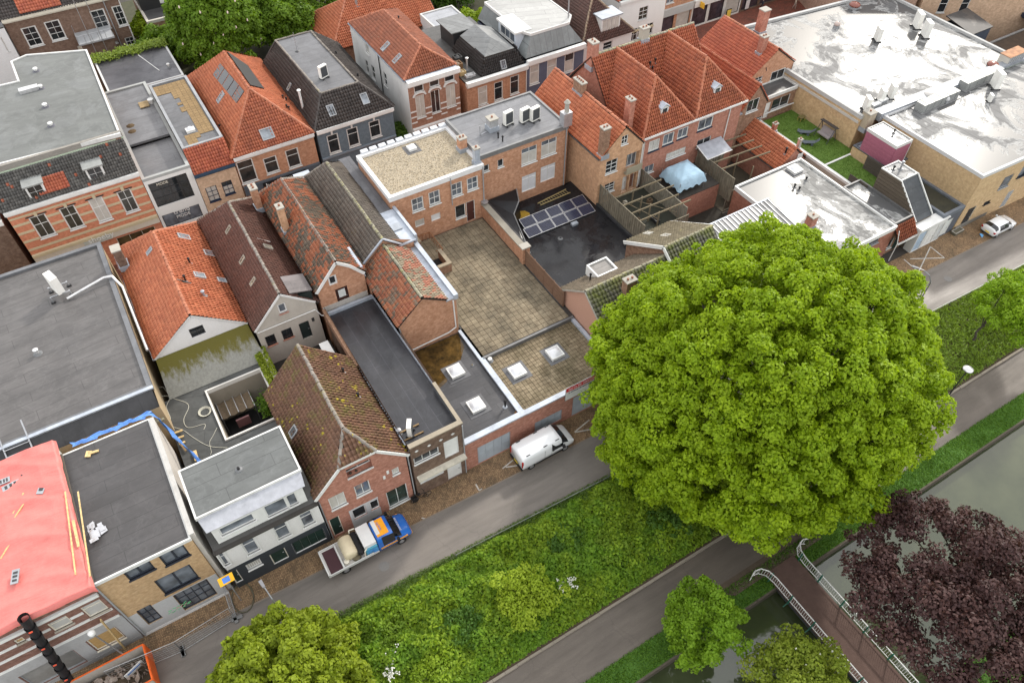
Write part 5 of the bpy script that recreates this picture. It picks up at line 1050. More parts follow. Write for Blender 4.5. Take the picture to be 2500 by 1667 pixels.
def dormer(rt, x, y0, y1, z0, z1, w=1.1):
    o = part('dormer', MB().prism([(x-w/2,y0,z0),(x+w/2,y0,z0),(x+w/2,y0,z1),(x,y0,z1+.35),(x-w/2,y0,z1)], (0,y1-y0,0)), WHITE, rt)
    part('dormer_roof', MB().prism([(x-w/2-.1,y0-.12,z1-.05),(x,y0-.12,z1+.34),(x,y0-.12,z1+.44),(x-w/2-.1,y0-.12,z1+.05)], (0,y1-y0+.2,0)).prism([(x+w/2+.1,y0-.12,z1-.05),(x,y0-.12,z1+.34),(x,y0-.12,z1+.44),(x+w/2+.1,y0-.12,z1+.05)], (0,y1-y0+.2,0)), ZINC, o)
    part('pane', MB().box(x-w/2+.2,x+w/2-.2,y0-.03,y0-.01,z0+.25,z1-.1), GLASS, o)
dormer(rt, 48.2,50.1,52.0,10.3,11.4,.95); dormer(rt, 55.3,50.2,52.1,10.3,11.4,.95)
for x in (45.35,56.9): pipe(rt, [(x,49.25,9.2),(x,49.25,3.5)], .06, WHITE)

h = House('gable_house', 'tall brick gable house with orange roof beside the wet white roof', 'house', (64.5,71.3,54.0,63.2), 0, 8.0, BRICK_OR); h.gable(0, 10.45); h.gable(2, 10.45)
h.win(0, 'd', 285,595,360,700, nx=2, ny=1, fw=.14); h.win(0, 'd', 150,645,198,672, nx=2, ny=2); h.done(); rt = h.root
pl, pr = gable_roof(h, 64.5,71.3,54.0,63.2,8.0,67.9,10.45, T_RED, RIDGE_OR); p = plane_pt('d',190,430,pl); chimney(rt, p.x, p.y, p.z-.4, p.z+1.9, .7,.8,BRICK_RD,2,CONC); chimney(rt, 70.6,59.6,9.0,12.0,.9,1.0,BRICK_RD,0)
part('bracket_lamp', MB().beam((66.5,53.9,8.6),(66.4,53.6,8.3),.06,.06), BLACK, rt); pipe(rt, [(71.2,53.9,7.8),(71.2,53.9,5.4)], .06, WHITE); gutter(rt, (64.35,54,7.75),(64.35,63,7.75), WHITE, .3)
# balcony wing below it
h = House('balcony_wing', 'brick wing with white trimmed balcony over the artificial lawn', 'building', (64.1,70.1,51.6,54.0), 0, 6.2, BRICK_DK); h.dooruz(0, 1.2, 2.1, 3.4, 5.5, WHITE); h.wuz(0, 2.4, 5.2, 4.2, 5.6, nx=2, ny=1); h.done(); flat_roof(h.root, rect(64.1,70.1,51.6,54.0), 6.25, bitumen((.06,.06,.06)), WHITE, .12, .15, .05); part('rail', MB().box(64.3,70.0,51.3,51.4,4.2,4.3), WHITE, h.root)
h = House('narrow_gable_house', 'narrow brick gable house with orange roof between two taller roofs', 'house', (60.2,64.05,50.5,61.0), 0, 7.0, BRICK_DK); h.gable(0, 9.5); h.win(0, 's', 245,245,350,345, nx=2, ny=1, fw=.1); h.win(0, 's', 330,455,405,480, nx=1, ny=2); h.done()
pl, pr = gable_roof(h, 60.2,64.05,50.5,61.0,7.0,62.1,9.5, T_RED, RIDGE_OR); gutter(h.root, (60.0,50.5,6.85),(60.0,61,6.85), WHITE, .25)
h = House('link_roof', 'low flat infill roof between the twin hip house and narrow gable house', 'building', (58.75,60.15,50.2,61.0), 0, 6.6, BRICK_DK); h.done(); flat_roof(h.root, rect(58.75,60.15,50.2,61), 6.7, LEAD)
h = House('long_outbuilding', 'long low outbuilding with bright orange tile roof beside the lawn', 'outbuilding', (60.6,64.9,43.9,50.3), 0, 3.0, BRICK_RD); h.gable(0, 4.95); h.done(sides=[0,1,3]); rt = h.root
h.P = rect(60.6,64.9,43.9,54.4)
pl, pr = gable_roof(h, 60.6,64.9,43.9,54.4,3.0,62.75,4.95, T_OR, RIDGE_OR); part('side_wall', MB().box(60.62,60.7,50.3,54.3,0,3.0), BRICK_RD, rt); part('gable_window', MB().box(63.4,64.2,43.82,43.89,3.2,3.9), WHITE, rt)
chimney(rt, 64.0,44.6,3.6,5.2,.35,.35,metal((.75,.72,.7)),1); chimney(rt, 64.2,48.6,3.6,4.9,.4,.5,BRICK_RD,2); rvent(rt, pl, 's', 700,900, h=.7, r=.09); gutter(rt, (60.45,43.9,2.85),(60.45,54.4,2.85), lead((.1,.1,.1)))

# ---------------------------------------------------------------- fenced decks behind the twin hip house
h = House('deck_base', 'dark roof deck behind the board fences below the brick houses', 'building', (39.55,45.3,41.0,48.55), 0, 3.5, BRICK_DK); h.done(); part('deck', MB().box(39.52,45.3,41.0,48.55,3.5,3.6), ground((.025,.028,.02),(.045,.045,.035)), h.root)
h = House('tent_deck', 'raised brick deck carrying the blue tent', 'building', (45.35,53.2,45.0,49.3), 0, 3.2, BRICK_RD); h.done(); part('deck', MB().box(45.35,53.2,45.0,49.3,3.2,3.3), ground((.05,.045,.04),(.08,.07,.06)), h.root)
solo('yard', MB().poly([(45.35,40,.0),(53.3,40,.0),(53.3,45,.0),(45.35,45,.0)]), ground((.025,.022,.018),(.045,.04,.03)), kind='structure')
FB = wood((.2,.175,.13), .9, (1,1,.4)); FB2 = wood((.26,.24,.19), .9, (1,1,.4))
def board_fence(lab, p, q, z0, z1, m, bw=.16, posts=5):
    p, q = Vector((*p, 0)), Vector((*q, 0)); d = q-p; L = d.length; d /= L; n = Vector((d.y,-d.x,0)); o = thing('board_fence', lab, 'fence', ((p+q)/2)[:2]+(z0,), 'board fences round the decks'); k = int(L/bw); me = []
    for v in range(3): me.append(mesh_of('board', MB().obox((0,0,(z1-z0)/2), d*(bw*.46), n*.012, (0,0,(z1-z0)/2-.02*v)), m))
    c0 = ORG[o]
    for i in range(k):
        b = bpy.data.objects.new('board', me[i % 3]); col.objects.link(b); b.parent = o; w = p+d*(i+.5)*L/k+n*(.02 if i % 2 else -.01); b.location = (w.x-c0.x, w.y-c0.y, 0)
    for i in range(posts): w = p+d*(i*L/(posts-1)); part('post', MB().box(w.x-.05,w.x+.05,w.y-.05,w.y+.05,z0,z1+.08), m, o)
    part('top_rail', MB().beam(p+Vector((0,0,z1+.03)), q+Vector((0,0,z1+.03)), .1, .05), m, o); return o
board_fence('weathered board fence along the edge of the black roof', (39.6,48.5),(39.6,41.2),3.6,6.1,FB)
board_fence('board fence between the pergola deck and the blue tent', (45.3,49.0),(45.3,41.6),3.6,5.6,FB2)
board_fence('board fence closing the front of the pergola deck', (39.7,41.15),(45.2,41.15),3.6,5.1,FB)
board_fence('dark board fence on brick behind the blue tent', (53.15,49.0),(53.15,43.2),2.0,5.0,FB)
board_fence('pale board fence of the narrow yard beside the orange outbuilding', (53.5,43.9),(60.4,43.9),.2,2.6,FB2); board_fence('short board fence below the brick wall of the twin hip house', (53.3,49.2),(57.5,49.2),2.0,4.0,FB2)
pg = thing('pergola', 'open timber pergola over the deck between two board fences', 'pergola', (42.5,44,3.6)); BW = wood((.2,.165,.11), .9, (2,2,2))
for k, y in enumerate((46.3,44.9,43.5,42.2)): part('beam', MB().beam((39.7,y,5.9),(45.6+.5*(k%2),y-.1,5.95),.1,.16), BW, pg)
for k in range(4): part('post', MB().box(42.3,42.42,42.3+k*1.4,42.42+k*1.4,3.6,5.85), BW, pg)
part('rail', MB().beam((41.0,46.5,4.9),(42.4,42.3,4.9),.05,.05).beam((42.4,46,4.7),(44.8,42.4,4.7),.05,.05), BW, pg)
pg = thing('pergola', 'open timber pergola over the narrow yard beside the orange outbuilding', 'pergola', (57,47,.2))
for y in (49.3,48.0,46.7,45.4): part('beam', MB().beam((53.3,y,4.8),(60.5,y,4.4),.1,.16), BW, pg)
for y in (49.2,46.6,44.2): part('post', MB().box(56.8,56.92,y-.06,y+.06,.2,4.6), BW, pg)
solo('yard', MB().poly([(53.4,43.9,.02),(60.6,43.9,.02),(60.6,49.3,.02),(53.4,49.3,.02)]), ground((.05,.045,.035),(.09,.075,.05)), kind='structure')
for k, (x, y, sx, sy, sz, z0, m, lb) in enumerate(((41.0,44.0,.9,.5,.6,3.6,wood((.12,.08,.05)),'dark wooden crate under the pergola'),(43.0,43.4,.5,.9,.4,3.6,DKMET,'low black box under the pergola'),(42.0,47.2,.4,.3,.35,3.6,CREAM,'cream planter box by the deck door'),(44.3,46.0,.5,.4,.5,3.6,wood((.2,.14,.09)),'wooden tub beside the tent fence'),(55.5,45.3,.9,.9,.9,0.03,paint((.25,.24,.22)),'grey wicker chair in the narrow yard'))):
    o = thing('garden_box', lb, 'box', (x,y,z0)); part('box', ring(MB(), rect(x-sx/2,x+sx/2,y-sy/2,y+sy/2), .06, z0, z0+sz), m, o); part('base', MB().box(x-sx/2+.06,x+sx/2-.06,y-sy/2+.06,y+sy/2-.06,z0,z0+sz*.6), wood((.05,.04,.03)), o)
# blue tent
tn = thing('party_tent', 'sagging pale blue tarp tent on the raised deck', 'tent', (49.4,46.9,3.3)); TB = sheetmat((.36,.52,.64))
n = 21; vv = []
for j in range(n):
    for i in range(n):
        a, b = i/(n-1)*2-1, j/(n-1)*2-1; r = max(abs(a), abs(b)); z = 6.15-1.0*min(1, r/.8)**1.25+.07*math.sin(a*9)*math.cos(b*7)
        if r > .82: z -= (r-.82)*5.2+.12*math.sin(a*14+b*11)
        vv.append((49.4+a*(1.9+.1*(r<.8)), 46.9+b*(1.7+.1*(r<.8)), z))
np_mesh('canopy', vv, [(j*n+i, j*n+i+1, (j+1)*n+i+1, (j+1)*n+i) for j in range(n-1) for i in range(n-1)], TB, tn, smooth=True)
for sx in (-1.7,1.7):
    for sy in (-1.5,1.5): part('leg', MB().cyl((49.4+sx,46.9+sy,3.3),(49.4+sx,46.9+sy,5.1),.03), ALU, tn)
cl = thing('canopy_roof', 'clear corrugated sheet roof against the wall of the twin hip house', 'canopy', (54.6,48.6,4.5)); part('sheet', MB().prism([(52.9,47.2,5.0),(56.4,47.2,5.0),(56.4,49.25,5.6),(52.9,49.25,5.6)], (0,0,.03)), paint((.34,.36,.4), .3, .5, .3), cl); part('frame', MB().beam((52.9,47.2,5.06),(56.4,47.2,5.06),.08,.08).beam((52.9,47.2,5.06),(52.9,49.2,5.66),.08,.08), WHITE, cl)

# ---------------------------------------------------------------- mossy roofs behind the big tree
h = House('mossy_roof_house', 'pink rendered gable house under mossy green ribbed tiles', 'house', (28.35,36.8,29.8,38.8), 0, 4.7, plaster((.46,.27,.2), .12)); h.gable(3, 8.35, ur=3.7, zl=5.4, zr2=4.7); h.tops[3] = [(9.0,4.7),(3.7,8.35),(0,5.4)]; h.done(sides=[0,1,3]); rt = h.root
A, B, C_, D = (28.2,29.5,4.5),(36.8,29.5,4.5),(36.8,35.1,8.4),(28.2,35.1,8.4); E_, F_ = (28.2,39.0,5.3),(36.8,39.0,5.3)
slope(rt, [A,B,C_,D], T_GREEN, tw=.34, tl=.4); slope(rt, [F_,E_,D,C_], tilemat((.14,.115,.08),(.2,.165,.12), dark=.3), tw=.3); ridge(rt, D, C_, RIDGE_MO)
part('verge', MB().beam((28.15,29.5,4.45),(28.15,35.1,8.4),.08,.14).beam((28.15,35.1,8.4),(28.15,39.0,5.3),.08,.14), CONC, rt); p = plane_pt('g',1590,1160,[A,B,C_]); chimney(rt, p.x, p.y, p.z-.5, p.z+1.6, .7,1.0,BRICK_DK,2,CONC)
part('dormer', ring(MB(), rect(31.0,33.2,37.0,38.8), .15, 6.0, 7.1), WHITE, rt); part('dormer_top', MB().box(31.15,33.05,37.15,38.65,6.6,6.95), bitumen((.16,.15,.14)), rt); rvent(rt, [E_,F_,C_], 'g', 1250,1060, h=.9)
h = House('mossy_roof_house', 'taller mossy roofed house with white verge boards and two roof windows', 'house', (36.9,42.3,29.8,40.4), 0, 5.2, BRICK_DK); h.tops[3] = [(10.6,5.2),(5.0,9.1),(0,5.9)]; h.done(sides=[0,1,2,3]); rt = h.root
A, B, C_, D = (36.75,29.5,5.0),(42.3,29.5,5.0),(42.3,35.4,9.15),(36.75,35.4,9.15); E_, F_ = (36.75,40.6,5.8),(42.3,40.6,5.8)
slope(rt, [A,B,C_,D], T_GREEN, tw=.34, tl=.4); slope(rt, [F_,E_,D,C_], tilemat((.14,.12,.075),(.2,.17,.11), dark=.25, moss=.2), tw=.3); ridge(rt, D, C_, RIDGE_MO)
part('barge_board', MB().beam((36.68,29.5,4.95),(36.68,35.4,9.15),.1,.34).beam((36.68,35.4,9.15),(36.68,40.6,5.8),.1,.34), WHITE, rt); part('barge_board', MB().beam((42.35,35.4,9.2),(42.35,40.6,5.85),.1,.2), WHITE, rt)
for x, y in ((1775,635),(1935,655)): rw(rt, [E_,F_,C_], 'g', x, y, .6, 1.0, m=paint((.5,.48,.42)), gl=glass((.4,.4,.38)))
h = House('glossy_roof_house', 'low house with shiny wet ribbed roof next to the tree crown', 'house', (42.4,53.3,29.8,38.4), 0, 4.6, BRICK_RD); h.done(); rt = h.root
slope(rt, [(42.4,29.6,4.6),(53.3,29.6,4.6),(53.3,38.4,5.6),(42.4,38.4,5.6)], gloss_roof((.22,.22,.22)), tiles=False)
for x in np.arange(42.6,53.2,.5): part('rib', MB().beam((x,29.6,4.65),(x,38.4,5.65),.06,.06), metal((.5,.5,.5)), rt)
gutter(rt, (42.4,38.5,5.6),(53.3,38.5,5.6), ZINC)

# ---------------------------------------------------------------- wet white roofs at the right
h = House('wet_roof_house', 'brick building with glaring wet roof sheets beside the tree top', 'building', [(53.4,29.8),(63.0,29.8),(63.0,43.1),(53.4,43.1)], 0, 3.95, brick(S(176,122,100), S(150,98,80)))
h.win(0, 'v', 215,1190,355,1180, nx=1, ny=1, frame=GREYP); h.done(); rt = h.root
part('roof', MB().box(53.45,62.95,29.85,43.05,3.6,3.85), gloss_roof((.17,.17,.165), (.09,.09,.09), 40.), rt); part('coping', ring(MB(), h.P, .16, 3.6, 4.08, .03), WHITE, rt)
for x, y in ((785,180),(703,230),(735,250)): rvent(rt, [(0,0,3.85),(1,0,3.85),(0,1,3.85)], 'h', x, y, h=.35, r=.08)
dome_light(rt, 61.0,42.0,3.85,1.3,1.3); chimney(rt, 55.6,34.5,3.6,5.2,.8,.8,BRICK_RD,1)
h = House('tile_front_house', 'small house with steep red tile front and green door', 'house', (63.05,65.6,29.9,37.0), 0, 3.95, BRICK_DK); h.dooruz(0, 1.1, 2.1, .02, 2.2, GREENP); h.wuz(0, .15, .9, .7, 2.2, nx=1, ny=1); h.done(); rt = h.root
part('roof', MB().box(63.1,65.55,30.2,36.95,3.6,3.85), gloss_roof((.17,.17,.165), (.09,.09,.09), 11.), rt); part('coping', ring(MB(), rect(63.05,65.6,30.1,37.0), .14, 3.6, 4.15, .03), lead((.14,.14,.14)), rt)
slope(rt, [(62.9,28.9,2.55),(65.75,28.9,2.55),(65.75,30.1,4.0),(62.9,30.1,4.0)], tilemat((.25,.065,.03),(.32,.09,.04), dark=.4, moss=.1)); part('fascia', MB().box(62.85,65.8,28.75,28.9,2.3,2.55), WHITE, rt); part('info_board', MB().box(63.9,64.5,29.78,29.86,2.3,2.5), paint((.7,.4,.05)), rt)
pipe(rt, [(62.85,29.3,3.8),(62.85,28.9,2.4),(62.85,28.9,.1)], .05, WHITE)
h = House('dormer_tower', 'slate faced wedge shaped dormer tower with dark timber side cladding', 'building', [(65.8,29.6),(68.3,29.6),(68.3,35.4),(65.8,35.4)], 0, 3.4, wood((.14,.115,.085), .9, (1,1,12))); h.tops[3] = [(5.8,3.4),(2.5,6.45),(0,6.45)]; h.tops[1] = [(5.8,6.45),(3.3,6.45),(0,3.4)]; h.tops[2] = [(2.5,6.45),(0,6.45)]; h.done(); rt = h.root
slope(rt, [(65.85,29.55,3.4),(68.25,29.55,3.4),(68.25,32.9,6.45),(65.85,32.9,6.45)], bitumen((.045,.05,.055), gloss=.7), tiles=False); part('verge', MB().beam((65.8,29.55,3.5),(65.8,32.9,6.55),.1,.12).beam((68.3,29.55,3.5),(68.3,32.9,6.55),.1,.12), WHITE, rt)
flat_roof(rt, rect(65.8,68.3,32.9,35.4), 6.45, gloss_roof((.17,.17,.17), (.09,.09,.09)), WHITE, .12, .1, .03); vent(rt, (67.3,34.3,6.45), .9, .1, ALU); vent(rt, (66.6,34.6,6.45), .4, .08)
for k in range(16):
    z = .4+k*.38
    yb = 35.4; yfz = 29.6 if z < 3.3 else 29.6+(z-3.3)*1.1
    if z < 6.3: part('cladding_board', MB().box(65.72,65.79,yfz,yb,z,z+.34), wood((.13,.105,.08), .9, (1,12,1)), rt)
h = House('garage', 'white and pale blue garage front below the slate tower', 'garage', (65.75,70.1,28.6,29.5), 0, 3.0, plaster((.62,.62,.6), .2)); h.dooruz(0, .1, 1.4, .05, 2.6, paint((.36,.45,.55)), 'garage_door', panels=2, lab='pale blue plank door'); h.dooruz(0, 1.75, 3.2, .05, 2.5, WHITE, 'garage_door', panels=2); h.dooruz(0, 3.4, 4.2, .05, 2.4, paint((.5,.52,.52))); h.done(); part('coping', MB().box(65.7,70.15,28.5,29.7,3.0,3.14), WHITE, h.root)
for k, (x, y, z, r, lb, c) in enumerate(((67.9,29.9,3.2,.16,'round yellow lamp globe on the garage roof edge',(.7,.5,.2)),)): solo('lamp_globe', MB().lathe((x,y,z), [(.06,0),(r,.1),(r,.22),(.05,.34)], 10), paint(c), lb, 'lamp', smooth=True, loc=(x,y,z))
h = House('flat_annex', 'grey fascia annex with mossy flat roof against the tan building', 'building', (69.2,72.45,28.7,36.5), 0, 3.2, paint((.1,.11,.13))); h.dooruz(0, .2, 2.2, .05, 2.3, paint((.6,.62,.6)), 'garage_door', panels=2); h.done(); flat_roof(h.root, rect(69.2,72.45,28.7,36.5), 3.25, ground((.03,.03,.022),(.06,.055,.035)), lead((.16,.18,.21)), .3, .2, .03)
# tan building
TAN = brick(S(206,178,138), S(192,162,122), None, .2)
h = House('tan_building', 'long tan brick building with rain soaked white front roof', 'building', [(72.5,28.65),(130,26.5),(130,41.3),(72.5,41.3)], 0, 7.2, TAN)
h.win(0, 'v', 1990,470,2230,240, nx=1, ny=1, frame=GREYP, gl=GLASSB); h.wuz(0, 7.2, 9.6, 4.3, 6.7, nx=2, ny=1, frame=AN, gl=GLASSB); h.win(0, 'v', 1790,680,1905,600, nx=1, ny=1, frame=DKMET); h.dooruz(0, 1.0, 2.3, .05, 2.6, DKMET, frame=CREAM); h.dooruz(0, 7.4, 8.4, .05, 2.4, GREYP); h.done(); rt = h.root
part('roof', MB().prism([(72.55,28.7,6.9),(129.9,26.6,6.9),(129.9,41.25,6.9),(72.55,41.25,6.9)], (0,0,.15)), gloss_roof((.14,.14,.14), (.085,.085,.085), 3.), rt); part('coping', ring(MB(), h.P, .22, 6.9, 7.28, .05), plaster((.55,.55,.55), .2), rt)
part('facade_trim', MB().box(72.6,78,28.45,28.6,.02,.5), plaster((.2,.19,.17)), rt)
h = House('tan_building', 'rear tan block with the widest flooded white roof', 'building', [(70.2,42.4),(96,41.6),(96,62.0),(72.5,64.5),(70.2,64.5)], 0, 7.2, TAN); h.done(); rt = h.root
part('roof', MB().prism([(70.25,42.45,6.9),(95.9,41.7,6.9),(95.9,61.9,6.9),(72.5,64.4,6.9),(70.25,64.4,6.9)], (0,0,.15)), gloss_roof((.14,.14,.14), (.085,.085,.085), 27.), rt); part('coping', ring(MB(), h.P, .3, 6.9, 7.35, .06), plaster((.45,.45,.44), .3), rt)
part('divider', MB().prism([(72.0,41.3,6.6),(110,40.2,6.6),(110,41.0,6.6),(72.0,42.4,6.6)], (0,0,.95)), lead((.3,.32,.35)), rt); part('band', MB().box(70.12,70.2,42.5,64.4,6.3,6.6), plaster((.5,.48,.44)), rt); chimney(rt, 71.0,42.1,5.5,7.7,1.0,1.1,plaster((.42,.36,.27)),1)
for x, y in ((78,12),): pass
def cowl(lab, f, x, y, r=.75, c=(.2,.06,.04)):
    p = at(f, x, y, 7.3); o = thing('roof_cowl', lab, 'roof ventilator', (p.x,p.y,7.05), 'mushroom ventilators on the wet roofs'); part('base', MB().box(p.x-r*.7,p.x+r*.7,p.y-r*.7,p.y+r*.7,7.05,7.4), GREYP, o); part('hood', MB().lathe((p.x,p.y,7.4), [(r*.9,0),(r,.12),(r*.8,.32),(r*.3,.46)], 14), paint(c, .25, .6), o, smooth=True)
cowl('glossy brown mushroom ventilator near the far edge of the flooded roof', 'd',960,55); cowl('small pale mushroom ventilator on the flooded rear roof', 'd',815,215,.4,(.45,.36,.32)); cowl('brown mushroom ventilator at the end of a long duct', 'd',2090,545,.7); cowl('pale round ventilator on the near end of a roof duct', 'd',1570,790,.65,(.5,.48,.45)); cowl('little cowl beside the near roof duct', 'd',1715,830,.3,(.5,.5,.5))
for k, (a, b) in enumerate((((84.5,40.6),(91.0,40.6)),((76.6,40.1),(82.6,40.1)))):
    o = thing('roof_duct', ['long grey metal duct nearest the brown ventilator','long grey metal duct with pale round ventilator'][k], 'duct', (a[0],a[1],7.05)); part('casing', MB().box(a[0],b[0],a[1]-.55,a[1]+.55,7.1,8.0), lead((.3,.31,.3)), o); part('base', MB().box(a[0]-.2,b[0]+.2,a[1]-.8,a[1]+.8,7.05,7.12), lead((.2,.2,.2)), o)
    for j in range(5): x = a[0]+.6+j*(b[0]-a[0]-1.2)/4; part('seam', MB().box(x-.03,x+.03,a[1]-.57,a[1]+.57,7.1,8.02), lead((.2,.21,.2)), o)
for k, (f, x, y, rz, sc, lb) in enumerate((('d',1140,335,60,1.3,'solitary air conditioner in the middle of the flooded rear roof'),('d',1460,230,60,1.5,'farther of two tall air conditioners by the far parapet'),('d',1530,305,60,1.5,'nearer of two tall air conditioners by the far parapet'),('d',1045,905,60,1.2,'air conditioner nearest the tan chimney corner'),('d',1165,835,60,1.2,'middle air conditioner of the row by the divider'),('d',1250,800,60,1.2,'last air conditioner of the row by the divider'),('d',2100,720,60,1.5,'white air conditioner beside the long duct on the front roof'),('d',2060,835,60,.7,'small rusty air conditioner in front of the long duct'))):
    p = at(f,x,y,7.05); ac_unit(lb, (p.x,p.y,7.05), R(rz), sc)
for k in range(2): p = at('d',1125+k*60,885-k*35,7.05); o = thing('condenser', ['left low white condenser box by the divider','right low white condenser box by the divider'][k], 'air conditioner', (p.x,p.y,7.05)); part('cabinet', MB().box(p.x-.6,p.x+.6,p.y-.25,p.y+.25,7.05,7.6), WHITE, o); part('grille', MB().box(p.x-.5,p.x+.5,p.y-.27,p.y-.251,7.15,7.5), GREYP, o)
o = thing('cooling_unit', 'rusty topped cooling unit at the right picture edge of the front roof', 'air conditioner', (94.6,41.6,7.05)); part('cabinet', MB().box(93.0,96.2,40.9,42.2,7.25,8.3), paint((.5,.48,.42)), o); part('top', MB().box(92.95,96.25,40.85,42.25,8.3,8.36), paint((.36,.17,.08), .7, .3, .5), o); part('tray', MB().box(92.7,96.5,40.6,42.4,7.1,7.25), lead((.25,.28,.25)), o)
for j in range(7): part('louvre', MB().box(93.1+j*.45,93.4+j*.45,40.84,40.9,7.4,8.2), GREYP, o)
# roof garden
h = House('roof_garden', 'artificial lawn on the low roof below the tan wall', 'roof garden', [(64.95,35.3),(69.2,35.3),(69.2,41.6),(70.15,41.6),(70.15,51.5),(64.95,51.5)], 0, 3.1, plaster((.4,.36,.3))); h.done(); rt = h.root
TURF = ground((.07,.13,.018),(.12,.2,.035), .9, .85, 26, .6); part('turf', MB().prism([(65.3,35.4,3.1),(69.1,35.4,3.1),(69.1,41.5,3.1),(70.1,41.5,3.1),(70.1,51.4,3.1),(65.3,51.4,3.1)], (0,0,.15)), TURF, rt); part('edging', MB().box(64.9,65.25,35.3,51.5,3.1,3.4).box(65.25,69.6,41.3,41.5,3.2,3.36), WHITE, rt)
gv = np.random.default_rng(9); n = 9000; X = np.stack([gv.uniform(65.4,70.0,n), gv.uniform(35.5,51.3,n), np.full(n,3.28)],1); X = X[(X[:,0] < 69) | (X[:,1] > 41.6)]; Vg, Fg = leaf_cards(X, gv.normal(size=(len(X),3))*.4+np.array([0,-.4,.6]), .12, 5, .3); np_mesh('turf_blades', Vg, Fg, leafmat((.09,.17,.02),(.15,.26,.04)), rt, gv.random(len(Fg)), 'stuff')
h = House('tan_plinth', 'tan block carrying the pink shed', 'wall', (69.25,72.45,36.6,41.5), 0, 4.35, TAN); h.done(); part('coping', ring(MB(), h.P, .3, 4.3, 4.45), lead((.15,.16,.18)), h.root); part('cap', MB().box(69.3,72.4,36.7,41.4,4.2,4.36), LEAD, h.root)
PK = wood((.4,.14,.2), .6, (1,1,14)); h = House('pink_shed', 'flat roofed shed clad in dark pink boards on the tan block', 'shed', (69.35,71.7,36.75,40.6), 4.4, 6.95, PK); h.done(); rt = h.root; flat_roof(rt, rect(69.3,71.75,36.7,40.65), 7.0, gloss_roof((.17,.17,.17), (.1,.1,.1), 5.), WHITE, .1, .1, .03); vent(rt, (71.0,38.6,7.0), .4, .08); pipe(rt, [(71.75,36.7,6.9),(71.75,36.7,4.4)], .05, WHITE)
for k in range(17): part('board', MB().box(69.28,69.345,36.75,40.6,4.42+k*.148,4.42+k*.148+.135), PK, rt); part('board', MB().box(69.35,71.7,36.68,36.745,4.42+k*.148,4.42+k*.148+.135), PK, rt)
f_ = thing('slatted_fence', 'dark slatted fence between the lawn and the pink shed', 'fence', (68.6,37.5,3.25)); SL = wood((.1,.085,.07), .8, (8,1,8))
for j in range(11): part('slat', MB().box(68.45,68.5,35.6,38.9,3.3+j*.145,3.42+j*.145), SL, f_)
for y in (35.6,37.2,38.85): part('post', MB().box(68.5,68.6,y,y+.1,3.25,4.95), SL, f_)
for j in range(6): part('slat', MB().box(65.35,65.4,35.8,38.2,3.3+j*.145,3.42+j*.145), SL, f_)
# garden furniture
sw = thing('swing_bench', 'grey cushioned garden swing bench on the artificial lawn', 'bench', (69.0,45.2,3.25)); GD = paint((.06,.065,.07)); CU = paint((.28,.25,.25), .9)
for y in (44.2,46.2):
    part('leg', MB().cyl((68.4,y,3.25),(69.1,y,5.05),.04), GD, sw); part('leg', MB().cyl((69.8,y,3.25),(69.1,y,5.05),.04), GD, sw)
part('top_bar', MB().cyl((69.1,44.1,5.05),(69.1,46.3,5.05),.05), GD, sw); part('seat', MB().box(68.6,69.2,44.35,46.05,3.7,3.85), CU, sw); part('backrest', MB().prism([(69.2,44.35,3.8),(69.3,44.35,3.8),(69.5,44.35,4.45),(69.4,44.35,4.45)], (0,1.7,0)), CU, sw); part('canopy', MB().prism([(68.9,44.0,5.1),(69.5,44.0,5.0),(69.5,44.0,5.06),(68.9,44.0,5.16)], (0,2.4,0)), paint((.05,.045,.045)), sw)
for k, (x, y, rz, lb) in enumerate(((67.8,46.9,-60,'grey sun lounger farther from the outbuilding on the lawn'),(66.7,45.2,-55,'grey sun lounger nearer the outbuilding on the lawn'))):
    o = thing('sun_lounger', lb, 'sun lounger', (0,0,0), 'sun loungers on the lawn'); prof = [(-.95,.3),(-.6,.22),(-.1,.3),(.3,.42),(.55,.5),(.95,.95)]; mb = MB()
    for (a, za), (b, zb) in zip(prof, prof[1:]): mb.add([(a,-.3,za),(b,-.3,zb),(b,.3,zb),(a,.3,za),(a,-.3,za-.05),(b,-.3,zb-.05),(b,.3,zb-.05),(a,.3,za-.05)], [(0,1,2,3),(7,6,5,4),(0,4,5,1),(2,6,7,3)])
    part('shell', mb, paint((.09,.11,.13)), o); part('base', MB().box(-.55,-.3,-.25,.25,0,.2).box(.2,.45,-.25,.25,0,.4), paint((.09,.11,.13)), o); o.location = (x,y,3.26); o.rotation_euler.z = R(rz)
tb = thing('garden_table', 'small yellow wooden table by the tan wall on the lawn', 'table', (69.4,49.2,3.25)); YW = wood((.45,.38,.1)); part('top', MB().box(69.0,69.8,48.9,49.5,3.7,3.78), wood((.18,.15,.06)), tb)
for x in (69.05,69.7):
    for y in (48.95,49.4): part('leg', MB().box(x,x+.06,y,y+.06,3.25,3.7), YW, tb)
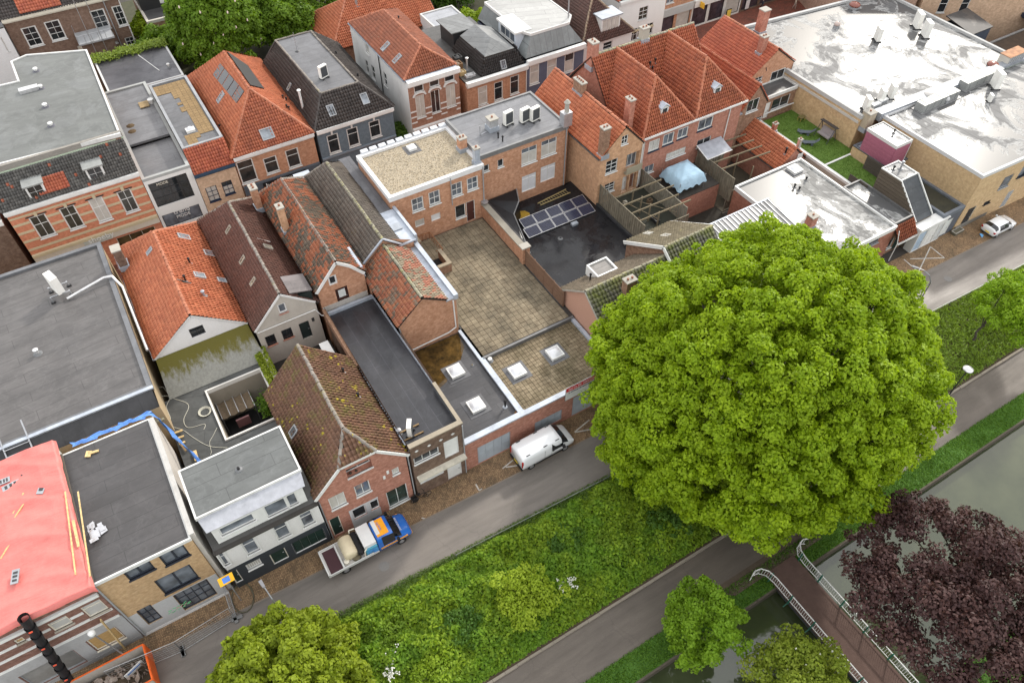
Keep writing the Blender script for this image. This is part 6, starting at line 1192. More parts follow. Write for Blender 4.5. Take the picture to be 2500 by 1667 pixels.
# ---------------------------------------------------------------- shopping street, far side
sheet('street', [(-40,63.2),(62,63.2),(72,66),(140,66),(140,78),(66,78),(58,70),(-40,70)], .0, clinker(S(150,84,66), S(112,62,50), (.04,.03,.025), 0))
YB = 70.
def text(root, s, c, d, up, size, m, off=.02):
    cu = bpy.data.curves.new('lettering', 'FONT'); cu.body = s; cu.size = size; cu.align_x = 'CENTER'; cu.align_y = 'CENTER'; cu.extrude = .012
    ob = bpy.data.objects.new('lettering', cu); col.objects.link(ob); bpy.context.view_layer.update()
    me = bpy.data.meshes.new_from_object(ob.evaluated_get(bpy.context.evaluated_depsgraph_get())); bpy.data.objects.remove(ob)
    d = V3(d).normalized(); up = V3(up).normalized(); n = d.cross(up); X = Matrix((d, up, n)).transposed().to_4x4(); X.translation = V3(c)+n*off-ORG[root]; me.transform(X); me.materials.clear(); me.materials.append(m)
    o = bpy.data.objects.new('lettering', me); col.objects.link(o); o.parent = root; ORG[o] = ORG[root]; return o
def cornice(h, z, hh=.35, dep=.35, m=None, x0=None, x1=None, y=None): 
    x0 = h.P[0][0] if x0 is None else x0; x1 = h.P[1][0] if x1 is None else x1; y = h.P[0][1] if y is None else y
    part('cornice', MB().box(x0-.05,x1+.05,y-dep,y+.1,z-hh,z).box(x0,x1,y-dep*.5,y,z-hh-.2,z-hh), m or WHITE, h.root)
# striped brick shop
h = House('striped_shop', 'two storey shop with orange brick and sandstone stripes under slate mansard', 'shop', (-12.3,-.35,YB,92), 0, 9.45, brick(S(206,136,104), S(190,120,90), None, .15))
for xa, ya, xb, yb in ((250,490,512,628),(522,410,768,555),(785,330,1015,490),(1040,260,1257,408)): h.win(0, 'e', xa, ya, xb, yb, nx=2, ny=2, ys=[.62], fw=.12, gl=glass((.035,.035,.03)), cur=.12)
W_ = list(h.holes[0]); STN = plaster((.5,.42,.28), .2)
h.wuz(0, .8, 4.4, .4, 3.2, nx=2, ny=1, frame=plaster((.5,.46,.38)), sill=False, name='shop_window'); h.wuz(0, 7.4, 11.2, .4, 3.0, nx=3, ny=1, frame=plaster((.5,.46,.38)), sill=False, name='shop_window', gl=glass((.06,.045,.02))); h.done(); rt = h.root
for za, zb in ((4.75,5.0),(5.75,6.0),(6.75,7.0),(7.7,7.95),(8.5,8.7)):
    cur = .02
    for (a0, a1, b0, b1, _) in sorted([q for q in W_ if q[2] < zb and q[3] > za])+[(11.93,11.93,0,0,0)]:
        if a0-cur > .1: h.paneluz(0, cur, a0-.02, za, zb, STN, 'stone_band', .03)
        cur = a1+.02
for (a0, a1, b0, b1, _) in W_: h.paneluz(0, (a0+a1)/2-.14, (a0+a1)/2+.14, b1+.05, b1+.5, STN, 'keystone', .1); h.paneluz(0, a0-.2, a1+.2, b1+.02, b1+.14, paint((.05,.04,.035)), 'arch', .06)
cornice(h, 9.6); h.paneluz(0, .02, 11.93, 4.0, 4.3, STN, 'string_course', .3); h.paneluz(0, .02, 11.93, 3.35, 3.98, plaster((.55,.5,.42), .2), 'shop_fascia', .2)
h.paneluz(0, 4.6, 7.2, 3.4, 3.95, paint((.4,.42,.38)), 'sign_board', .1, base=.21); u, z = h.uz(0, 'e', 900, 645); text(rt, 'shoeby', (-12.3+u, YB-.33, max(z, 3.68)), (1,0,0), (0,0,1), .85, WHITE)
zt = 12.1; yt = 72.2; A, B, C_, D = (-12.5,69.9,9.6),(-.3,69.9,9.6),(-.3,yt,zt),(-12.5,yt,zt); slope(rt, [A,B,C_,D], T_SLATE, tl=.3, tw=.24)
tile_field(rt, [(-8.9,70.15,10.0),(-6.2,70.15,10.0),(-6.2,71.15,11.1),(-8.9,71.15,11.1)], T_RED, .24, .3, lift=.1)
part('roof_kerb', MB().box(-12.5,-.2,yt-.05,yt+.25,12.0,12.75), wood((.3,.28,.25)), rt); part('trim', MB().box(-12.5,-.2,yt-.12,yt+.0,12.05,12.2), plaster((.4,.48,.36)), rt)
for (x, y) in ((330,250),(865,95)):
    p = hit('e', x, y, (0,70.35,0), (0,1,0)); dx, zz = p.x, 10.5; o = part('dormer', MB().box(dx-.75,dx+.75,70.2,71.9,9.8,11.2), WHITE, rt); part('dormer_roof', MB().box(dx-.9,dx+.9,70.0,72.0,11.2,11.34), lead((.3,.31,.3)), o)
    for i in (0,1):
        for j in (0,1): part('pane', MB().box(dx-.58+i*.6,dx-.03+i*.6,70.16,70.19,9.98+j*.58,10.5+j*.58), GLASS, o)
ZG = 12.6; GP = [at('a',1080,1205,ZG), at('a',780,455,ZG), at('a',240,500,ZG), at('a',100,560,ZG), at('a',165,735,ZG), at('a',-200,820,ZG), at('a',-200,1530,ZG)]; GP = [(p.x,p.y) for p in GP]; GM = bitumen((.12,.125,.12), R(8), 1.1, blot=.2, gloss=.85, sv=.85); flat_roof(rt, GP, ZG, GM, WHITE, .15, .12, .04)
part('rear_wall', MB().prism([(*p, 0) for p in inset(GP, .1)], (0,0,ZG-.2)), brick(S(150,120,100), S(130,100,84)), rt)
for x, y in ((325,640),(370,795),(410,960),(460,1130)): p = at('a', x, y, ZG); vent(rt, p, .25, .14, m=WHITE, bm=lead((.1,.1,.12)))
p = at('a',265,815,ZG); part('skylight', MB().box(p.x-.9,p.x+.9,p.y-.35,p.y+.35,ZG,ZG+.35), metal((.7,.7,.7)), rt)
h = House('corner_shop', 'dark brick shop cut by the left edge of the picture', 'shop', (-22,-12.9,70.5,90), 0, 8.5, BRICK_BR); h.win(0, 'e', -40,640,92,840, nx=1, ny=2); h.done(); cornice(h, 8.6); flat_roof(h.root, rect(-22,-12.9,70.5,90), 8.6, MEMB)
# white modern shop
h = House('white_shop', 'white modern shop front with big dark upper window', 'shop', (-.3,4.35,YB,88.3), 0, 8.4, plaster((.68,.68,.66), .1))
h.win(0, 'e', 1325,190,1750,285, nx=4, ny=3, frame=DKMET, sill=False, name='upper_shop_window', fw=.05); h.win(0, 'e', 1450,470,1825,465, nx=3, ny=1, frame=DKMET, sill=False, name='shop_window', gl=GLASSB); h.done(); rt = h.root
u, z = h.uz(0,'e',1455,178); text(rt, 'MODE', (-.3+u,YB+.06,z), (1,0,0), (0,0,1), .4, CREAM); u, z = h.uz(0,'e',1635,430); text(rt, 'trend', (-.3+u,YB+.06,z+.15), (1,0,0), (0,0,1), .75, WHITE); text(rt, 'MODE', (-.3+u,YB+.06,z-.45), (1,0,0), (0,0,1), .5, WHITE)
part('roof', MB().box(-.2,4.3,70.2,76.8,7.6,7.9).box(-.2,4.3,76.8,88.2,8.1,8.35), bitumen((.12,.12,.125), R(0), 1.1, wet=.5, gloss=.5, blot=.35), rt); part('coping', ring(MB(), rect(-.3,4.35,YB,88.3), .3, 8.2, 8.5, .02), plaster((.34,.35,.34)), rt); part('mattress', MB().box(2.6,3.6,83,84.2,8.4,8.5), wood((.3,.22,.12)), rt)
for k, (x, y, lb) in enumerate(((1170,1130,'left leaf pile on the flat roof of the white shop'),(1185,1180,'lower leaf pile on the flat roof of the white shop'))): p = at('a',x,y,8.35); solo('debris', MB().lathe(p, [(.45,0),(.3,.08),(.05,.14)], 7), ground((.12,.08,.04),(.07,.05,.03)), lb, 'leaf pile', loc=tuple(p))
ch = thing('planter', 'white planter tub on the flat roof of the white shop', 'planter', (3.9,83.6,8.35)); part('tub', MB().lathe((3.9,83.6,8.35), [(.25,0),(.32,.5),(.26,.5)], 10), WHITE, ch); part('soil', MB().lathe((3.9,83.6,8.75), [(.24,0),(.05,.03)], 10), SOIL, ch)
# sandy house with wooden roof deck
h = House('sandy_house', 'narrow sand brick house with red tile eave and wooden roof tiles', 'house', (4.4,8.5,YB,85.5), 0, 7.1, BRICK_SA)
for xa, ya, xb, yb in ((1838,222,1982,315),(1982,172,2112,255)): h.win(0, 'e', xa, ya, xb, yb, nx=2, ny=3, frame=NAVYP, cur=.7, sill=NAVYP)
h.done(); rt = h.root; cornice(h, 7.35, .3, .35, paint((.03,.06,.1))); slope(rt, [(4.4,69.8,7.3),(8.5,69.8,7.3),(8.5,71.7,9.2),(4.4,71.7,9.2)], T_RED); part('rear_wall', MB().box(4.42,8.48,71.7,85.4,7,9.1), BRICK_BR, rt)
flat_roof(rt, rect(4.4,8.5,71.7,85.5), 9.2, bitumen((.1,.1,.105), R(0), 1., blot=.4), lead((.3,.31,.32)), .25, .2); dome_light(rt, 6.0,74.6,9.2,.9,.7); 
WT = wood((.25,.17,.085), .85, (3,3,3)); me = mesh_of('deck_tile', MB().box(-.24,.24,-.24,.24,0,.04), WT); g = np.random.default_rng(2); k = 0
for j in range(26):
    for i in range(7):
        x, y = 4.9+i*.5, 72.3+j*.5
        if (i >= 4 and j > 2) or j > 21 or (j < 4 and i < 4 and i > 0) or (i == 3 and j > 12 and g.random() < .6):
            if j < 2 and i > 2: continue
            o = bpy.data.objects.new('deck_tile', me); col.objects.link(o); o.parent = rt; o.location = Vector((x,y,9.21))-ORG[rt]; k += 1
# orange hipped house with solar panels
h = House('orange_hip_house', 'hipped house with orange tiles and black solar panels', 'house', (8.6,17.2,YB,87.5), 0, 7.6, BRICK_OR)
for xa, ya, xb, yb in ((1455,-1,1,1),): pass
for f, xa, ya, xb, yb in (('e',2050,15,2320,140),('b',150,1430,310,1530),('b',348,1358,505,1480)): h.win(0, f, xa, ya, xb, yb, nx=1, ny=2, ys=[.68], fw=.12, gl=glass((.03,.03,.03)))
h.done(); rt = h.root; cornice(h, 7.85); h.paneluz(0, 0.02, 8.58, 3.0, 4.1, paint((.08,.1,.12)), 'shop_fascia', .3); h.paneluz(0, 2.0, 6.8, 3.1, 3.95, BLACK, 'sign_board', .12, base=.31); text(rt, 'hunkemöller', (12.9,YB-.46,3.6), (1,0,0), (0,0,1), .8, WHITE); h.paneluz(0, 1.0, 7.5, .3, 2.8, GLASS, 'shop_window', .04)
e = 7.8; A, B, C_, D = (8.4,69.8,e),(17.4,69.8,e),(17.4,87.6,e),(8.4,87.6,e); E, F = (12.9,74.4,12.0),(12.9,83.2,12.0)
slope(rt, [A,E,F,D], T_OR); slope(rt, [A,B,E], T_OR2); slope(rt, [B,C_,F,E], T_OR); slope(rt, [C_,D,F], T_OR)
for p, q in ((E,F),(A,E),(B,E)): ridge(rt, p, q, RIDGE_OR)
pl = [V3(A), V3(E), V3(F)]; p0 = plane_pt('a',1930,700,pl); pn = (pl[1]-pl[0]).cross(pl[2]-pl[0]).normalized(); pn = pn if pn.z > 0 else -pn; ey = Vector((0,-1,0)); ey = (ey-pn*ey.dot(pn)).normalized(); ev = pn.cross(ey); ev = ev if ev.z > 0 else -ev
pa, pb, pc = plane_pt('a',1985,575,pl), plane_pt('a',2205,830,pl), plane_pt('a',1930,690,pl)
for k in range(5):
    t0, t1 = k/5+.01, (k+1)/5-.01; up = pc-pa; up = ev*up.dot(ev); q0, q1 = pa.lerp(pb, t0), pa.lerp(pb, t1)
    o = thing('solar_panel', '%s black solar panel on the orange hipped roof' % ['topmost','second','third','fourth','lowest'][k], 'solar panel', tuple((q0+q1)/2), 'solar panels on the orange roof')
    part('cells', MB().prism([q0+pn*.15, q1+pn*.15, q1+up+pn*.15, q0+up+pn*.15], pn*.04), glass((.012,.014,.018), .12), o); part('rail', MB().beam((q0+up*.5)+pn*.1, (q1+up*.5)+pn*.1, .06, .08), ALU, o)
rw(rt, pl, 'a', 1990,880, .8, 1.3); rw(rt, [A,B,E], 'b', 190,1205, 1.3, 1.2); pr = [B,C_,E]; part('black_sheet', MB().prism([plane_pt('b',20,640,pr)+Vector((.1,0,.2)), plane_pt('b',100,800,pr)+Vector((.1,0,.2)), plane_pt('b',10,860,pr)+Vector((.1,0,.2))], (0,0,.06)), BLACK, rt) if False else None
for x, y in ((340,900),(370,920),(375,985),(395,1000)): rvent(rt, pr, 'b', x, y, h=.5)
part('black_sheet', MB().prism([(13.15,75.0,11.85),(13.15,83.0,11.85),(14.6,81.5,10.5),(14.6,76.0,10.5)], (.1,0,.2)), BLACK, rt); rvent(rt, pl, 'a', 1975,1145, h=.2)
# blue house with brown mansard
h = House('blue_mansard_house', 'blue grey painted house under a dark brown mansard roof', 'house', (17.6,26.5,YB,86.0), 0, 7.7, brick(S(112,126,136), S(104,118,128), S(100,112,122), .12))
for xa, ya, xb, yb in ((540,1290,665,1410),(722,1225,858,1355),(900,1165,1030,1295),(1100,1100,1222,1215)): h.win(0, 'b', xa, ya, xb, yb, nx=1, ny=2, ys=[.7], fw=.12, cur=.35)
W_ = list(h.holes[0]); h.done(); rt = h.root; cornice(h, 7.95, .4, .4)
for q in W_: h.paneluz(0, (q[0]+q[1])/2-.1, (q[0]+q[1])/2+.1, q[3]+.05, q[3]+.5, WHITE, 'keystone', .1)
h.paneluz(0, .02, 8.88, 4.1, 4.3, paint((.2,.24,.28)), 'string_course', .15)
e = 7.9; zt = 10.45; O = [(17.4,69.8),(26.7,69.8),(26.7,86.2),(17.4,86.2)]; I = [(19.6,72.3),(23.9,72.3),(23.6,85.6),(19.3,85.6)]
for i in range(4): j = (i+1) % 4; slope(rt, [(*O[i],e),(*O[j],e),(*I[j],zt),(*I[i],zt)], T_DK, tl=.36, tw=.3); ridge(rt, (*I[i],zt+.02), (*I[j],zt+.02), RIDGE_GR, .11); ridge(rt, (*O[i],e), (*I[i],zt), T_DK, .12)
part('roof', MB().prism([(*p, zt-.1) for p in I], (0,0,.08)), bitumen((.1,.1,.105), R(0), 1.1, gloss=.55, blot=.2), rt)
fp = [(*O[0],e),(*O[1],e),(*I[1],zt)]; rw(rt, fp, 'b', 765,995, .8, 1.2, gl=SKYGL); rw(rt, fp, 'b', 1065,890, .8, 1.2); lp = [(*O[3],e),(*O[0],e),(*I[0],zt)]; rw(rt, lp, 'b', 400,785, .5, .9, gl=glass((.3,.28,.2))); p = plane_pt('b',515,980,lp); vent(rt, p, 2.2, .13, m=WHITE, base=False)
p = at('b',705,700,zt); ac_unit('air conditioner on the flat top of the brown mansard roof', (p.x,p.y,zt-.02), R(20), 1.1); rp_ = [(*O[1],e),(*O[2],e),(*I[2],zt)]
for x, y in ((815,500),(1010,700)): rvent(rt, rp_, 'b', x, y, h=.4)
an = thing('antenna', 'thin television antenna on the flat top of the brown mansard', 'antenna', (20.6,82,zt)); part('mast', MB().cyl((20.6,82,zt-.05),(20.6,82,zt+2.2),.03), ALU, an); part('boom', MB().beam((20.2,82,zt+1.6),(21.0,82,zt+1.6),.03,.03), ALU, an); part('foot', MB().lathe((20.6,82,zt-.02), [(.3,0),(.1,.1)], 8), DKMET, an)
# victorian house, white side wall
h = House('victorian_house', 'tall narrow brick house with white arched trim and brown red hipped roof', 'house', (28.6,34.95,YB,86.0), 0, 10.0, brick(S(168,128,106), S(150,110,90), None, .15))
WS = [(1518,870,1618,1042),(1655,825,1752,998),(1792,775,1888,945)]
for xa, ya, xb, yb in WS: h.win(0, 'b', xa, ya, xb, yb, nx=2, ny=1, fw=.07, cur=.75, gl=glass((.05,.03,.03)))
n3 = list(h.holes[0])
for xa, ya, xb, yb in ((1505,770,1600,815),(1645,725,1740,765),(1780,680,1875,720)): h.win(0, 'b', xa, ya, xb, yb, nx=1, ny=1, fw=.1)
h.win(3, 'b', 1230,640,1275,790, nx=1, ny=2); h.win(3, 'b', 1065,380,1112,500, nx=1, ny=1, cur=1); h.win(3, 'b', 1065,525,1110,670, nx=1, ny=2); h.win(3, 'b', 1120,575,1170,730, nx=1, ny=2)
h.done(mats={3: plaster((.68,.67,.65), .3)}); rt = h.root; cornice(h, 10.2, .5, .4)
ar = MB()
for (u0, u1, z0, z1, _) in n3:
    c = (u0+u1)/2; r = (u1-u0)/2+.2
    for k in range(8):
        a0, a1 = math.pi*k/8, math.pi*(k+1)/8; ar.beam((28.6+c+r*math.cos(a0),YB-.05,z1-.05+r*.55*math.sin(a0)),(28.6+c+r*math.cos(a1),YB-.05,z1-.05+r*.55*math.sin(a1)),.1,.2)
part('arch_moulding', ar, WHITE, rt); cur = .02
for za, zb in ((4.9,5.05),(5.6,5.75),(6.3,6.45)):
    cur = .02
    for q in n3+[(6.33,6.33)]:
        if q[0]-cur > .1: h.paneluz(0, cur, q[0]-.02, za, zb, WHITE, 'stone_band', .05)
        cur = q[1]+.02
h.paneluz(0, .02, 6.33, 4.0, 4.3, WHITE, 'string_course', .35); h.paneluz(3, 0.1, 8.0, .1, 9.5, brick(S(130,96,78), S(112,80,64)), 'brick_face', .0) if False else None
part('brick_face', MB().box(28.55,28.598,77.6,85.9,.1,9.8), brick(S(140,106,86), S(122,88,70)), rt) if False else None
e = 10.1; A, B, C_, D = (28.5,70.6,e),(35.0,70.6,e),(35.0,86,e),(28.5,86,e); E, F = (31.8,72.6,12.3),(31.8,82.3,12.3); TV = tilemat((.26,.085,.045),(.34,.115,.06), dark=.5)
slope(rt, [A,E,F,D], TV); slope(rt, [A,B,E], TV); slope(rt, [B,C_,F,E], TV); slope(rt, [C_,D,F], TV)
for p, q in ((E,F),(A,E),(B,E),(D,F)): ridge(rt, p, q, RIDGE_OR)
for x, y in ((1260,425),(1365,535)): rw(rt, [A,E,F], 'b', x, y, .7, 1.25)
gutter(rt, (28.5,70.5,10.0),(28.5,86,10.0), ZINC, .25); part('gutter', MB().box(28.6,34.9,70.1,70.6,9.9,10.12), ZINC, rt); rvent(rt, [B,C_,E], 'b', 1375,185, h=.4); pipe(rt, [(28.5,77.5,9.8),(28.5,77.5,.2)], .06, DKMET)
# dark mansard on brick
h = House('brick_mansard_house', 'brick town house with white cornice and small black mansard', 'house', (35.85,44.0,YB,84), 0, 7.6, BRICK_OR)
for xa, ya, xb, yb, c in ((708,1205,845,1415,1),(930,1140,1055,1350,0),(1150,1055,1275,1265,0)): h.win(0, 't', xa, ya, xb, yb, nx=1, ny=2, ys=[.68], fw=.12, cur=c)
h.done(); rt = h.root; cornice(h, 7.9, .5, .4); pipe(rt, [(43.9,69.9,7.4),(43.9,69.9,.2)], .05, WHITE)
flat_roof(rt, rect(35.9,44.0,70.2,84), 7.75, bitumen((.06,.058,.055))); DS = tilemat((.03,.029,.03),(.05,.048,.048), dark=.2); GRYS = bitumen((.15,.155,.155), R(60), .7, blot=.25, gloss=.8)
O = [(38.1,70.4),(43.9,70.4),(43.9,77.5),(38.1,77.5)]; I = [(39.0,71.2),(43.0,71.2),(43.2,77.0),(38.9,77.0)]
for i in range(4): j = (i+1) % 4; slope(rt, [(*O[i],7.8),(*O[j],7.8),(*I[j],9.55),(*I[i],9.55)], DS, tl=.3, tw=.24)
ap, aq = (41.0,73.2,10.5),(41.0,77.0,10.5); slope(rt, [(*I[0],9.6),(*I[1],9.6),ap], GRYS, tiles=False); slope(rt, [(*I[0],9.6),ap,aq,(*I[3],9.6)], GRYS, tiles=False); slope(rt, [(*I[1],9.6),(*I[2],9.6),aq,ap], GRYS, tiles=False)
rw(rt, [(*O[0],7.8),(*O[1],7.8),(*I[1],9.55)], 't', 1050,885, .7, 1.0); vent(rt, (37.4,72.6,7.8), 1.4, .12, m=metal((.7,.7,.7)))
for k, (x, y, sx, sy, sz, c, lb) in enumerate(((36.5,73.4,1.1,.9,.8,(.2,.12,.06),'wooden crate heaped with junk on the narrow terrace'),(36.4,72.0,.8,.6,.5,(.4,.3,.15),'open cardboard box on the narrow terrace'),(37.2,74.6,.9,.9,.9,(.05,.05,.05),'black barrel shaped tub on the narrow terrace'),(37.0,71.2,1.2,.5,.3,(.45,.45,.45),'bundle of pale metal bars on the narrow terrace'))):
    o = thing('junk_box', lb, 'box', (x,y,7.75), 'clutter on the narrow terrace'); part('box', ring(MB(), rect(x-sx/2,x+sx/2,y-sy/2,y+sy/2), .08, 7.76, 7.76+sz), paint(c), o); part('contents', MB().lathe((x,y,7.76), [(sx*.3,0),(sx*.3,sz*.9),(sx*.1,sz*1.1)], 7), paint(tuple(v*.7+.05 for v in c)), o)
part('shed', MB().box(38.3,40.5,77.6,81.0,7.75,9.8), DKMET, rt); part('shed_roof', MB().box(38.0,41.5,77.4,81.4,9.8,9.92), GRYS, rt)
# navy house
h = House('navy_house', 'navy painted town house with grey zinc mansard and boxy dormer', 'house', (44.05,52.2,YB,82), 0, 8.0, paint(S(92,98,116), .8))
for xa, ya, xb, yb in ((1420,910,1545,1130),(1660,830,1782,1050),(1900,750,2018,965)): h.win(0, 't', xa, ya, xb, yb, nx=1, ny=2, ys=[.62], fw=.13, cur=1)
h.done(); rt = h.root; cornice(h, 8.3, .55, .4); ZN = bitumen((.17,.185,.185), R(90), .8, blot=.25, gloss=.6); O = [(44.1,70.4),(52.2,70.4),(52.2,82),(44.1,82)]; I = [(45.4,71.4),(50.6,71.4),(51.8,81),(44.7,81)]
for i in range(4): j = (i+1) % 4; slope(rt, [(*O[i],8.3),(*O[j],8.3),(*I[j],10.5),(*I[i],10.5)], ZN, tiles=False)
flat_roof(rt, [(45.3,71.3),(50.7,71.3),(51.9,72.6),(51.9,81),(44.6,81),(44.6,72.6)], 10.62, bitumen((.3,.3,.29), R(20), 1.1, blot=.15, gloss=.6), plaster((.6,.6,.58)), .12, .06); d2 = House('x','x','x', rect(43.9,45.4,72.4,76.4), 8.4, 10.5, plaster((.55,.6,.66))); bpy.data.objects.remove(d2.root); d2.root = rt; d2.wuz(3, .3, 3.7, 9.1, 10.3, nx=3, ny=1, fw=.1, gl=GLASSB); d2.done(sides=[0,3]); part('dormer_roof', MB().box(43.7,46.0,72.2,76.6,10.5,10.72), plaster((.62,.62,.6)), rt)
part('mast', MB().cyl((51.3,72.4,9.0),(51.3,72.4,15.0),.09), ALU, rt)
# brown roof, white building and the shops behind
h = House('white_brown_roof_house', 'white rendered house with dark brown hipped roof and white dormer', 'house', (52.3,60.0,70.6,83), 0, 7.4, plaster((.7,.69,.67), .12)); h.win(0, 'c', 1005,390,1080,430, nx=1, ny=2); h.win(0, 'c', 900,430,955,470, nx=1, ny=2); h.done(); rt = h.root
A, B, C_, D = (52.1,70.3,7.5),(60.2,70.3,7.5),(60.2,83,7.5),(52.1,83,7.5); E, F = (56.1,74.2,11.4),(56.1,80,11.4)
TB2 = tilemat((.085,.045,.036),(.12,.062,.05), dark=.3)
for q in ([A,B,E],[A,E,F,D],[B,C_,F,E],[C_,D,F]): slope(rt, q, TB2, tw=.24, tl=.32)
for p, q in ((E,F),(A,E),(B,E)): ridge(rt, p, q, tilemat((.2,.15,.1),(.28,.2,.13)))
o = part('dormer', MB().box(55.4,58.2,71.0,73.0,8.2,9.9), WHITE, rt); part('dormer_roof', MB().box(55.2,58.4,70.8,73.2,9.9,10.05), LEAD, o)
for i in range(4): part('pane', MB().box(55.6+i*.62,56.12+i*.62,70.96,70.99,8.4,9.7), CURT, o)
h = House('white_facade_house', 'tall white house with three arched windows and orange roof', 'house', (60.3,68.0,74.0,86), 0, 9.6, plaster((.72,.72,.7), .1)); h.win(0, 'c', 1330,75,1395,165, nx=2, ny=3)
for xa, ya, xb, yb in ((1250,270,1300,360),(1318,245,1368,330),(1390,220,1440,300)): h.win(0, 'c', xa, ya, xb, yb, nx=2, ny=2)
h.done(); rt = h.root; cornice(h, 9.7); slope(rt, [(60.2,74,9.6),(60.2,86,9.6),(64,86,12),(64,74,12)], T_RED); slope(rt, [(68.1,86,9.6),(68.1,74,9.6),(64,74,12),(64,86,12)], T_RED); h.paneluz(0, .8, 6.0, 5.0, 5.2, STN, 'string_course', .2)
for k, (x0, x1, wall, lb, fasc, sign, sc) in enumerate(((68.05,76.9,BRICK_OR,'brick shop with grey fascia next to the white house',paint((.42,.43,.42)),'',None),(76.95,86.6,plaster((.66,.65,.62)),'white shop front with yellow hanging sign','w','',None),(86.7,98.0,BRICK_BR,'dark brick shop with posters at the top of the picture',paint((.05,.05,.055)),'',None))):
    h = House('street_shop', lb, 'shop', (x0,x1,78.0,92), 0, 8.5, wall)
    n = 3
    for i in range(n): w = (x1-x0)/n; h.wuz(0, i*w+.8, i*w+w-.8, 4.9, 7.0, nx=2, ny=3, gl=GLASSB)
    for i in range(3): w = (x1-x0)/3; h.wuz(0, i*w+.25, i*w+w-.25, .25, 3.0, nx=1, ny=1, frame=DKMET, gl=glass((.05,.04,.05)) if i != 2 else CURT, name='shop_window', sill=False)
    h.done(); h.paneluz(0, .1, x1-x0-.1, 3.2, 4.2, WHITE if fasc == 'w' else fasc, 'shop_fascia', .35); flat_roof(h.root, rect(x0,x1,78,92), 8.6, MEMB)
    if k == 1: text(h.root, 'Primera', ((x0+x1)/2,77.6,3.7), (1,0,0), (0,0,1), .7, NAVYP); part('hanging_sign', MB().box(x0+1.0,x0+1.1,76.8,77.6,3.2,4.0), paint((.85,.5,.05)), h.root)
for k, (f, x, y, lb, c) in enumerate((('c',2290,60,'white poster stand outside the dark shop in the street',(.7,.68,.68)),('c',2120,150,'yellow poster stand in the shopping street',(.75,.55,.1)))):
    p = at(f, x, y, .6); o = thing('poster_stand', lb, 'sign', (p.x,p.y,0)); part('frame', MB().box(p.x-.45,p.x+.45,p.y-.06,p.y+.06,.1,1.7), BLACK, o); part('poster', MB().box(p.x-.38,p.x+.38,p.y-.09,p.y-.062,.25,1.6), paint(c), o)
# houses at the very back
h = House('back_brick_house', 'brown brick house with white sash windows behind the flat roofs', 'house', (-7.4,6.2,108.5,118), 0, 10.0, brick(S(134,110,94), S(116,92,78)))
for xa, ya, xb, yb, in ((180,260,400,400),(388,205,605,345),(800,105,1000,250),(995,65,1188,215)): h.win(0, 'a', xa, ya, xb, yb, nx=2, ny=3, fw=.16, cur=.15)
for xa, ya, xb, yb in ((930,400,1060,385),(1115,345,1265,390)): h.win(0, 'a', xa, ya, xb, yb, nx=2, ny=2, fw=.12)
u0,u1,z0,z1 = h.px(0,'a',640,310,775,400); h.dooruz(0, u0, u1, 2.4, 4.9, CREAM); h.done(); rt = h.root; cornice(h, 10.2, .4, .35, CREAM); slope(rt, [(-7.6,108.2,10.1),(6.4,108.2,10.1),(6.4,113,14.2),(-7.6,113,14.2)], T_DK, tl=.4, tw=.32); tile_field(rt, [(-5.2,108.3,10.3),(-.5,108.3,10.3),(-.5,111,12.6),(-5.2,111,12.6)], T_RED, .32, .4, lift=.1, name='red_tiles'); dormer(rt, 1.2,108.9,111.5,10.8,12.3,2.0)
part('stair_block', MB().box(-.3,3.6,105.4,108.45,0,6.4), BRICK_BR, rt); part('balcony', MB().box(-.5,3.8,105.0,108.45,6.4,6.6), GREYP, rt)
for k in range(6): part('baluster', MB().cyl((-.4+k*.82,105.1,6.6),(-.4+k*.82,105.1,7.6),.03), ALU, rt)
part('rail', MB().tube([(-.4,108.4,7.6),(-.4,105.1,7.6),(3.7,105.1,7.6),(3.7,108.4,7.6)],.035), ALU, rt); pipe(rt, [(6.1,108.4,9.8),(6.1,108.4,0)], .07, WHITE); pipe(rt, [(4.3,108.35,9.8),(4.3,108.35,0)], .06, GREYP)
for k in range(2): part('scaffold_tube', MB().cyl((1.0+k*1.3,104.9,0),(1.0+k*1.3,104.9,12.5),.04), ALU, rt)
h = House('white_back_house', 'white rendered house at the upper left picture edge', 'house', (-14,-7.5,107.5,117), 0, 9.6, plaster((.7,.7,.7), .15)); h.win(0, 'a', 0,340,85,465, nx=1, ny=2, gl=CURT); h.done(); flat_roof(h.root, rect(-14,-7.5,107.5,117), 9.7, MEMB)
h = House('arched_window_house', 'brick house with arched garden windows and dark roof terrace', 'house', (8.4,16.4,108.5,118), 0, 5.6, BRICK_DK); u0,u1,z0,z1 = h.px(0,'a',1515,265,1690,360); h.wuz(0, u0, u1, z0, z1+.9, nx=4, ny=3, frame=CREAM, ys=[.35,.7], sill=False, lab='arched window'); u0,u1,z0,z1 = h.px(0,'a',1385,230,1450,300); h.wuz(0, u0, u1, z0-.5, z1, nx=2, ny=2, frame=CREAM); h.done(); rt = h.root; flat_roof(rt, rect(8.4,16.4,108.5,118), 5.7, MEMB, plaster((.5,.47,.42)), .3); part('attic', MB().box(8.6,16,112,117.8,5.7,9.5), DKMET, rt); part('door', MB().box(11.2,12.8,111.9,112.0,6.2,8.6), WHITE, rt)
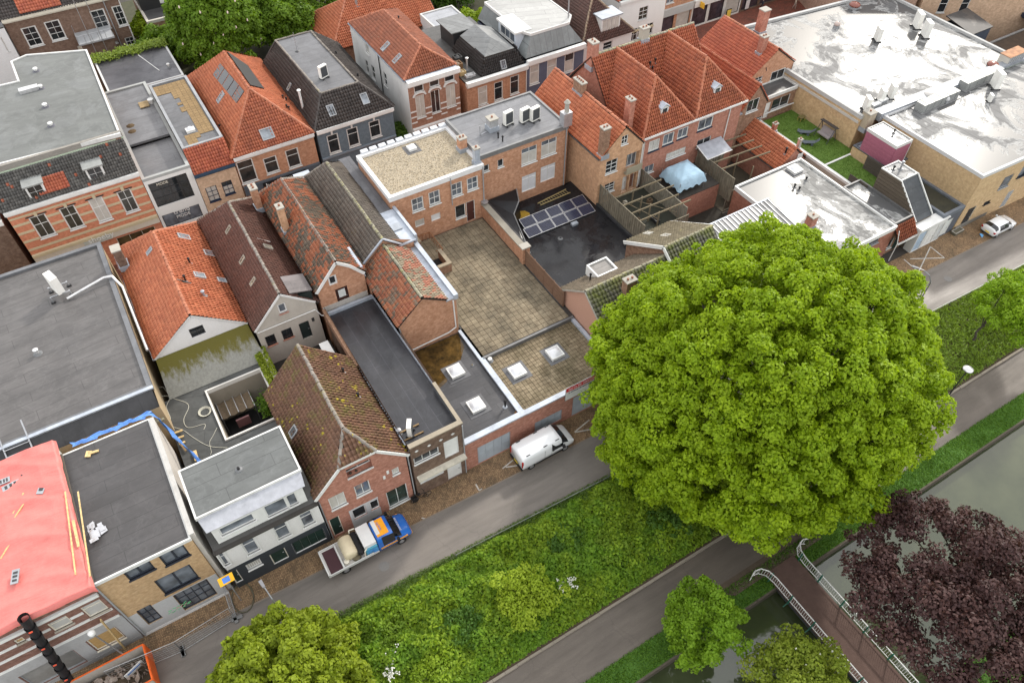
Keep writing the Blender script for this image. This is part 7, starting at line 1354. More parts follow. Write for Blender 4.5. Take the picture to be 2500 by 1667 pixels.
h = House('flat_brick_annex', 'brick annex with wet dark roof and climbing plants at its back', 'building', (.3,9.0,92.6,102.0), 0, 5.6, BRICK_BR); h.done(mats=None); rt = h.root; flat_roof(rt, rect(.3,9.0,92.6,102.0), 5.7, bitumen((.065,.063,.07), R(10), 1., wet=.55, gloss=.5), plaster((.55,.55,.54)), .2, .12); part('render', MB().box(4.4,8.95,92.54,92.58,0,3.0), plaster((.68,.68,.68)), rt); p = at('a',1515,600,5.7); vent(rt, p, .3, .12, m=WHITE); pipe(rt, [(p.x,92.4,5.6),(p.x,92.4,1)], .07, ALU); part('loose_pipe', MB().cyl(at('a',1240,495,5.75),at('a',1430,635,5.75),.05), WHITE, rt)
h = House('orange_back_house', 'low house with broad bright orange hipped roof among trees', 'house', (27.6,42.5,91,101), 0, 4.6, BRICK_DK); h.done(); rt = h.root; A,B,C_,D = (27.3,90.6,4.6),(43,90.6,4.6),(43,101.4,4.6),(27.3,101.4,4.6); E,F = (32.0,96,8.2),(43,96,8.2)
for q in ([A,B,F,E],[C_,D,E,F],[D,A,E]): slope(rt, q, T_OR)
for p, q in ((E,F),(A,E),(D,E)): ridge(rt, p, q, RIDGE_OR)
vent(rt, (33.0,95,7.4), 1.3, .18, m=metal((.6,.6,.6))); vent(rt, (30.6,91.5,5.0), 1.0, .14, m=metal((.6,.6,.6)))
h = House('grey_flat_annex', 'flat grey roof annex with white edge behind the cluttered terrace', 'building', (40.2,45.0,84.2,91), 0, 5.9, plaster((.6,.6,.6))); h.done(); flat_roof(h.root, rect(40.2,45,84.2,91), 6.0, bitumen((.28,.29,.31), R(0), 1.4, wet=.4, gloss=.5, blot=.2), WHITE, .15, .15); 
tr_ = thing('terrace_fence', 'wooden plank fence around the cluttered roof terrace', 'fence', (39,83.6,5.0)); PL = wood((.26,.22,.16), .9, (1,1,10))
for j in range(7): part('plank', MB().box(37.0,41.2,83.4,83.46,5.0+j*.24,5.0+j*.24+.22), PL, tr_)
for j in range(5): part('plank', MB().box(36.3,36.36,83.5,88,5.0+j*.2,5.0+j*.2+.18), PL, tr_)
h = House('clutter_terrace', 'cluttered roof terrace between the brick mansard and orange back roof', 'terrace', (36.0,41.3,83.4,89), 0, 4.9, BRICK_DK); h.done(); part('deck', MB().box(36,41.3,83.4,89,4.9,5.0), ground((.2,.18,.16),(.3,.28,.25)), h.root)
for k in range(6):
    x, y = 37.0+k*.7, 86.5-.25*k; o = thing('flower_pot', ['blue pot leftmost in the row on the cluttered terrace','terracotta pot second in the row on the cluttered terrace','white pot third in the row on the cluttered terrace','yellow pot fourth in the row on the cluttered terrace','black pot fifth in the row on the cluttered terrace','red pot last in the row on the cluttered terrace'][k], 'flower pot', (x,y,5.0)); part('pot', MB().lathe((x,y,5.0), [(.18,0),(.26,.4),(.2,.4)], 8), paint([(.1,.2,.4),(.35,.15,.08),(.7,.7,.7),(.7,.5,.05),(.03,.03,.03),(.5,.08,.05)][k]), o)
    V_, F_ = leaf_cards(np.random.default_rng(k).normal(size=(60,3))*.16+np.array([x,y,5.55]), np.random.default_rng(k).normal(size=(60,3)), .16, k); np_mesh('plant', V_, F_, leafmat((.04,.1,.02),(.09,.18,.03)), o, np.random.default_rng(k).random(60), 'stuff')
# yellow brick flats at the top right corner
h = House('corner_flats', 'beige apartment block with balcony at the upper right corner', 'building', [(99.5,58.0),(122,45.5),(130,60),(108,72)], 0, 12, BRICK_SA); h.wuz(0, 15.5, 18.0, 5.2, 7.4, nx=2, ny=1); h.wuz(0, 2.5, 3.6, 5.0, 7.4, nx=1, ny=2); h.wuz(0, 5.5, 6.6, 5.0, 7.4, nx=1, ny=2); h.wuz(0, 3.5, 4.5, 1.5, 3.6, nx=1, ny=2, gl=CURT); h.done(); rt = h.root
a, d, n_, L = h.fr(0); c = a+d*16.8+n_*.7; part('balcony', MB().obox(c+Vector((0,0,4.6)), d*2.2, n_*.75, (0,0,.25)), NAVYP, rt); part('railing', MB().obox(c+n_*.7+Vector((0,0,5.8)), d*2.2, n_*.02, (0,0,.03)).obox(c+n_*.7+Vector((0,0,5.3)), d*2.2, n_*.02, (0,0,.02)), DKMET, rt); part('sun_blind', MB().obox(a+d*16.8+n_*.5+Vector((0,0,7.3)), d*1.6, n_*.5, (0,0,.04)), NAVYP, rt)
h = House('slate_wall_house', 'pink brick house with dark grey wall beyond the flooded roof', 'house', [(92.0,63.0),(99.0,58.5),(107,72),(98,78)], 0, 10.5, brick(S(190,160,140), S(172,140,122))); h.wuz(0, 2.0, 3.0, 6.0, 8.2, nx=1, ny=2); h.wuz(0, 4.6, 5.6, 6.5, 8.7, nx=1, ny=2); h.wuz(0, 6.0, 6.9, 3.4, 5.8, nx=1, ny=2, gl=CURT); h.done(); flat_roof(h.root, h.P, 10.6, MEMB)
h = House('navy_shed', 'navy clad roof shed with black sloping roof behind the flooded roof', 'shed', (97.4,101.2,48.6,52.6), 0, 6.6, paint((.05,.065,.095), .7)); h.done(); rt = h.root; slope(rt, [(97.2,48.5,6.7),(101.4,48.5,6.7),(101.4,52.8,7.4),(97.2,52.8,7.4)], bitumen((.02,.018,.018), R(90), .8), tiles=False); o = thing('cooler_box', 'rusty box with two black fans beside the navy shed', 'air conditioner', (96.7,50.4,5)); part('box', MB().box(96.2,97.3,49.2,52.0,5.2,6.4), paint((.5,.44,.32), .7, .3, .4), o); [part('fan', MB().lathe((96.75,49.9+k*.9,6.4), [(.35,0),(.33,.05),(.1,.06)], 12), BLACK, o) for k in range(2)]
h = House('brown_flat_roof', 'low dark brown flat roof at the right picture edge', 'building', (96.3,125,42.6,48.4), 0, 4.2, BRICK_BR); h.done(); flat_roof(h.root, rect(96.3,125,42.6,48.4), 4.3, ground((.04,.028,.02),(.085,.055,.035)), lead((.2,.2,.2)), .3)
# ---------------------------------------------------------------- vehicles
def ring_pts(st):
    x, zl, zb, zr, wl, wb, wr = st; zb = min(zb, zr-.08)
    h = [(wl*.82, zl), (wl, zl+.12), (wb, zb*.6+zl*.4), (wb*.995, zb), ((wb+wr)/2+.02, (zb+zr)/2), (wr, zr-.05), (wr*.86, zr), (0, zr+.025)]
    return [(x, y, z) for y, z in h]+[(x, -y, z) for y, z in h[-2::-1]]
def loft_body(st):
    mb = MB(); n = 15; vs = []
    for s in st: vs += ring_pts(s)
    fs = [(k*n+i, k*n+i+1, (k+1)*n+i+1, (k+1)*n+i) for k in range(len(st)-1) for i in range(n-1)]+[(k*n+n-1, k*n, (k+1)*n, (k+1)*n+n-1) for k in range(len(st)-1)]
    fs += [tuple(range(n))[::-1], tuple(range((len(st)-1)*n, len(st)*n))]; return mb.add(vs, fs)
def patch(st, k, cols, off=.012, f0=0., f1=1.):     # skin patch between stations k and k+1 for ring columns
    A, B = ring_pts(st[k]), ring_pts(st[k+1]); c = Vector((0,0,1.0)); mb = MB(); vs = []
    for i in cols:
        a, b = Vector(A[i]), Vector(B[i]); p, q = a.lerp(b, f0), a.lerp(b, f1)
        for w in (p, q):
            d = Vector((.0, w.y, (w.z-1.0)*.9)); d = d.normalized() if d.length > 1e-6 else Vector((0,0,1)); vs.append(w+d*off)
    m = len(cols); return mb.add(vs, [(2*i, 2*i+2, 2*i+3, 2*i+1) for i in range(m-1)])
TYRE = paint((.02,.02,.02), .8); RIM = metal((.5,.5,.52)); CARGL = glass((.012,.014,.016), .04)
def wheels(o, xs, w, r=.33, tw=.2):
    for x in xs:
        for s in (-1,1):
            wh = part('wheel', MB().cyl((x, s*(w-tw), r), (x, s*w, r), r, r, 18), TYRE, o); part('rim', MB().cyl((x, s*(w-.02), r), (x, s*(w+.012), r), r*.62, r*.55, 12), RIM, wh)
CARW = NT('white_car_paint', .22, .5); CARW.col((.74,.75,.76)); CARW.set('Coat Weight', .6); CARW = CARW.m
def place(o, x, y, rz, z=.006): o.location = (x, y, z); o.rotation_euler.z = rz
# van
van = thing('delivery_van', 'white panel van parked against the brick garages', 'van'); st = [(-2.5,.42,.95,1.7,.84,.93,.78),(-2.44,.34,1.0,1.86,.88,.95,.82),(-2.2,.32,1.0,1.92,.9,.96,.84),(.9,.32,1.0,1.95,.9,.96,.84),(1.15,.32,1.0,1.9,.9,.96,.82),(1.85,.32,.98,1.22,.9,.95,.8),(2.3,.34,.85,1.02,.88,.92,.72),(2.47,.4,.7,.82,.8,.82,.6)]
part('body', loft_body(st), CARW, van, smooth=True); part('windscreen', patch(st, 4, range(4,11), .015, .06, .95), CARGL, van)
for a, b, nm in ((2,6,0),): pass
for s, cols in ((1, [3,4,5]), (-1, [9,10,11])): 
    part('side_window', patch([(.25,.32,1.03,1.88,.9,.96,.84),(1.3,.32,1.0,1.66,.9,.96,.83)], 0, cols, .014, 0, 1), CARGL, van); part('mirror', MB().box(1.15,1.35,s*1.12-.1,s*1.12+.1,1.05,1.3), BLACK, van)
    part('tail_light', MB().box(-2.53,-2.42,s*.86-.07,s*.86+.07,.8,1.55), paint((.4,.02,.02), .2), van); part('headlight', MB().box(2.28,2.42,s*.7-.14,s*.7+.14,.68,.84), metal((.7,.7,.7), .1), van)
    for x in (-1.9,-.3,.8): part('roof_rail_foot', MB().box(x-.18,x+.18,s*.74-.03,s*.74+.03,1.9,1.97), BLACK, van)
    part('sill_trim', MB().box(-1.2,1.2,s*.93-.02,s*.93+.02,.34,.46), BLACK, van); part('door_seam', MB().box(-.45,-.43,s*.957-.006,s*.957+.006,.5,1.6).box(.2,.22,s*.957-.006,s*.957+.006,.5,1.6), DKMET, van); part('door_handle', MB().box(.3,.46,s*.965-.015,s*.965+.015,.98,1.03), BLACK, van)
part('rear_bumper', MB().box(-2.58,-2.4,-.88,.88,.36,.62), BLACK, van); part('number_plate', MB().box(-2.59,-2.57,-.26,.26,.66,.78), paint((.8,.6,.05)), van); wheels(van, (-1.65,1.55), .92, .34); place(van, 19.7, 28.0, R(1)); van.scale = (1.04,)*3
# hatchback
car = thing('hatchback_car', 'white hatchback parked beside the tan building', 'car'); st = [(-1.95,.4,.75,.95,.7,.78,.62),(-1.88,.3,.85,1.12,.8,.84,.62),(-1.45,.26,.9,1.42,.83,.87,.6),(-.6,.26,.9,1.5,.83,.87,.62),(.15,.26,.9,1.46,.83,.87,.61),(.95,.26,.86,.98,.83,.86,.64),(1.6,.28,.74,.86,.8,.83,.58),(1.95,.36,.6,.66,.66,.68,.45)]
part('body', loft_body(st), CARW, car, smooth=True); part('windscreen', patch(st, 4, range(4,11), .013, .05, .95), CARGL, car); part('rear_window', patch(st, 1, range(4,11), .013, .12, .92), CARGL, car)
for s, cols in ((1, [3,4,5]), (-1, [9,10,11])):
    part('side_window', patch(st, 2, cols, .013, .25, 1), CARGL, car); part('side_window', patch(st, 3, cols, .013, .04, 1), CARGL, car); part('tail_light', MB().box(-1.96,-1.75,s*.74-.1,s*.74+.1,.72,.9), paint((.4,.02,.02), .2), car); part('headlight', MB().box(1.62,1.82,s*.62-.12,s*.62+.12,.62,.74), metal((.7,.7,.7), .1), car); part('mirror', MB().box(.5,.66,s*.98-.08,s*.98+.08,.92,1.04), CARW, car)
part('number_plate', MB().box(-1.98,-1.95,-.26,.26,.5,.62), paint((.85,.55,.03)), car); part('rear_bumper', MB().box(-1.97,-1.8,-.7,.7,.3,.42), DKMET, car); wheels(car, (-1.25,1.2), .84, .31); p = at('h',2175,500,.6); place(car, p.x, p.y, R(-1))
# blue tanker pick-up
tk = thing('tanker_truck', 'blue and orange flatbed truck with cream tank parked in the street', 'truck'); BLU = NT('blue_truck_paint', .22, .5); BLU.col((.02,.13,.48)); BLU.set('Coat Weight', .5); BLU = BLU.m; ORA = paint((.85,.36,.02), .3, .5)
st = [(.55,.5,1.1,1.9,.92,.98,.8),(.62,.42,1.15,2.15,.95,1.0,.85),(1.5,.42,1.15,2.22,.95,1.0,.86),(1.85,.42,1.15,2.15,.95,1.0,.85),(2.5,.42,1.1,1.35,.95,1.0,.84),(3.1,.44,.95,1.15,.92,.96,.76),(3.3,.5,.8,.95,.84,.86,.62)]
part('cab', loft_body(st), BLU, tk, smooth=True); part('windscreen', patch(st, 3, range(4,11), .016, .06, .95), CARGL, tk); part('roof_panel', MB().box(.72,1.62,-.7,.7,2.235,2.26), ORA, tk); part('roof_panel', MB().box(.7,1.0,-.5,.75,2.262,2.275), WHITE, tk); part('bumper_band', MB().box(3.12,3.34,-.84,.84,.55,.72), ORA, tk)
for s, cols in ((1, [3,4,5]), (-1, [9,10,11])): part('side_window', patch(st, 2, cols, .014, -1.6, 1.2), CARGL, tk); part('side_band', MB().box(.7,2.9,s*.985-.03,s*.985+.03,.85,1.02), ORA, tk); part('mirror', MB().box(2.0,2.2,s*1.2-.12,s*1.2+.12,1.3,1.6), BLACK, tk); part('headlight', MB().box(3.05,3.25,s*.68-.15,s*.68+.15,.75,.92), metal((.7,.7,.7), .1), tk)
txo = text(tk, 'Water', (1.15,.1,2.262), (0,-1,0), (-1,0,0), .3, BLU, .005); text(tk, 'RIOOLSERVICE', (2.55,0,1.42), (0,-1,0), (-1,0,0), .18, WHITE, .03)
part('white_box', MB().box(-.45,.5,-.85,.95,.95,2.1), WHITE, tk); part('box_front', MB().box(-.44,.49,-1.0,-.86,.95,1.75), paint((.08,.3,.42)), tk)
part('bed', MB().box(-3.45,.5,-1.08,1.08,.78,.95), plaster((.6,.58,.55)), tk); part('bed_floor', MB().box(-3.3,-2.35,-.98,.98,.95,.97), paint((.06,.025,.03), .6), tk)
for y0, y1 in ((-1.12,-1.06),(1.06,1.12)): part('side_board', MB().box(-3.5,.1,y0,y1,.9,1.15), paint((.6,.6,.58)), tk)
part('tail_board', MB().box(-3.52,-3.42,-1.1,1.1,.85,1.15), paint((.6,.6,.58)), tk); part('cross_board', MB().box(-2.32,-2.22,-1.05,1.05,.95,1.2), paint((.6,.6,.58)), tk)
part('tank', MB().lathe((0,0,0), [(.2,-.85),(.5,-.8),(.56,-.68),(.56,.68),(.5,.8),(.2,.85)], 18), paint((.6,.52,.36), .35), tk, smooth=True); t_ = [o for o in tk.children if o.name.startswith('tank')][-1]; t_.rotation_euler.x = R(90); t_.location = (-1.45,.1,1.5)
part('black_tank', MB().lathe((0,0,0), [(.2,-.95),(.26,-.9),(.26,.9),(.2,.95)], 12), BLACK, tk); t_ = [o for o in tk.children if o.name.startswith('black_tank')][-1]; t_.rotation_euler.x = R(90); t_.location = (-.75,0,1.6)
part('hose_reel', MB().lathe((-1.15,-.7,.97), [(.34,0),(.34,.3),(.12,.32)], 14), paint((.12,.1,.06)), tk); part('bucket', MB().lathe((-1.95,-.75,.97), [(.17,0),(.2,.3),(.15,.3)], 10), CREAM, tk); part('guard_rail', MB().tube([(-1.0,1.0,1.0),(-.9,1.0,2.1),(-.5,.9,2.2)],.05).tube([(-.6,-1.0,1.0),(-.5,-1.0,1.8),(-.3,-.9,1.9)],.05), CREAM, tk)
part('ladder_rack', MB().tube([(-.3,-1.02,1.0),(.5,-1.02,1.0)],.03).tube([(-.3,-1.02,1.25),(.5,-1.02,1.25)],.03).tube([(-.3,-1.02,1.5),(.5,-1.02,1.5)],.03).tube([(.1,-1.02,.95),(.1,-1.02,1.6)],.03), paint((.05,.2,.55)), tk)
wheels(tk, (-2.2,2.35), .98, .36, .24); p = at('m',1300,745,.85); place(tk, p.x+3.55, p.y+1.1, R(0))

# ---------------------------------------------------------------- street things
def lamp_road(lab, x, y, h, rz, reach=1.2, z=0):
    o = thing('street_lamp', lab, 'street lamp'); G_ = metal((.3,.31,.32)); part('pole', MB().cyl((0,0,0),(0,0,h*.8),.07,.05).tube([(0,0,h*.8),(.25*reach,0,h*.93),(.65*reach,0,h),(reach,0,h+.02)],.045), G_, o); part('lamp_head', MB().prism([(reach-.1,-.08,h-.03),(reach+.5,-.12,h-.03),(reach+.5,.12,h-.03),(reach-.1,.1,h-.03)], (0,0,.12)), paint((.16,.16,.17)), o); place(o, x, y, rz, z)
p = at('h',1555,1125,0); lamp_road('arched grey street lamp at the road edge right of the big tree', p.x, p.y, 5.2, R(120), 1.6)
p = at('m',665,1170,0); lamp_road('street lamp rising beside the yellow green tree at the road bend', -3.6,24.4, 6.0, R(100), 1.2); 
def lamp_path(lab, x, y, z, h): 
    o = thing('path_lamp', lab, 'street lamp', (x,y,z)); part('pole', MB().cyl((x,y,z),(x,y,z+h),.07,.05), DKMET, o); part('lamp_head', MB().lathe((x,y,z+h), [(.1,0),(.16,.2),(.45,.3),(.42,.36),(.1,.5)], 14), metal((.7,.7,.7), .3), o, smooth=True)
p = at('r',1578,835,-.7); lamp_path('round headed lamp beside the canal path', p.x, p.y, -.8, 4.4)
p = at('l',960,1560,0); o = thing('street_lamp', 'white globe lamp on a leaning post before the striped corner house', 'street lamp', (-14.0,28.5,0)); q = hit('l',760,1165,(0,28.3,0),(0,1,0)); part('pole', MB().cyl((q.x+.3,28.4,0),(q.x,28.3,q.z),.06,.045), ALU, o); part('globe', MB().lathe((q.x,28.3,q.z), [(.08,-.1),(.22,.05),(.22,.3),(.08,.42)], 12), paint((.7,.7,.68)), o, smooth=True)
# temporary works: fence panels, warning sign, chute, skip
FM = metal((.55,.56,.57))
def mesh_panel(lab, p, q, z=.02, h=1.9):
    p, q = Vector((*p, z)), Vector((*q, z)); o = thing('site_fence', lab, 'fence', tuple((p+q)/2), 'temporary fence panels'); u = Vector((0,0,1)); d = q-p
    part('frame', MB().tube([p+u*.1, q+u*.1, q+u*h, p+u*h, p+u*.1], .028), FM, o); w = MB(); n = int(d.length/.3)
    for i in range(1, n): w.beam(p+d*i/n+u*.1, p+d*i/n+u*h, .01, .01)
    for k in range(1, 6): w.beam(p+u*(.1+(h-.1)*k/6), q+u*(.1+(h-.1)*k/6), .01, .01)
    part('mesh', w, FM, o, kind='stuff')
    for e in (p, q): part('foot', MB().obox(e+u*.07, Vector((-d.y,d.x,0)).normalized()*.4, d.normalized()*.12, u*.07), plaster((.2,.2,.2)), o)
f0 = [g2('l',945,1545), g2('l',1500,1310), g2('l',1930,1040)]; mesh_panel('temporary fence panel nearest the picture corner by the skip', *f0[:2]); mesh_panel('temporary fence panel between the road and the brown paving', *f0[1:]); mesh_panel('temporary fence panel across the pavement by the yellow sign', g2('l',1945,1040), g2('l',1870,800))
sg = thing('diversion_sign', 'yellow diamond diversion sign tilted above the fence', 'sign', (-5.2,28.3,0)); p = hit('l',1850,710,(0,28.6,0),(0,1,0)); part('post', MB().cyl((p.x,28.6,0),(p.x,28.6,p.z+.2),.04), FM, sg); part('plate', MB().obox((p.x,28.5,p.z), (.52,0,.035), (0,.26,.14), (0,-.008,.015)), paint((.9,.48,.02)), sg); part('symbol', MB().obox((p.x,28.487,p.z+.024), (.25,0,.017), (0,.17,.09), (0,-.004,.008)), paint((.1,.25,.7)), sg)
chu = thing('debris_chute', 'black segmented debris chute from the striped corner house into the skip', 'chute', (-15,28,0)); c0 = hit('l',190,1030,(0,29.2,0),(0,1,0)); c1 = at('l',575,1555,1.2); n = 8
for k in range(n): a, b = c0.lerp(c1, k/n), c0.lerp(c1, (k+1.12)/n); part('segment', MB().cyl(a, b, .33, .25, 14, caps=False), paint((.02,.02,.022), .5), chu); 
for k in range(1, n, 2): a = c0.lerp(c1, k/n); part('clip', MB().box(a.x-.1,a.x+.1,a.y-.45,a.y-.4,a.z-.05,a.z+.05), paint((.7,.1,.05)), chu)
sk = thing('skip', 'orange steel skip filled with rubble below the debris chute', 'skip', (-14.3,27.6,.02)); OR_ = paint((.75,.13,.02), .5); s0 = [g2('l',440,1560), g2('l',950,1530)]; X0, X1, Y0, Y1 = -17.6,-12.6,25.6,28.3
part('shell', ring(MB(), rect(X0,X1,Y0,Y1), .06, .1, 1.5), plaster((.42,.38,.33), .6), sk); part('rim', ring(MB(), rect(X0,X1,Y0,Y1), .06, 1.5, 1.58, .02), OR_, sk); part('end', MB().box(X1-.02,X1+.06,Y0,Y1,.1,1.52), OR_, sk); part('floor', MB().box(X0,X1,Y0,Y1,.05,.12), DKMET, sk); rb = MB(); g = np.random.default_rng(6)
for k in range(160): 
    c = Vector((g.uniform(X0+.3,X1-.3), g.uniform(Y0+.3,Y1-.3), .2+g.uniform(.2,.7))); s = g.uniform(.06,.22); rb.obox(c, Vector(g.normal(size=3)).normalized()*s, Vector(g.normal(size=3)).normalized()*s*.8, Vector(g.normal(size=3)).normalized()*s*.5)
part('rubble', rb, ground((.2,.13,.09),(.4,.36,.32), 1.5), sk, kind='stuff'); part('debris', MB().box(X0+.3,X1-.3,Y0+.3,Y1-.3,.12,.6), SOIL, sk)
for k, (a, b) in enumerate((((825,1050),(1025,1285)),((1005,1400),(1190,1362)),((960,1460),(1270,1378)))):
    p, q = (hit('l',*a,(0,29.3,0),(0,1,0)), at('l',*b,.05)) if k == 0 else (at('l',*a,.08), at('l',*b,.1)); solo('plank', MB().beam(p, q, .18 if k == 0 else .1, .08), PINE, ['pair of long planks leaning on the striped corner house','upper pine lath lying on the brown paving by the skip','lower pine lath lying on the brown paving by the skip'][k], 'plank', loc=tuple((p+q)/2))
o = thing('notice_panel', 'white notice panel tied to the temporary fence by the skip', 'sign', g2('l',1100,1470)+(.0,)); c = at('l',1100,1455,.9); part('panel', MB().obox(c, (.62,.25,0), (0,0,.3), (-.01,.02,0)), WHITE, o); part('print', MB().obox(c+Vector((.02,-.04,.1)), (.45,.18,0), (0,0,.06), (-.004,.01,0)), paint((.1,.2,.45)), o)
hp = thing('hydrant_hose', 'ring of dark hose around a patch of pavement by the yellow sign', 'hose', (-4.5,28.2,0)); P_ = [at('l',1905+90*math.cos(t*.4)*1.0+85, 870+120*math.sin(t*.4), .05) for t in range(17)]; part('hose', MB().tube(P_, .05, 6), paint((.1,.09,.06)), hp)
# bicycle
bk = thing('bicycle', 'black bicycle with panniers leaning at the brown brick house', 'bicycle', (9.0,29.25,.01))
for x in (8.4,9.5):
    w_ = part('wheel', MB().tube([(x+.34*math.cos(t*math.pi/8),29.2,.36+.34*math.sin(t*math.pi/8)) for t in range(17)], .025, 5), TYRE, bk); part('spokes', MB().tube([(x-.3,29.2,.36),(x+.3,29.2,.36)],.008).tube([(x,29.2,.06),(x,29.2,.66)],.008), ALU, w_)
part('frame', MB().tube([(8.4,29.2,.36),(8.75,29.2,.85),(9.2,29.2,.85),(9.5,29.2,.36),(8.95,29.2,.36),(8.75,29.2,.85)],.025), BLACK, bk); part('saddle', MB().box(8.65,8.9,29.12,29.28,.98,1.04), BLACK, bk); part('handlebar', MB().tube([(9.2,28.9,1.05),(9.25,29.2,1.1),(9.2,29.5,1.05)],.02), BLACK, bk); part('pannier', MB().box(8.15,8.6,28.98,29.12,.4,.75), BLACK, bk); part('pannier', MB().box(8.15,8.6,29.28,29.42,.4,.75), BLACK, bk)
bk2 = again(bk, (75.4,72.5,.01), R(25), 'black bicycle parked in the shopping street')
# estate sign above garage
es = thing('sale_sign', 'white and red for sale board on the garage parapet', 'sign', (24.2,YF-.2,4.0)); part('board', MB().box(22.7,26.0,YF-.25,YF-.2,3.35,4.95), WHITE, es); part('red_band', MB().box(22.72,25.98,YF-.262,YF-.25,4.45,4.92), paint((.6,.02,.03)), es); part('frame', MB().tube([(22.7,YF-.22,3.33),(22.7,YF-.22,4.97),(26.0,YF-.22,4.97),(26.0,YF-.22,3.33),(22.7,YF-.22,3.33)],.03), ALU, es)
text(es, 'NU IN DE VERKOOP', (24.3,YF-.262,4.68), (1,0,0), (0,0,1), .3, WHITE, .004); text(es, '3 APPARTEMENTEN', (24.1,YF-.25,4.22), (1,0,0), (0,0,1), .26, NAVYP, .004); part('picture', MB().box(25.1,25.9,YF-.256,YF-.25,3.5,4.3), paint((.2,.25,.2)), es)
solo('blue_bag', MB().add([(0,0,0),(.4,.1,.05),(.3,.5,.12),(.05,.45,.2),(.15,.2,.3)], [(0,1,4),(1,2,4),(2,3,4),(3,0,4)]), paint((.15,.4,.7)), 'crumpled blue plastic bag on the road behind the white hatchback', 'bag').location = at('h',2050,590,.02)
o = thing('stone_planter', 'low stone step box in front of the tan building door', 'planter', (72.6,28.2,0)); part('box', MB().box(72.0,73.4,27.9,28.5,.0,.3), plaster((.12,.11,.08)), o); part('rim', ring(MB(), rect(72,73.4,27.9,28.5), .08, .3, .36), CONC, o)
# guard rail along the road
gr = thing('guard_rail', 'thin steel guard rail along the canal side of the road', 'railing', (20,22.9,0)); P_ = [(x, elow(x)-.25, .55) for x in np.arange(9, 84, 3)]; part('rail', MB().tube(P_, .03, 5), metal((.3,.33,.3)), gr)
for p in P_: part('post', MB().box(p[0]-.03,p[0]+.03,p[1]-.03,p[1]+.03,-.2,.56), metal((.2,.25,.22)), gr)
# footbridge
fb = thing('footbridge', 'narrow brown decked footbridge with white curved railings', 'bridge', (30,4,-.8)); BRW = ground((.085,.05,.04),(.125,.078,.062), 1.5, .8, 25, .2); part('deck', MB().box(28.55,31.45,-1.9,10.5,-.85,-.72), BRW, fb)
for x in (28.7,31.3): part('girder', MB().box(x-.1,x+.1,-1.8,9.6,-1.25,-.85), DKMET, fb)
WP = paint((.72,.72,.7), .4); GP_ = paint((.02,.12,.08), .4)
for s, x in ((-1,28.5),(1,31.5)):
    P_ = [(x+s*.0, -1.9, .35)]+[(x, y, .35) for y in np.arange(0, 9.8, 1.2)]+[(x+s*.12,10.3,.35),(x+s*.5,10.75,.35),(x+s*1.0,10.85,.3),(x+s*1.35,10.7,.2)]
    part('handrail', MB().tube(P_, .045, 6), WP, fb); part('lower_rail', MB().tube([(p[0],p[1],p[2]-.85) for p in P_], .03, 6), WP, fb); b = MB(); L = 0
    for a, c in zip(P_, P_[1:]):
        a, c = V3(a), V3(c); n = max(1, int((c-a).length/.17))
        for i in range(n): q = a.lerp(c, i/n); b.box(q.x-.012,q.x+.012,q.y-.012,q.y+.012,q.z-.85,q.z)
    part('balusters', b, WP, fb, kind='stuff')
    for y in (-.8,1.4,3.6,5.8,8.0,10.0): part('post', MB().box(x-.05,x+.05,y-.05,y+.05,-1.0,.4).beam((x,y,-.9),(x+s*.45,y,-1.05),.06,.06), GP_, fb)
for k, (x, y, lb) in enumerate(((4.0,25.6,'round manhole cover in the road by the truck'),(26.5,25.0,'round manhole cover in the road beside the big tree'),(66.0,24.0,'round manhole cover in the road at the right'),(40.0,12.6,'round manhole cover in the canal path'))):
    o = thing('manhole_cover', lb, 'manhole cover', (x,y,0 if y > 20 else -.8)); part('rim', MB().lathe(ORG[o], [(.4,0),(.4,.012),(.33,.012)], 18), plaster((.2,.19,.18)), o); part('lid', MB().lathe(ORG[o], [(.32,0),(.32,.009),(.05,.01)], 18), DKMET, o)
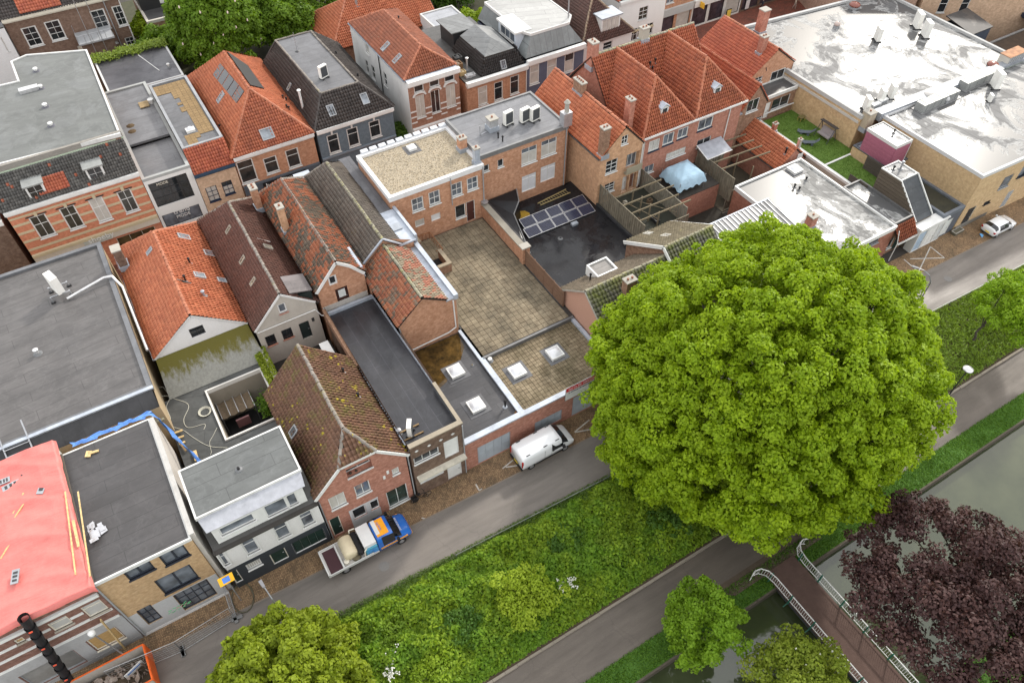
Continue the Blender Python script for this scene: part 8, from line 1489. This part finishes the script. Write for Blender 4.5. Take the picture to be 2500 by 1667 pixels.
# two people in the street, two at a window
def person(lab, x, y, z, top, trousers, skin=(.5,.33,.25), hair=(.05,.035,.025), rz=0, pose=0, sit=False):
    o = thing('person', lab, 'person', (0,0,0)); me = bpy.data.meshes.new('body'); V = [(0,0,.95),(0,0,1.2),(0,0,1.42),(0,.01,1.52),(0,.02,1.66),(.1,0,.9),(.12,.05+.12*pose,.48),(.11,-.04+.2*pose,.06),(.11,.1+.2*pose,.03),(-.1,0,.9),(-.12,.02-.12*pose,.48),(-.11,-.08-.2*pose,.06),(-.11,.06-.2*pose,.03),(.2,0,1.4),(.26,-.02,1.13),(.25,.1,.9),(-.2,0,1.4),(-.26,-.02,1.13),(-.25,.1,.9)]
    E_ = [(0,1),(1,2),(2,3),(3,4),(0,5),(5,6),(6,7),(7,8),(0,9),(9,10),(10,11),(11,12),(2,13),(13,14),(14,15),(2,16),(16,17),(17,18)]; me.from_pydata(V, E_, []); ob = bpy.data.objects.new('body', me); col.objects.link(ob)
    sm = ob.modifiers.new('s', 'SKIN'); rr = [.15,.14,.15,.06,.1,.1,.075,.05,.045,.1,.075,.05,.045,.06,.05,.04,.06,.05,.04]
    for i, r in enumerate(rr): me.skin_vertices[0].data[i].radius = (r, r*.85); me.skin_vertices[0].data[i].use_root = (i == 0)
    ob.modifiers.new('u', 'SUBSURF').levels = 1; bpy.context.view_layer.update(); m2 = bpy.data.meshes.new_from_object(ob.evaluated_get(bpy.context.evaluated_depsgraph_get())); bpy.data.objects.remove(ob)
    m2.name = 'body'; m2.materials.clear(); [m2.materials.append(m) for m in (paint(top, .8), paint(trousers, .8), paint(skin, .6))]
    for pl in m2.polygons: c = pl.center; pl.material_index = 2 if (c.z > 1.5 or (c.z < .97 and abs(c.x) > .19)) else (0 if c.z > .93 else 1); pl.use_smooth = True
    b = bpy.data.objects.new('body', m2); col.objects.link(b); b.parent = o; ORG[b] = Vector(); hm = MB().lathe((0,-.01,1.66), [(.105,-.02),(.11,.05),(.07,.11),(.02,.125)], 10); part('hair', hm, paint(hair), o, smooth=True)
    o.location = (x,y,z); o.rotation_euler.z = rz; return o
p = at('d',195,90,0); person('person in dark coat walking down the shopping street', p.x, p.y, .01, (.03,.035,.05), (.02,.022,.03), rz=R(60), pose=1); p = at('d',465,75,0); person('person in pale beige coat walking in the shopping street', p.x, p.y, .01, (.5,.42,.34), (.35,.3,.26), hair=(.35,.25,.15), rz=R(-120), pose=.7)
for k, (x, y, t) in enumerate(((1258,1250,(.35,.1,.1)),(1308,1228,(.6,.6,.6)))): p = hit('j', x, y, (0,YF+.45,0), (0,1,0)); person(['person in red top leaning at the upper window of the mossy roofed house','person in white top beside the other at the upper window'][k], p.x, YF+.24, p.z-1.62, t, (.05,.05,.08), rz=R(180))
# bank furniture: white gutter litter skipped
# ---------------------------------------------------------------- trees and planting
def pts_on(n, x0, x1, lo, hi, zf, g):
    X = g.uniform(x0, x1, n); T = g.random(n); Y = np.array([lo(x) for x in X])*(1-T)+np.array([hi(x) for x in X])*T; return X, Y, T
LIME = leafmat((.19,.31,.008),(.35,.475,.014), .45)
def lobed(c, rx, ry, rz, n, r0, r1, m, k0, k1, seed, lo=-.5, jitter=.06):
    L = dome(c, rx, ry, rz, n, r0, r1, seed, lo, jitter, 0.); g = np.random.default_rng(seed); out = []; C0 = np.array(c)
    for (x, y, z, r) in L:
        o = np.array([x, y, z])-C0; o /= np.linalg.norm(o); out.append((x, y, z, r*.75))
        for i in range(m):
            d = g.normal(size=3); d /= np.linalg.norm(d); d = d*.8+o*.75+np.array([0,0,.12]); d /= np.linalg.norm(d); q = np.array([x, y, z])+d*r*g.uniform(.75,1.1); out.append((*q, g.uniform(k0, k1)))
    K = dome(c, rx*.72, ry*.72, rz*.74, max(8, n//4), r1*1.0, r1*1.25, seed+1, lo, .05, 0.); return np.array(out+[tuple(q) for q in K])
big = lobed((33.2,20.7,8.4), 10.15,10.15,9.25, 270, .9,1.75, 8, .4,.74, 11, lo=-.6, jitter=.06)
hk = np.clip((big[:,2]-8.4)/9.3, 0, 1.2); big[:,0] += 2.1*hk; big[:,1] -= 1.3*hk
tree('big_tree', 'huge round lime green tree spreading over the street and canal path', (34,18.6,-.4), 7, .75, big, 330, .25, LIME, seed=11, limbs=40)
YG = leafmat((.17,.24,.012),(.31,.38,.025), .42)
tree('street_tree', 'yellow green tree at the bottom left of the hedge', (-4.6,21.2,-.2), 2.5, .2, lobed((-4.7,20.4,2.9),3.4,3.4,2.7,34,.8,1.3,7,.35,.65,12,lo=-.5,jitter=.1), 420, .27, YG, seed=12)
MG = leafmat((.13,.25,.012),(.24,.39,.022), .42)
tree('young_tree', 'round mid green tree on the verge between path and canal', (20.4,9.9,-.85), 2, .13, lobed((20.5,9.4,2.6),2.0,2.0,2.3,22,.5,.85,6,.25,.5,13,lo=-.7,jitter=.14), 480, .2, MG, seed=13)
tree('flowering_tree', 'olive green tree with white blossom at the canal edge below the bridge', (23.6,2.2,-1.9), 3, .16, dome((23.4,3.4,2.9),2.5,2.3,2.4,55,.5,.9,14,lo=-.6,jitter=.16), 480, .2, leafmat((.15,.22,.015),(.29,.34,.04), .38), seed=14, flowers=(paint((.7,.7,.6)), 45, .12))
tree('sapling', 'small yellow tree at the bottom picture edge beside the canal', (20.4,1.2,-1.9), 2, .1, dome((19.9,3.2,1.6),1.5,1.5,1.4,22,.4,.7,33,lo=-.5,jitter=.2), 450, .2, YG, seed=33)
PURP = leafmat((.034,.014,.015),(.09,.044,.038), .2)
g = np.random.default_rng(5); br = []
for k in range(190):
    a = g.uniform(0, 2*math.pi); r = 6.4*math.sqrt(g.random()); z = 7.6+3.4*(1-(r/6.6)**2)*g.uniform(-.2,1); br.append((33.6+r*math.cos(a), 1.6+r*math.sin(a), z, g.uniform(.5,1.15)))
for k in range(7):
    a = g.uniform(0, 2*math.pi)
    for j in range(4): br.append((33.6+(4.5+j*.8)*math.cos(a), 1.6+(4.5+j*.8)*math.sin(a), 8.3-.2*j+g.normal()*.3, .62-.07*j))
tree('copper_tree', 'copper purple leaved tree overhanging the canal right of the bridge', (34.5,-2.4,-.9), 6.5, .24, br, 330, .24, PURP, seed=15, limbs=16, shell=.3)
tree('street_tree', 'bright green small tree on the bank at the right edge', (61.2,17.4,-.3), 3.2, .14, dome((63.2,16.6,4.2),3.0,2.9,1.9,55,.5,.9,16,lo=-.4,jitter=.15), 430, .22, leafmat((.17,.31,.01),(.3,.45,.02), .45), seed=16)
tree('bank_shrub', 'light green bush standing up from the hedge bank', (12.0,17.0,-.2), .8, .06, dome((11.8,17.4,1.3),2.0,1.8,1.3,34,.4,.75,17,lo=-.1,jitter=.25), 400, .2, leafmat((.22,.33,.015),(.4,.5,.045), .42), seed=17, cat='shrub')
SH = [leafmat((.16,.27,.015),(.3,.41,.03), .42), leafmat((.04,.11,.015),(.12,.22,.03), .36), leafmat((.11,.2,.015),(.22,.33,.03), .4)]
for k, (x, y, r, m, lb) in enumerate(((2.0,21.0,1.0,2,'low green shrub by the road edge nearest the truck'),(6.5,18.6,1.3,1,'dark green shrub left in the hedge bank'),(16.5,20.4,1.2,1,'dark shrub at the middle of the road edge'),(19.5,17.8,1.1,2,'rounded shrub between the blossom and the big tree'),(22.3,20.9,.9,0,'yellow green shrub below the guard rail near the big tree'),(3.5,16.6,1.2,0,'yellow green shrub by the path at the bottom edge'),(24.5,17.2,1.2,1,'dark shrub in the shade of the big tree'),(46.5,19.6,1.1,2,'pale shrub at the right foot of the big tree'),(70.5,18.2,1.3,2,'broad shrub on the right bank near the picture edge'))):
    tree('bank_shrub', lb, (x,y,-.4), .5, .05, dome((x,y,.25),r,r,r*.6,int(14+r*8),.3,.55,70+k,lo=-.1,jitter=.25), 380, .2, SH[m], seed=70+k, cat='shrub', limbs=4)
for k, (f, x, y, lb) in enumerate((('n',1200,750,'white blossoming sprays in the middle of the hedge bank'),('m',1740,1430,'white blossoming shrub at the bottom picture edge'))):
    p = at(f, x, y, .9); root = thing('blossom_shrub', lb, 'shrub', (p.x,p.y,-.2)); mb = MB(); g = np.random.default_rng(20+k); bl = MB()
    for i in range(11):
        a = g.normal()*.9-1.2; L = g.uniform(.4,1.3); e = Vector((p.x+L*math.cos(a)+g.normal()*.3, p.y+L*math.sin(a)+g.normal()*.3, .9+g.uniform(-.3,.3))); s0 = Vector((p.x,p.y,.2)); mb.cyl(s0, e, .02, .008, 4)
        for j in range(16): t = g.uniform(.4,1); q = s0.lerp(e, t)+Vector(g.normal(size=3)*.07); bl.lathe(q, [(.03,0),(.055,.03),(.02,.06)], 5)
    part('stems', mb, BARK, root); part('blossom', bl, paint((.72,.72,.64)), root, kind='stuff')
# climbing and ground planting: nobody could count it
def cover(name, label, X, Y, Z, size, m, seed, asp=.62, up=1., spread=.55):
    g = np.random.default_rng(seed); P = np.stack([X, Y, Z], 1); V, F = leaf_cards(P, g.normal(size=P.shape)*spread+np.array([0, -.15, up]), size, seed, asp); return tag(np_mesh(name, V, F, m, None, g.random(len(F)), 'stuff', off=(float(X.mean()), float(Y.mean()), 0.)), label, 'plants')
g = np.random.default_rng(31)
def mound(X, Y): return .4+.24*np.sin(X*.9+Y*.7)*np.cos(Y*1.3-X*.35)+.16*np.sin(X*2.7)*np.sin(Y*2.3)
def bankz(X, T): return -.05-.65*T+.25*np.sin(np.pi*T)
X, Y, T = pts_on(95000, -14, 27, lambda x: elow(x)-.2, lambda x: 14.75, None, g); edge = np.minimum(1, np.minimum(T, 1-T)*9); hh = mound(X, Y)*edge*2.4; Z = bankz(X, T)+hh*g.random(len(X))**.35+.04
cover('ground_cover', 'dense leafy green ground cover on the bank left of the big tree', X, Y, Z, .25, leafmat((.07,.16,.012),(.33,.46,.03), .44, alt=(.07,.17,.015)), 32)
X, Y, T = pts_on(60000, 27, 84, lambda x: elow(x)-.2, lambda x: 14.75, None, g); Z = bankz(X, T)+.12+.35*mound(X, Y)*g.random(len(X)); cover('tall_grass', 'long dark green grass on the bank right of the big tree', X, Y, Z, .42, leafmat((.1,.17,.015),(.23,.34,.04), .4), 34, .16, .35, .6)
X, Y, T = pts_on(16000, -8, 30, lambda x: elow(x)+.12, lambda x: elow(x)-1.3, None, g); Z = bankz(X, T*.2)+.1+.25*g.random(len(X)); cover('tall_grass', 'pale grass tufts along the road edge of the bank', X, Y, Z, .3, leafmat((.08,.15,.03),(.15,.23,.05), .4), 35, .16, .4, .7)
X = g.uniform(-10, 80, 52000); Y = g.uniform(9.38, 11.2, len(X)); Z = -.78-.16*(11.1-Y)/1.75+.06*g.random(len(X)); cover('verge_grass', 'short bright grass between canal path and water', X, Y, Z, .14, leafmat((.06,.15,.012),(.13,.26,.025), .35), 36, .3, .6, .6)
X = g.uniform(10, 60, 9000); Y = g.uniform(-6, -1.55, len(X)); cover('far_grass', 'grass on the far canal bank below the copper tree', X, Y, -.9+.2*g.random(len(X)), .3, leafmat((.04,.11,.01),(.08,.17,.02), .3), 37, .3)
# climber on the yard wall
n = 5200; Y = g.uniform(38.4,46.4,n); s = g.random(n); X = np.where(s < .5, 2.6-.5*g.random(n), 2.6+.5*g.random(n)); Z = 5.15-np.abs(g.normal(size=n))*1.2*np.where(Y < 43, 1, .4)+.1*g.random(n); cover('climber', 'yellow green climbing plant over the yard wall by the light well', X, Y, np.maximum(Z, 1.0), .22, leafmat((.16,.22,.012),(.28,.34,.03), .45), 38)
n = 900; cover('bush', 'small shrub growing inside the light well', 1.4+g.normal(size=n)*.35, 42.8+g.normal(size=n)*.5, 2.2+g.normal(size=n)*.5, .2, leafmat((.08,.17,.015),(.14,.25,.02), .4), 39)
# green behind the houses
CH = leafmat((.1,.19,.012),(.19,.31,.025), .4)
tree('chestnut_tree', 'tall chestnut tree with pink white candles behind the flat roofs', (15.5,100,0), 5, .4, dome((15.4,99.8,7.4),4.7,4.7,6.2,110,.9,1.5,41,lo=-.5,jitter=.08), 260, .42, CH, seed=41, flowers=(paint((.75,.6,.55)), 190, .2))
tree('garden_tree', 'dark green tree behind the brown mansard roof', (23.5,98,0), 4, .3, dome((24.2,100,5.2),3.2,3.2,3.6,55,.8,1.4,42,lo=-.4,jitter=.15), 240, .4, leafmat((.08,.16,.012),(.17,.28,.02), .38), seed=42)
DG_ = [leafmat((.09,.17,.012),(.17,.28,.02), .38), leafmat((.19,.29,.012),(.32,.43,.02), .42), leafmat((.05,.11,.012),(.1,.18,.02), .35)]
for k, (x, y, z, r, m, lb) in enumerate(((26.5,103,3.2,2.6,1,'bright yellow green bush left of the orange back roof'),(21.5,106,4.0,3.6,0,'broad green tree at the top edge above the mansard'),(46.8,100,4.4,4.4,2,'dark tree behind the grey flat annex'),(43.5,106,4.2,3.8,0,'green tree at the top picture edge above the orange back roof'),(48,91.5,2.2,1.9,1,'yellow green bush beside the grey flat annex'),(13.2,90.6,2.2,2.0,2,'dark shrub beside the orange hip roof'),(9.2,104.5,3.2,2.6,0,'leafy shrub in front of the arched windows'),(27.4,72.5,2.2,1.4,2,'dark shrub in the gap beside the white side wall'),(27.3,68.9,1.6,1.1,1,'low light green shrub at the foot of the white side wall'),(33,108,4,4.5,0,'green tree behind the orange back roof'),(53,103,4.5,4,0,'tree top right of the dark tree at the top edge'),(9,112.0,3,2,1,'climbing shrub on the corner of the arched window house'))):
    tree('garden_bush' if r < 2.3 else 'garden_tree', lb, (x,y,0), max(.6, z-r*.6), .1+.03*r, dome((x,y,z),r,r,r*.85,int(20+r*9),r*.2+.25,r*.26+.4,50+k,lo=-.4,jitter=.18), 240, .36, DG_[m], seed=50+k, cat='shrub' if r < 2.3 else 'tree', limbs=5)
n = 3000; X = g.uniform(.2,9.2,n); cover('climber', 'pale green creeper along the back edge of the wet annex roof', X, 101.6+.5*g.normal(size=n), 5.9+.35*g.random(n)+.1*np.sin(X*2), .3, leafmat((.15,.22,.03),(.26,.34,.06), .4), 60)
n = 900; cover('climber', 'planting on the balcony at the far left edge', -9.8+.6*g.normal(size=n), 97+.9*g.normal(size=n), 5.2+.5*g.normal(size=n), .3, leafmat((.12,.2,.02),(.2,.28,.04), .4), 61)
pr_ = thing('parasol', 'closed pink parasol in the garden behind the mansard', 'parasol', (16.6,90.2,0)); part('pole', MB().cyl((16.6,90.2,0),(16.6,90.2,2.9),.03), ALU, pr_); part('canopy', MB().lathe((16.6,90.2,1.2), [(.12,0),(.22,.4),(.12,1.2),(.03,1.75)], 10), paint((.55,.35,.35)), pr_)
sheet('garden_ground', [(-40,88),(60,88),(60,130),(-40,130)], -.04, ground((.045,.05,.025),(.08,.075,.045)))
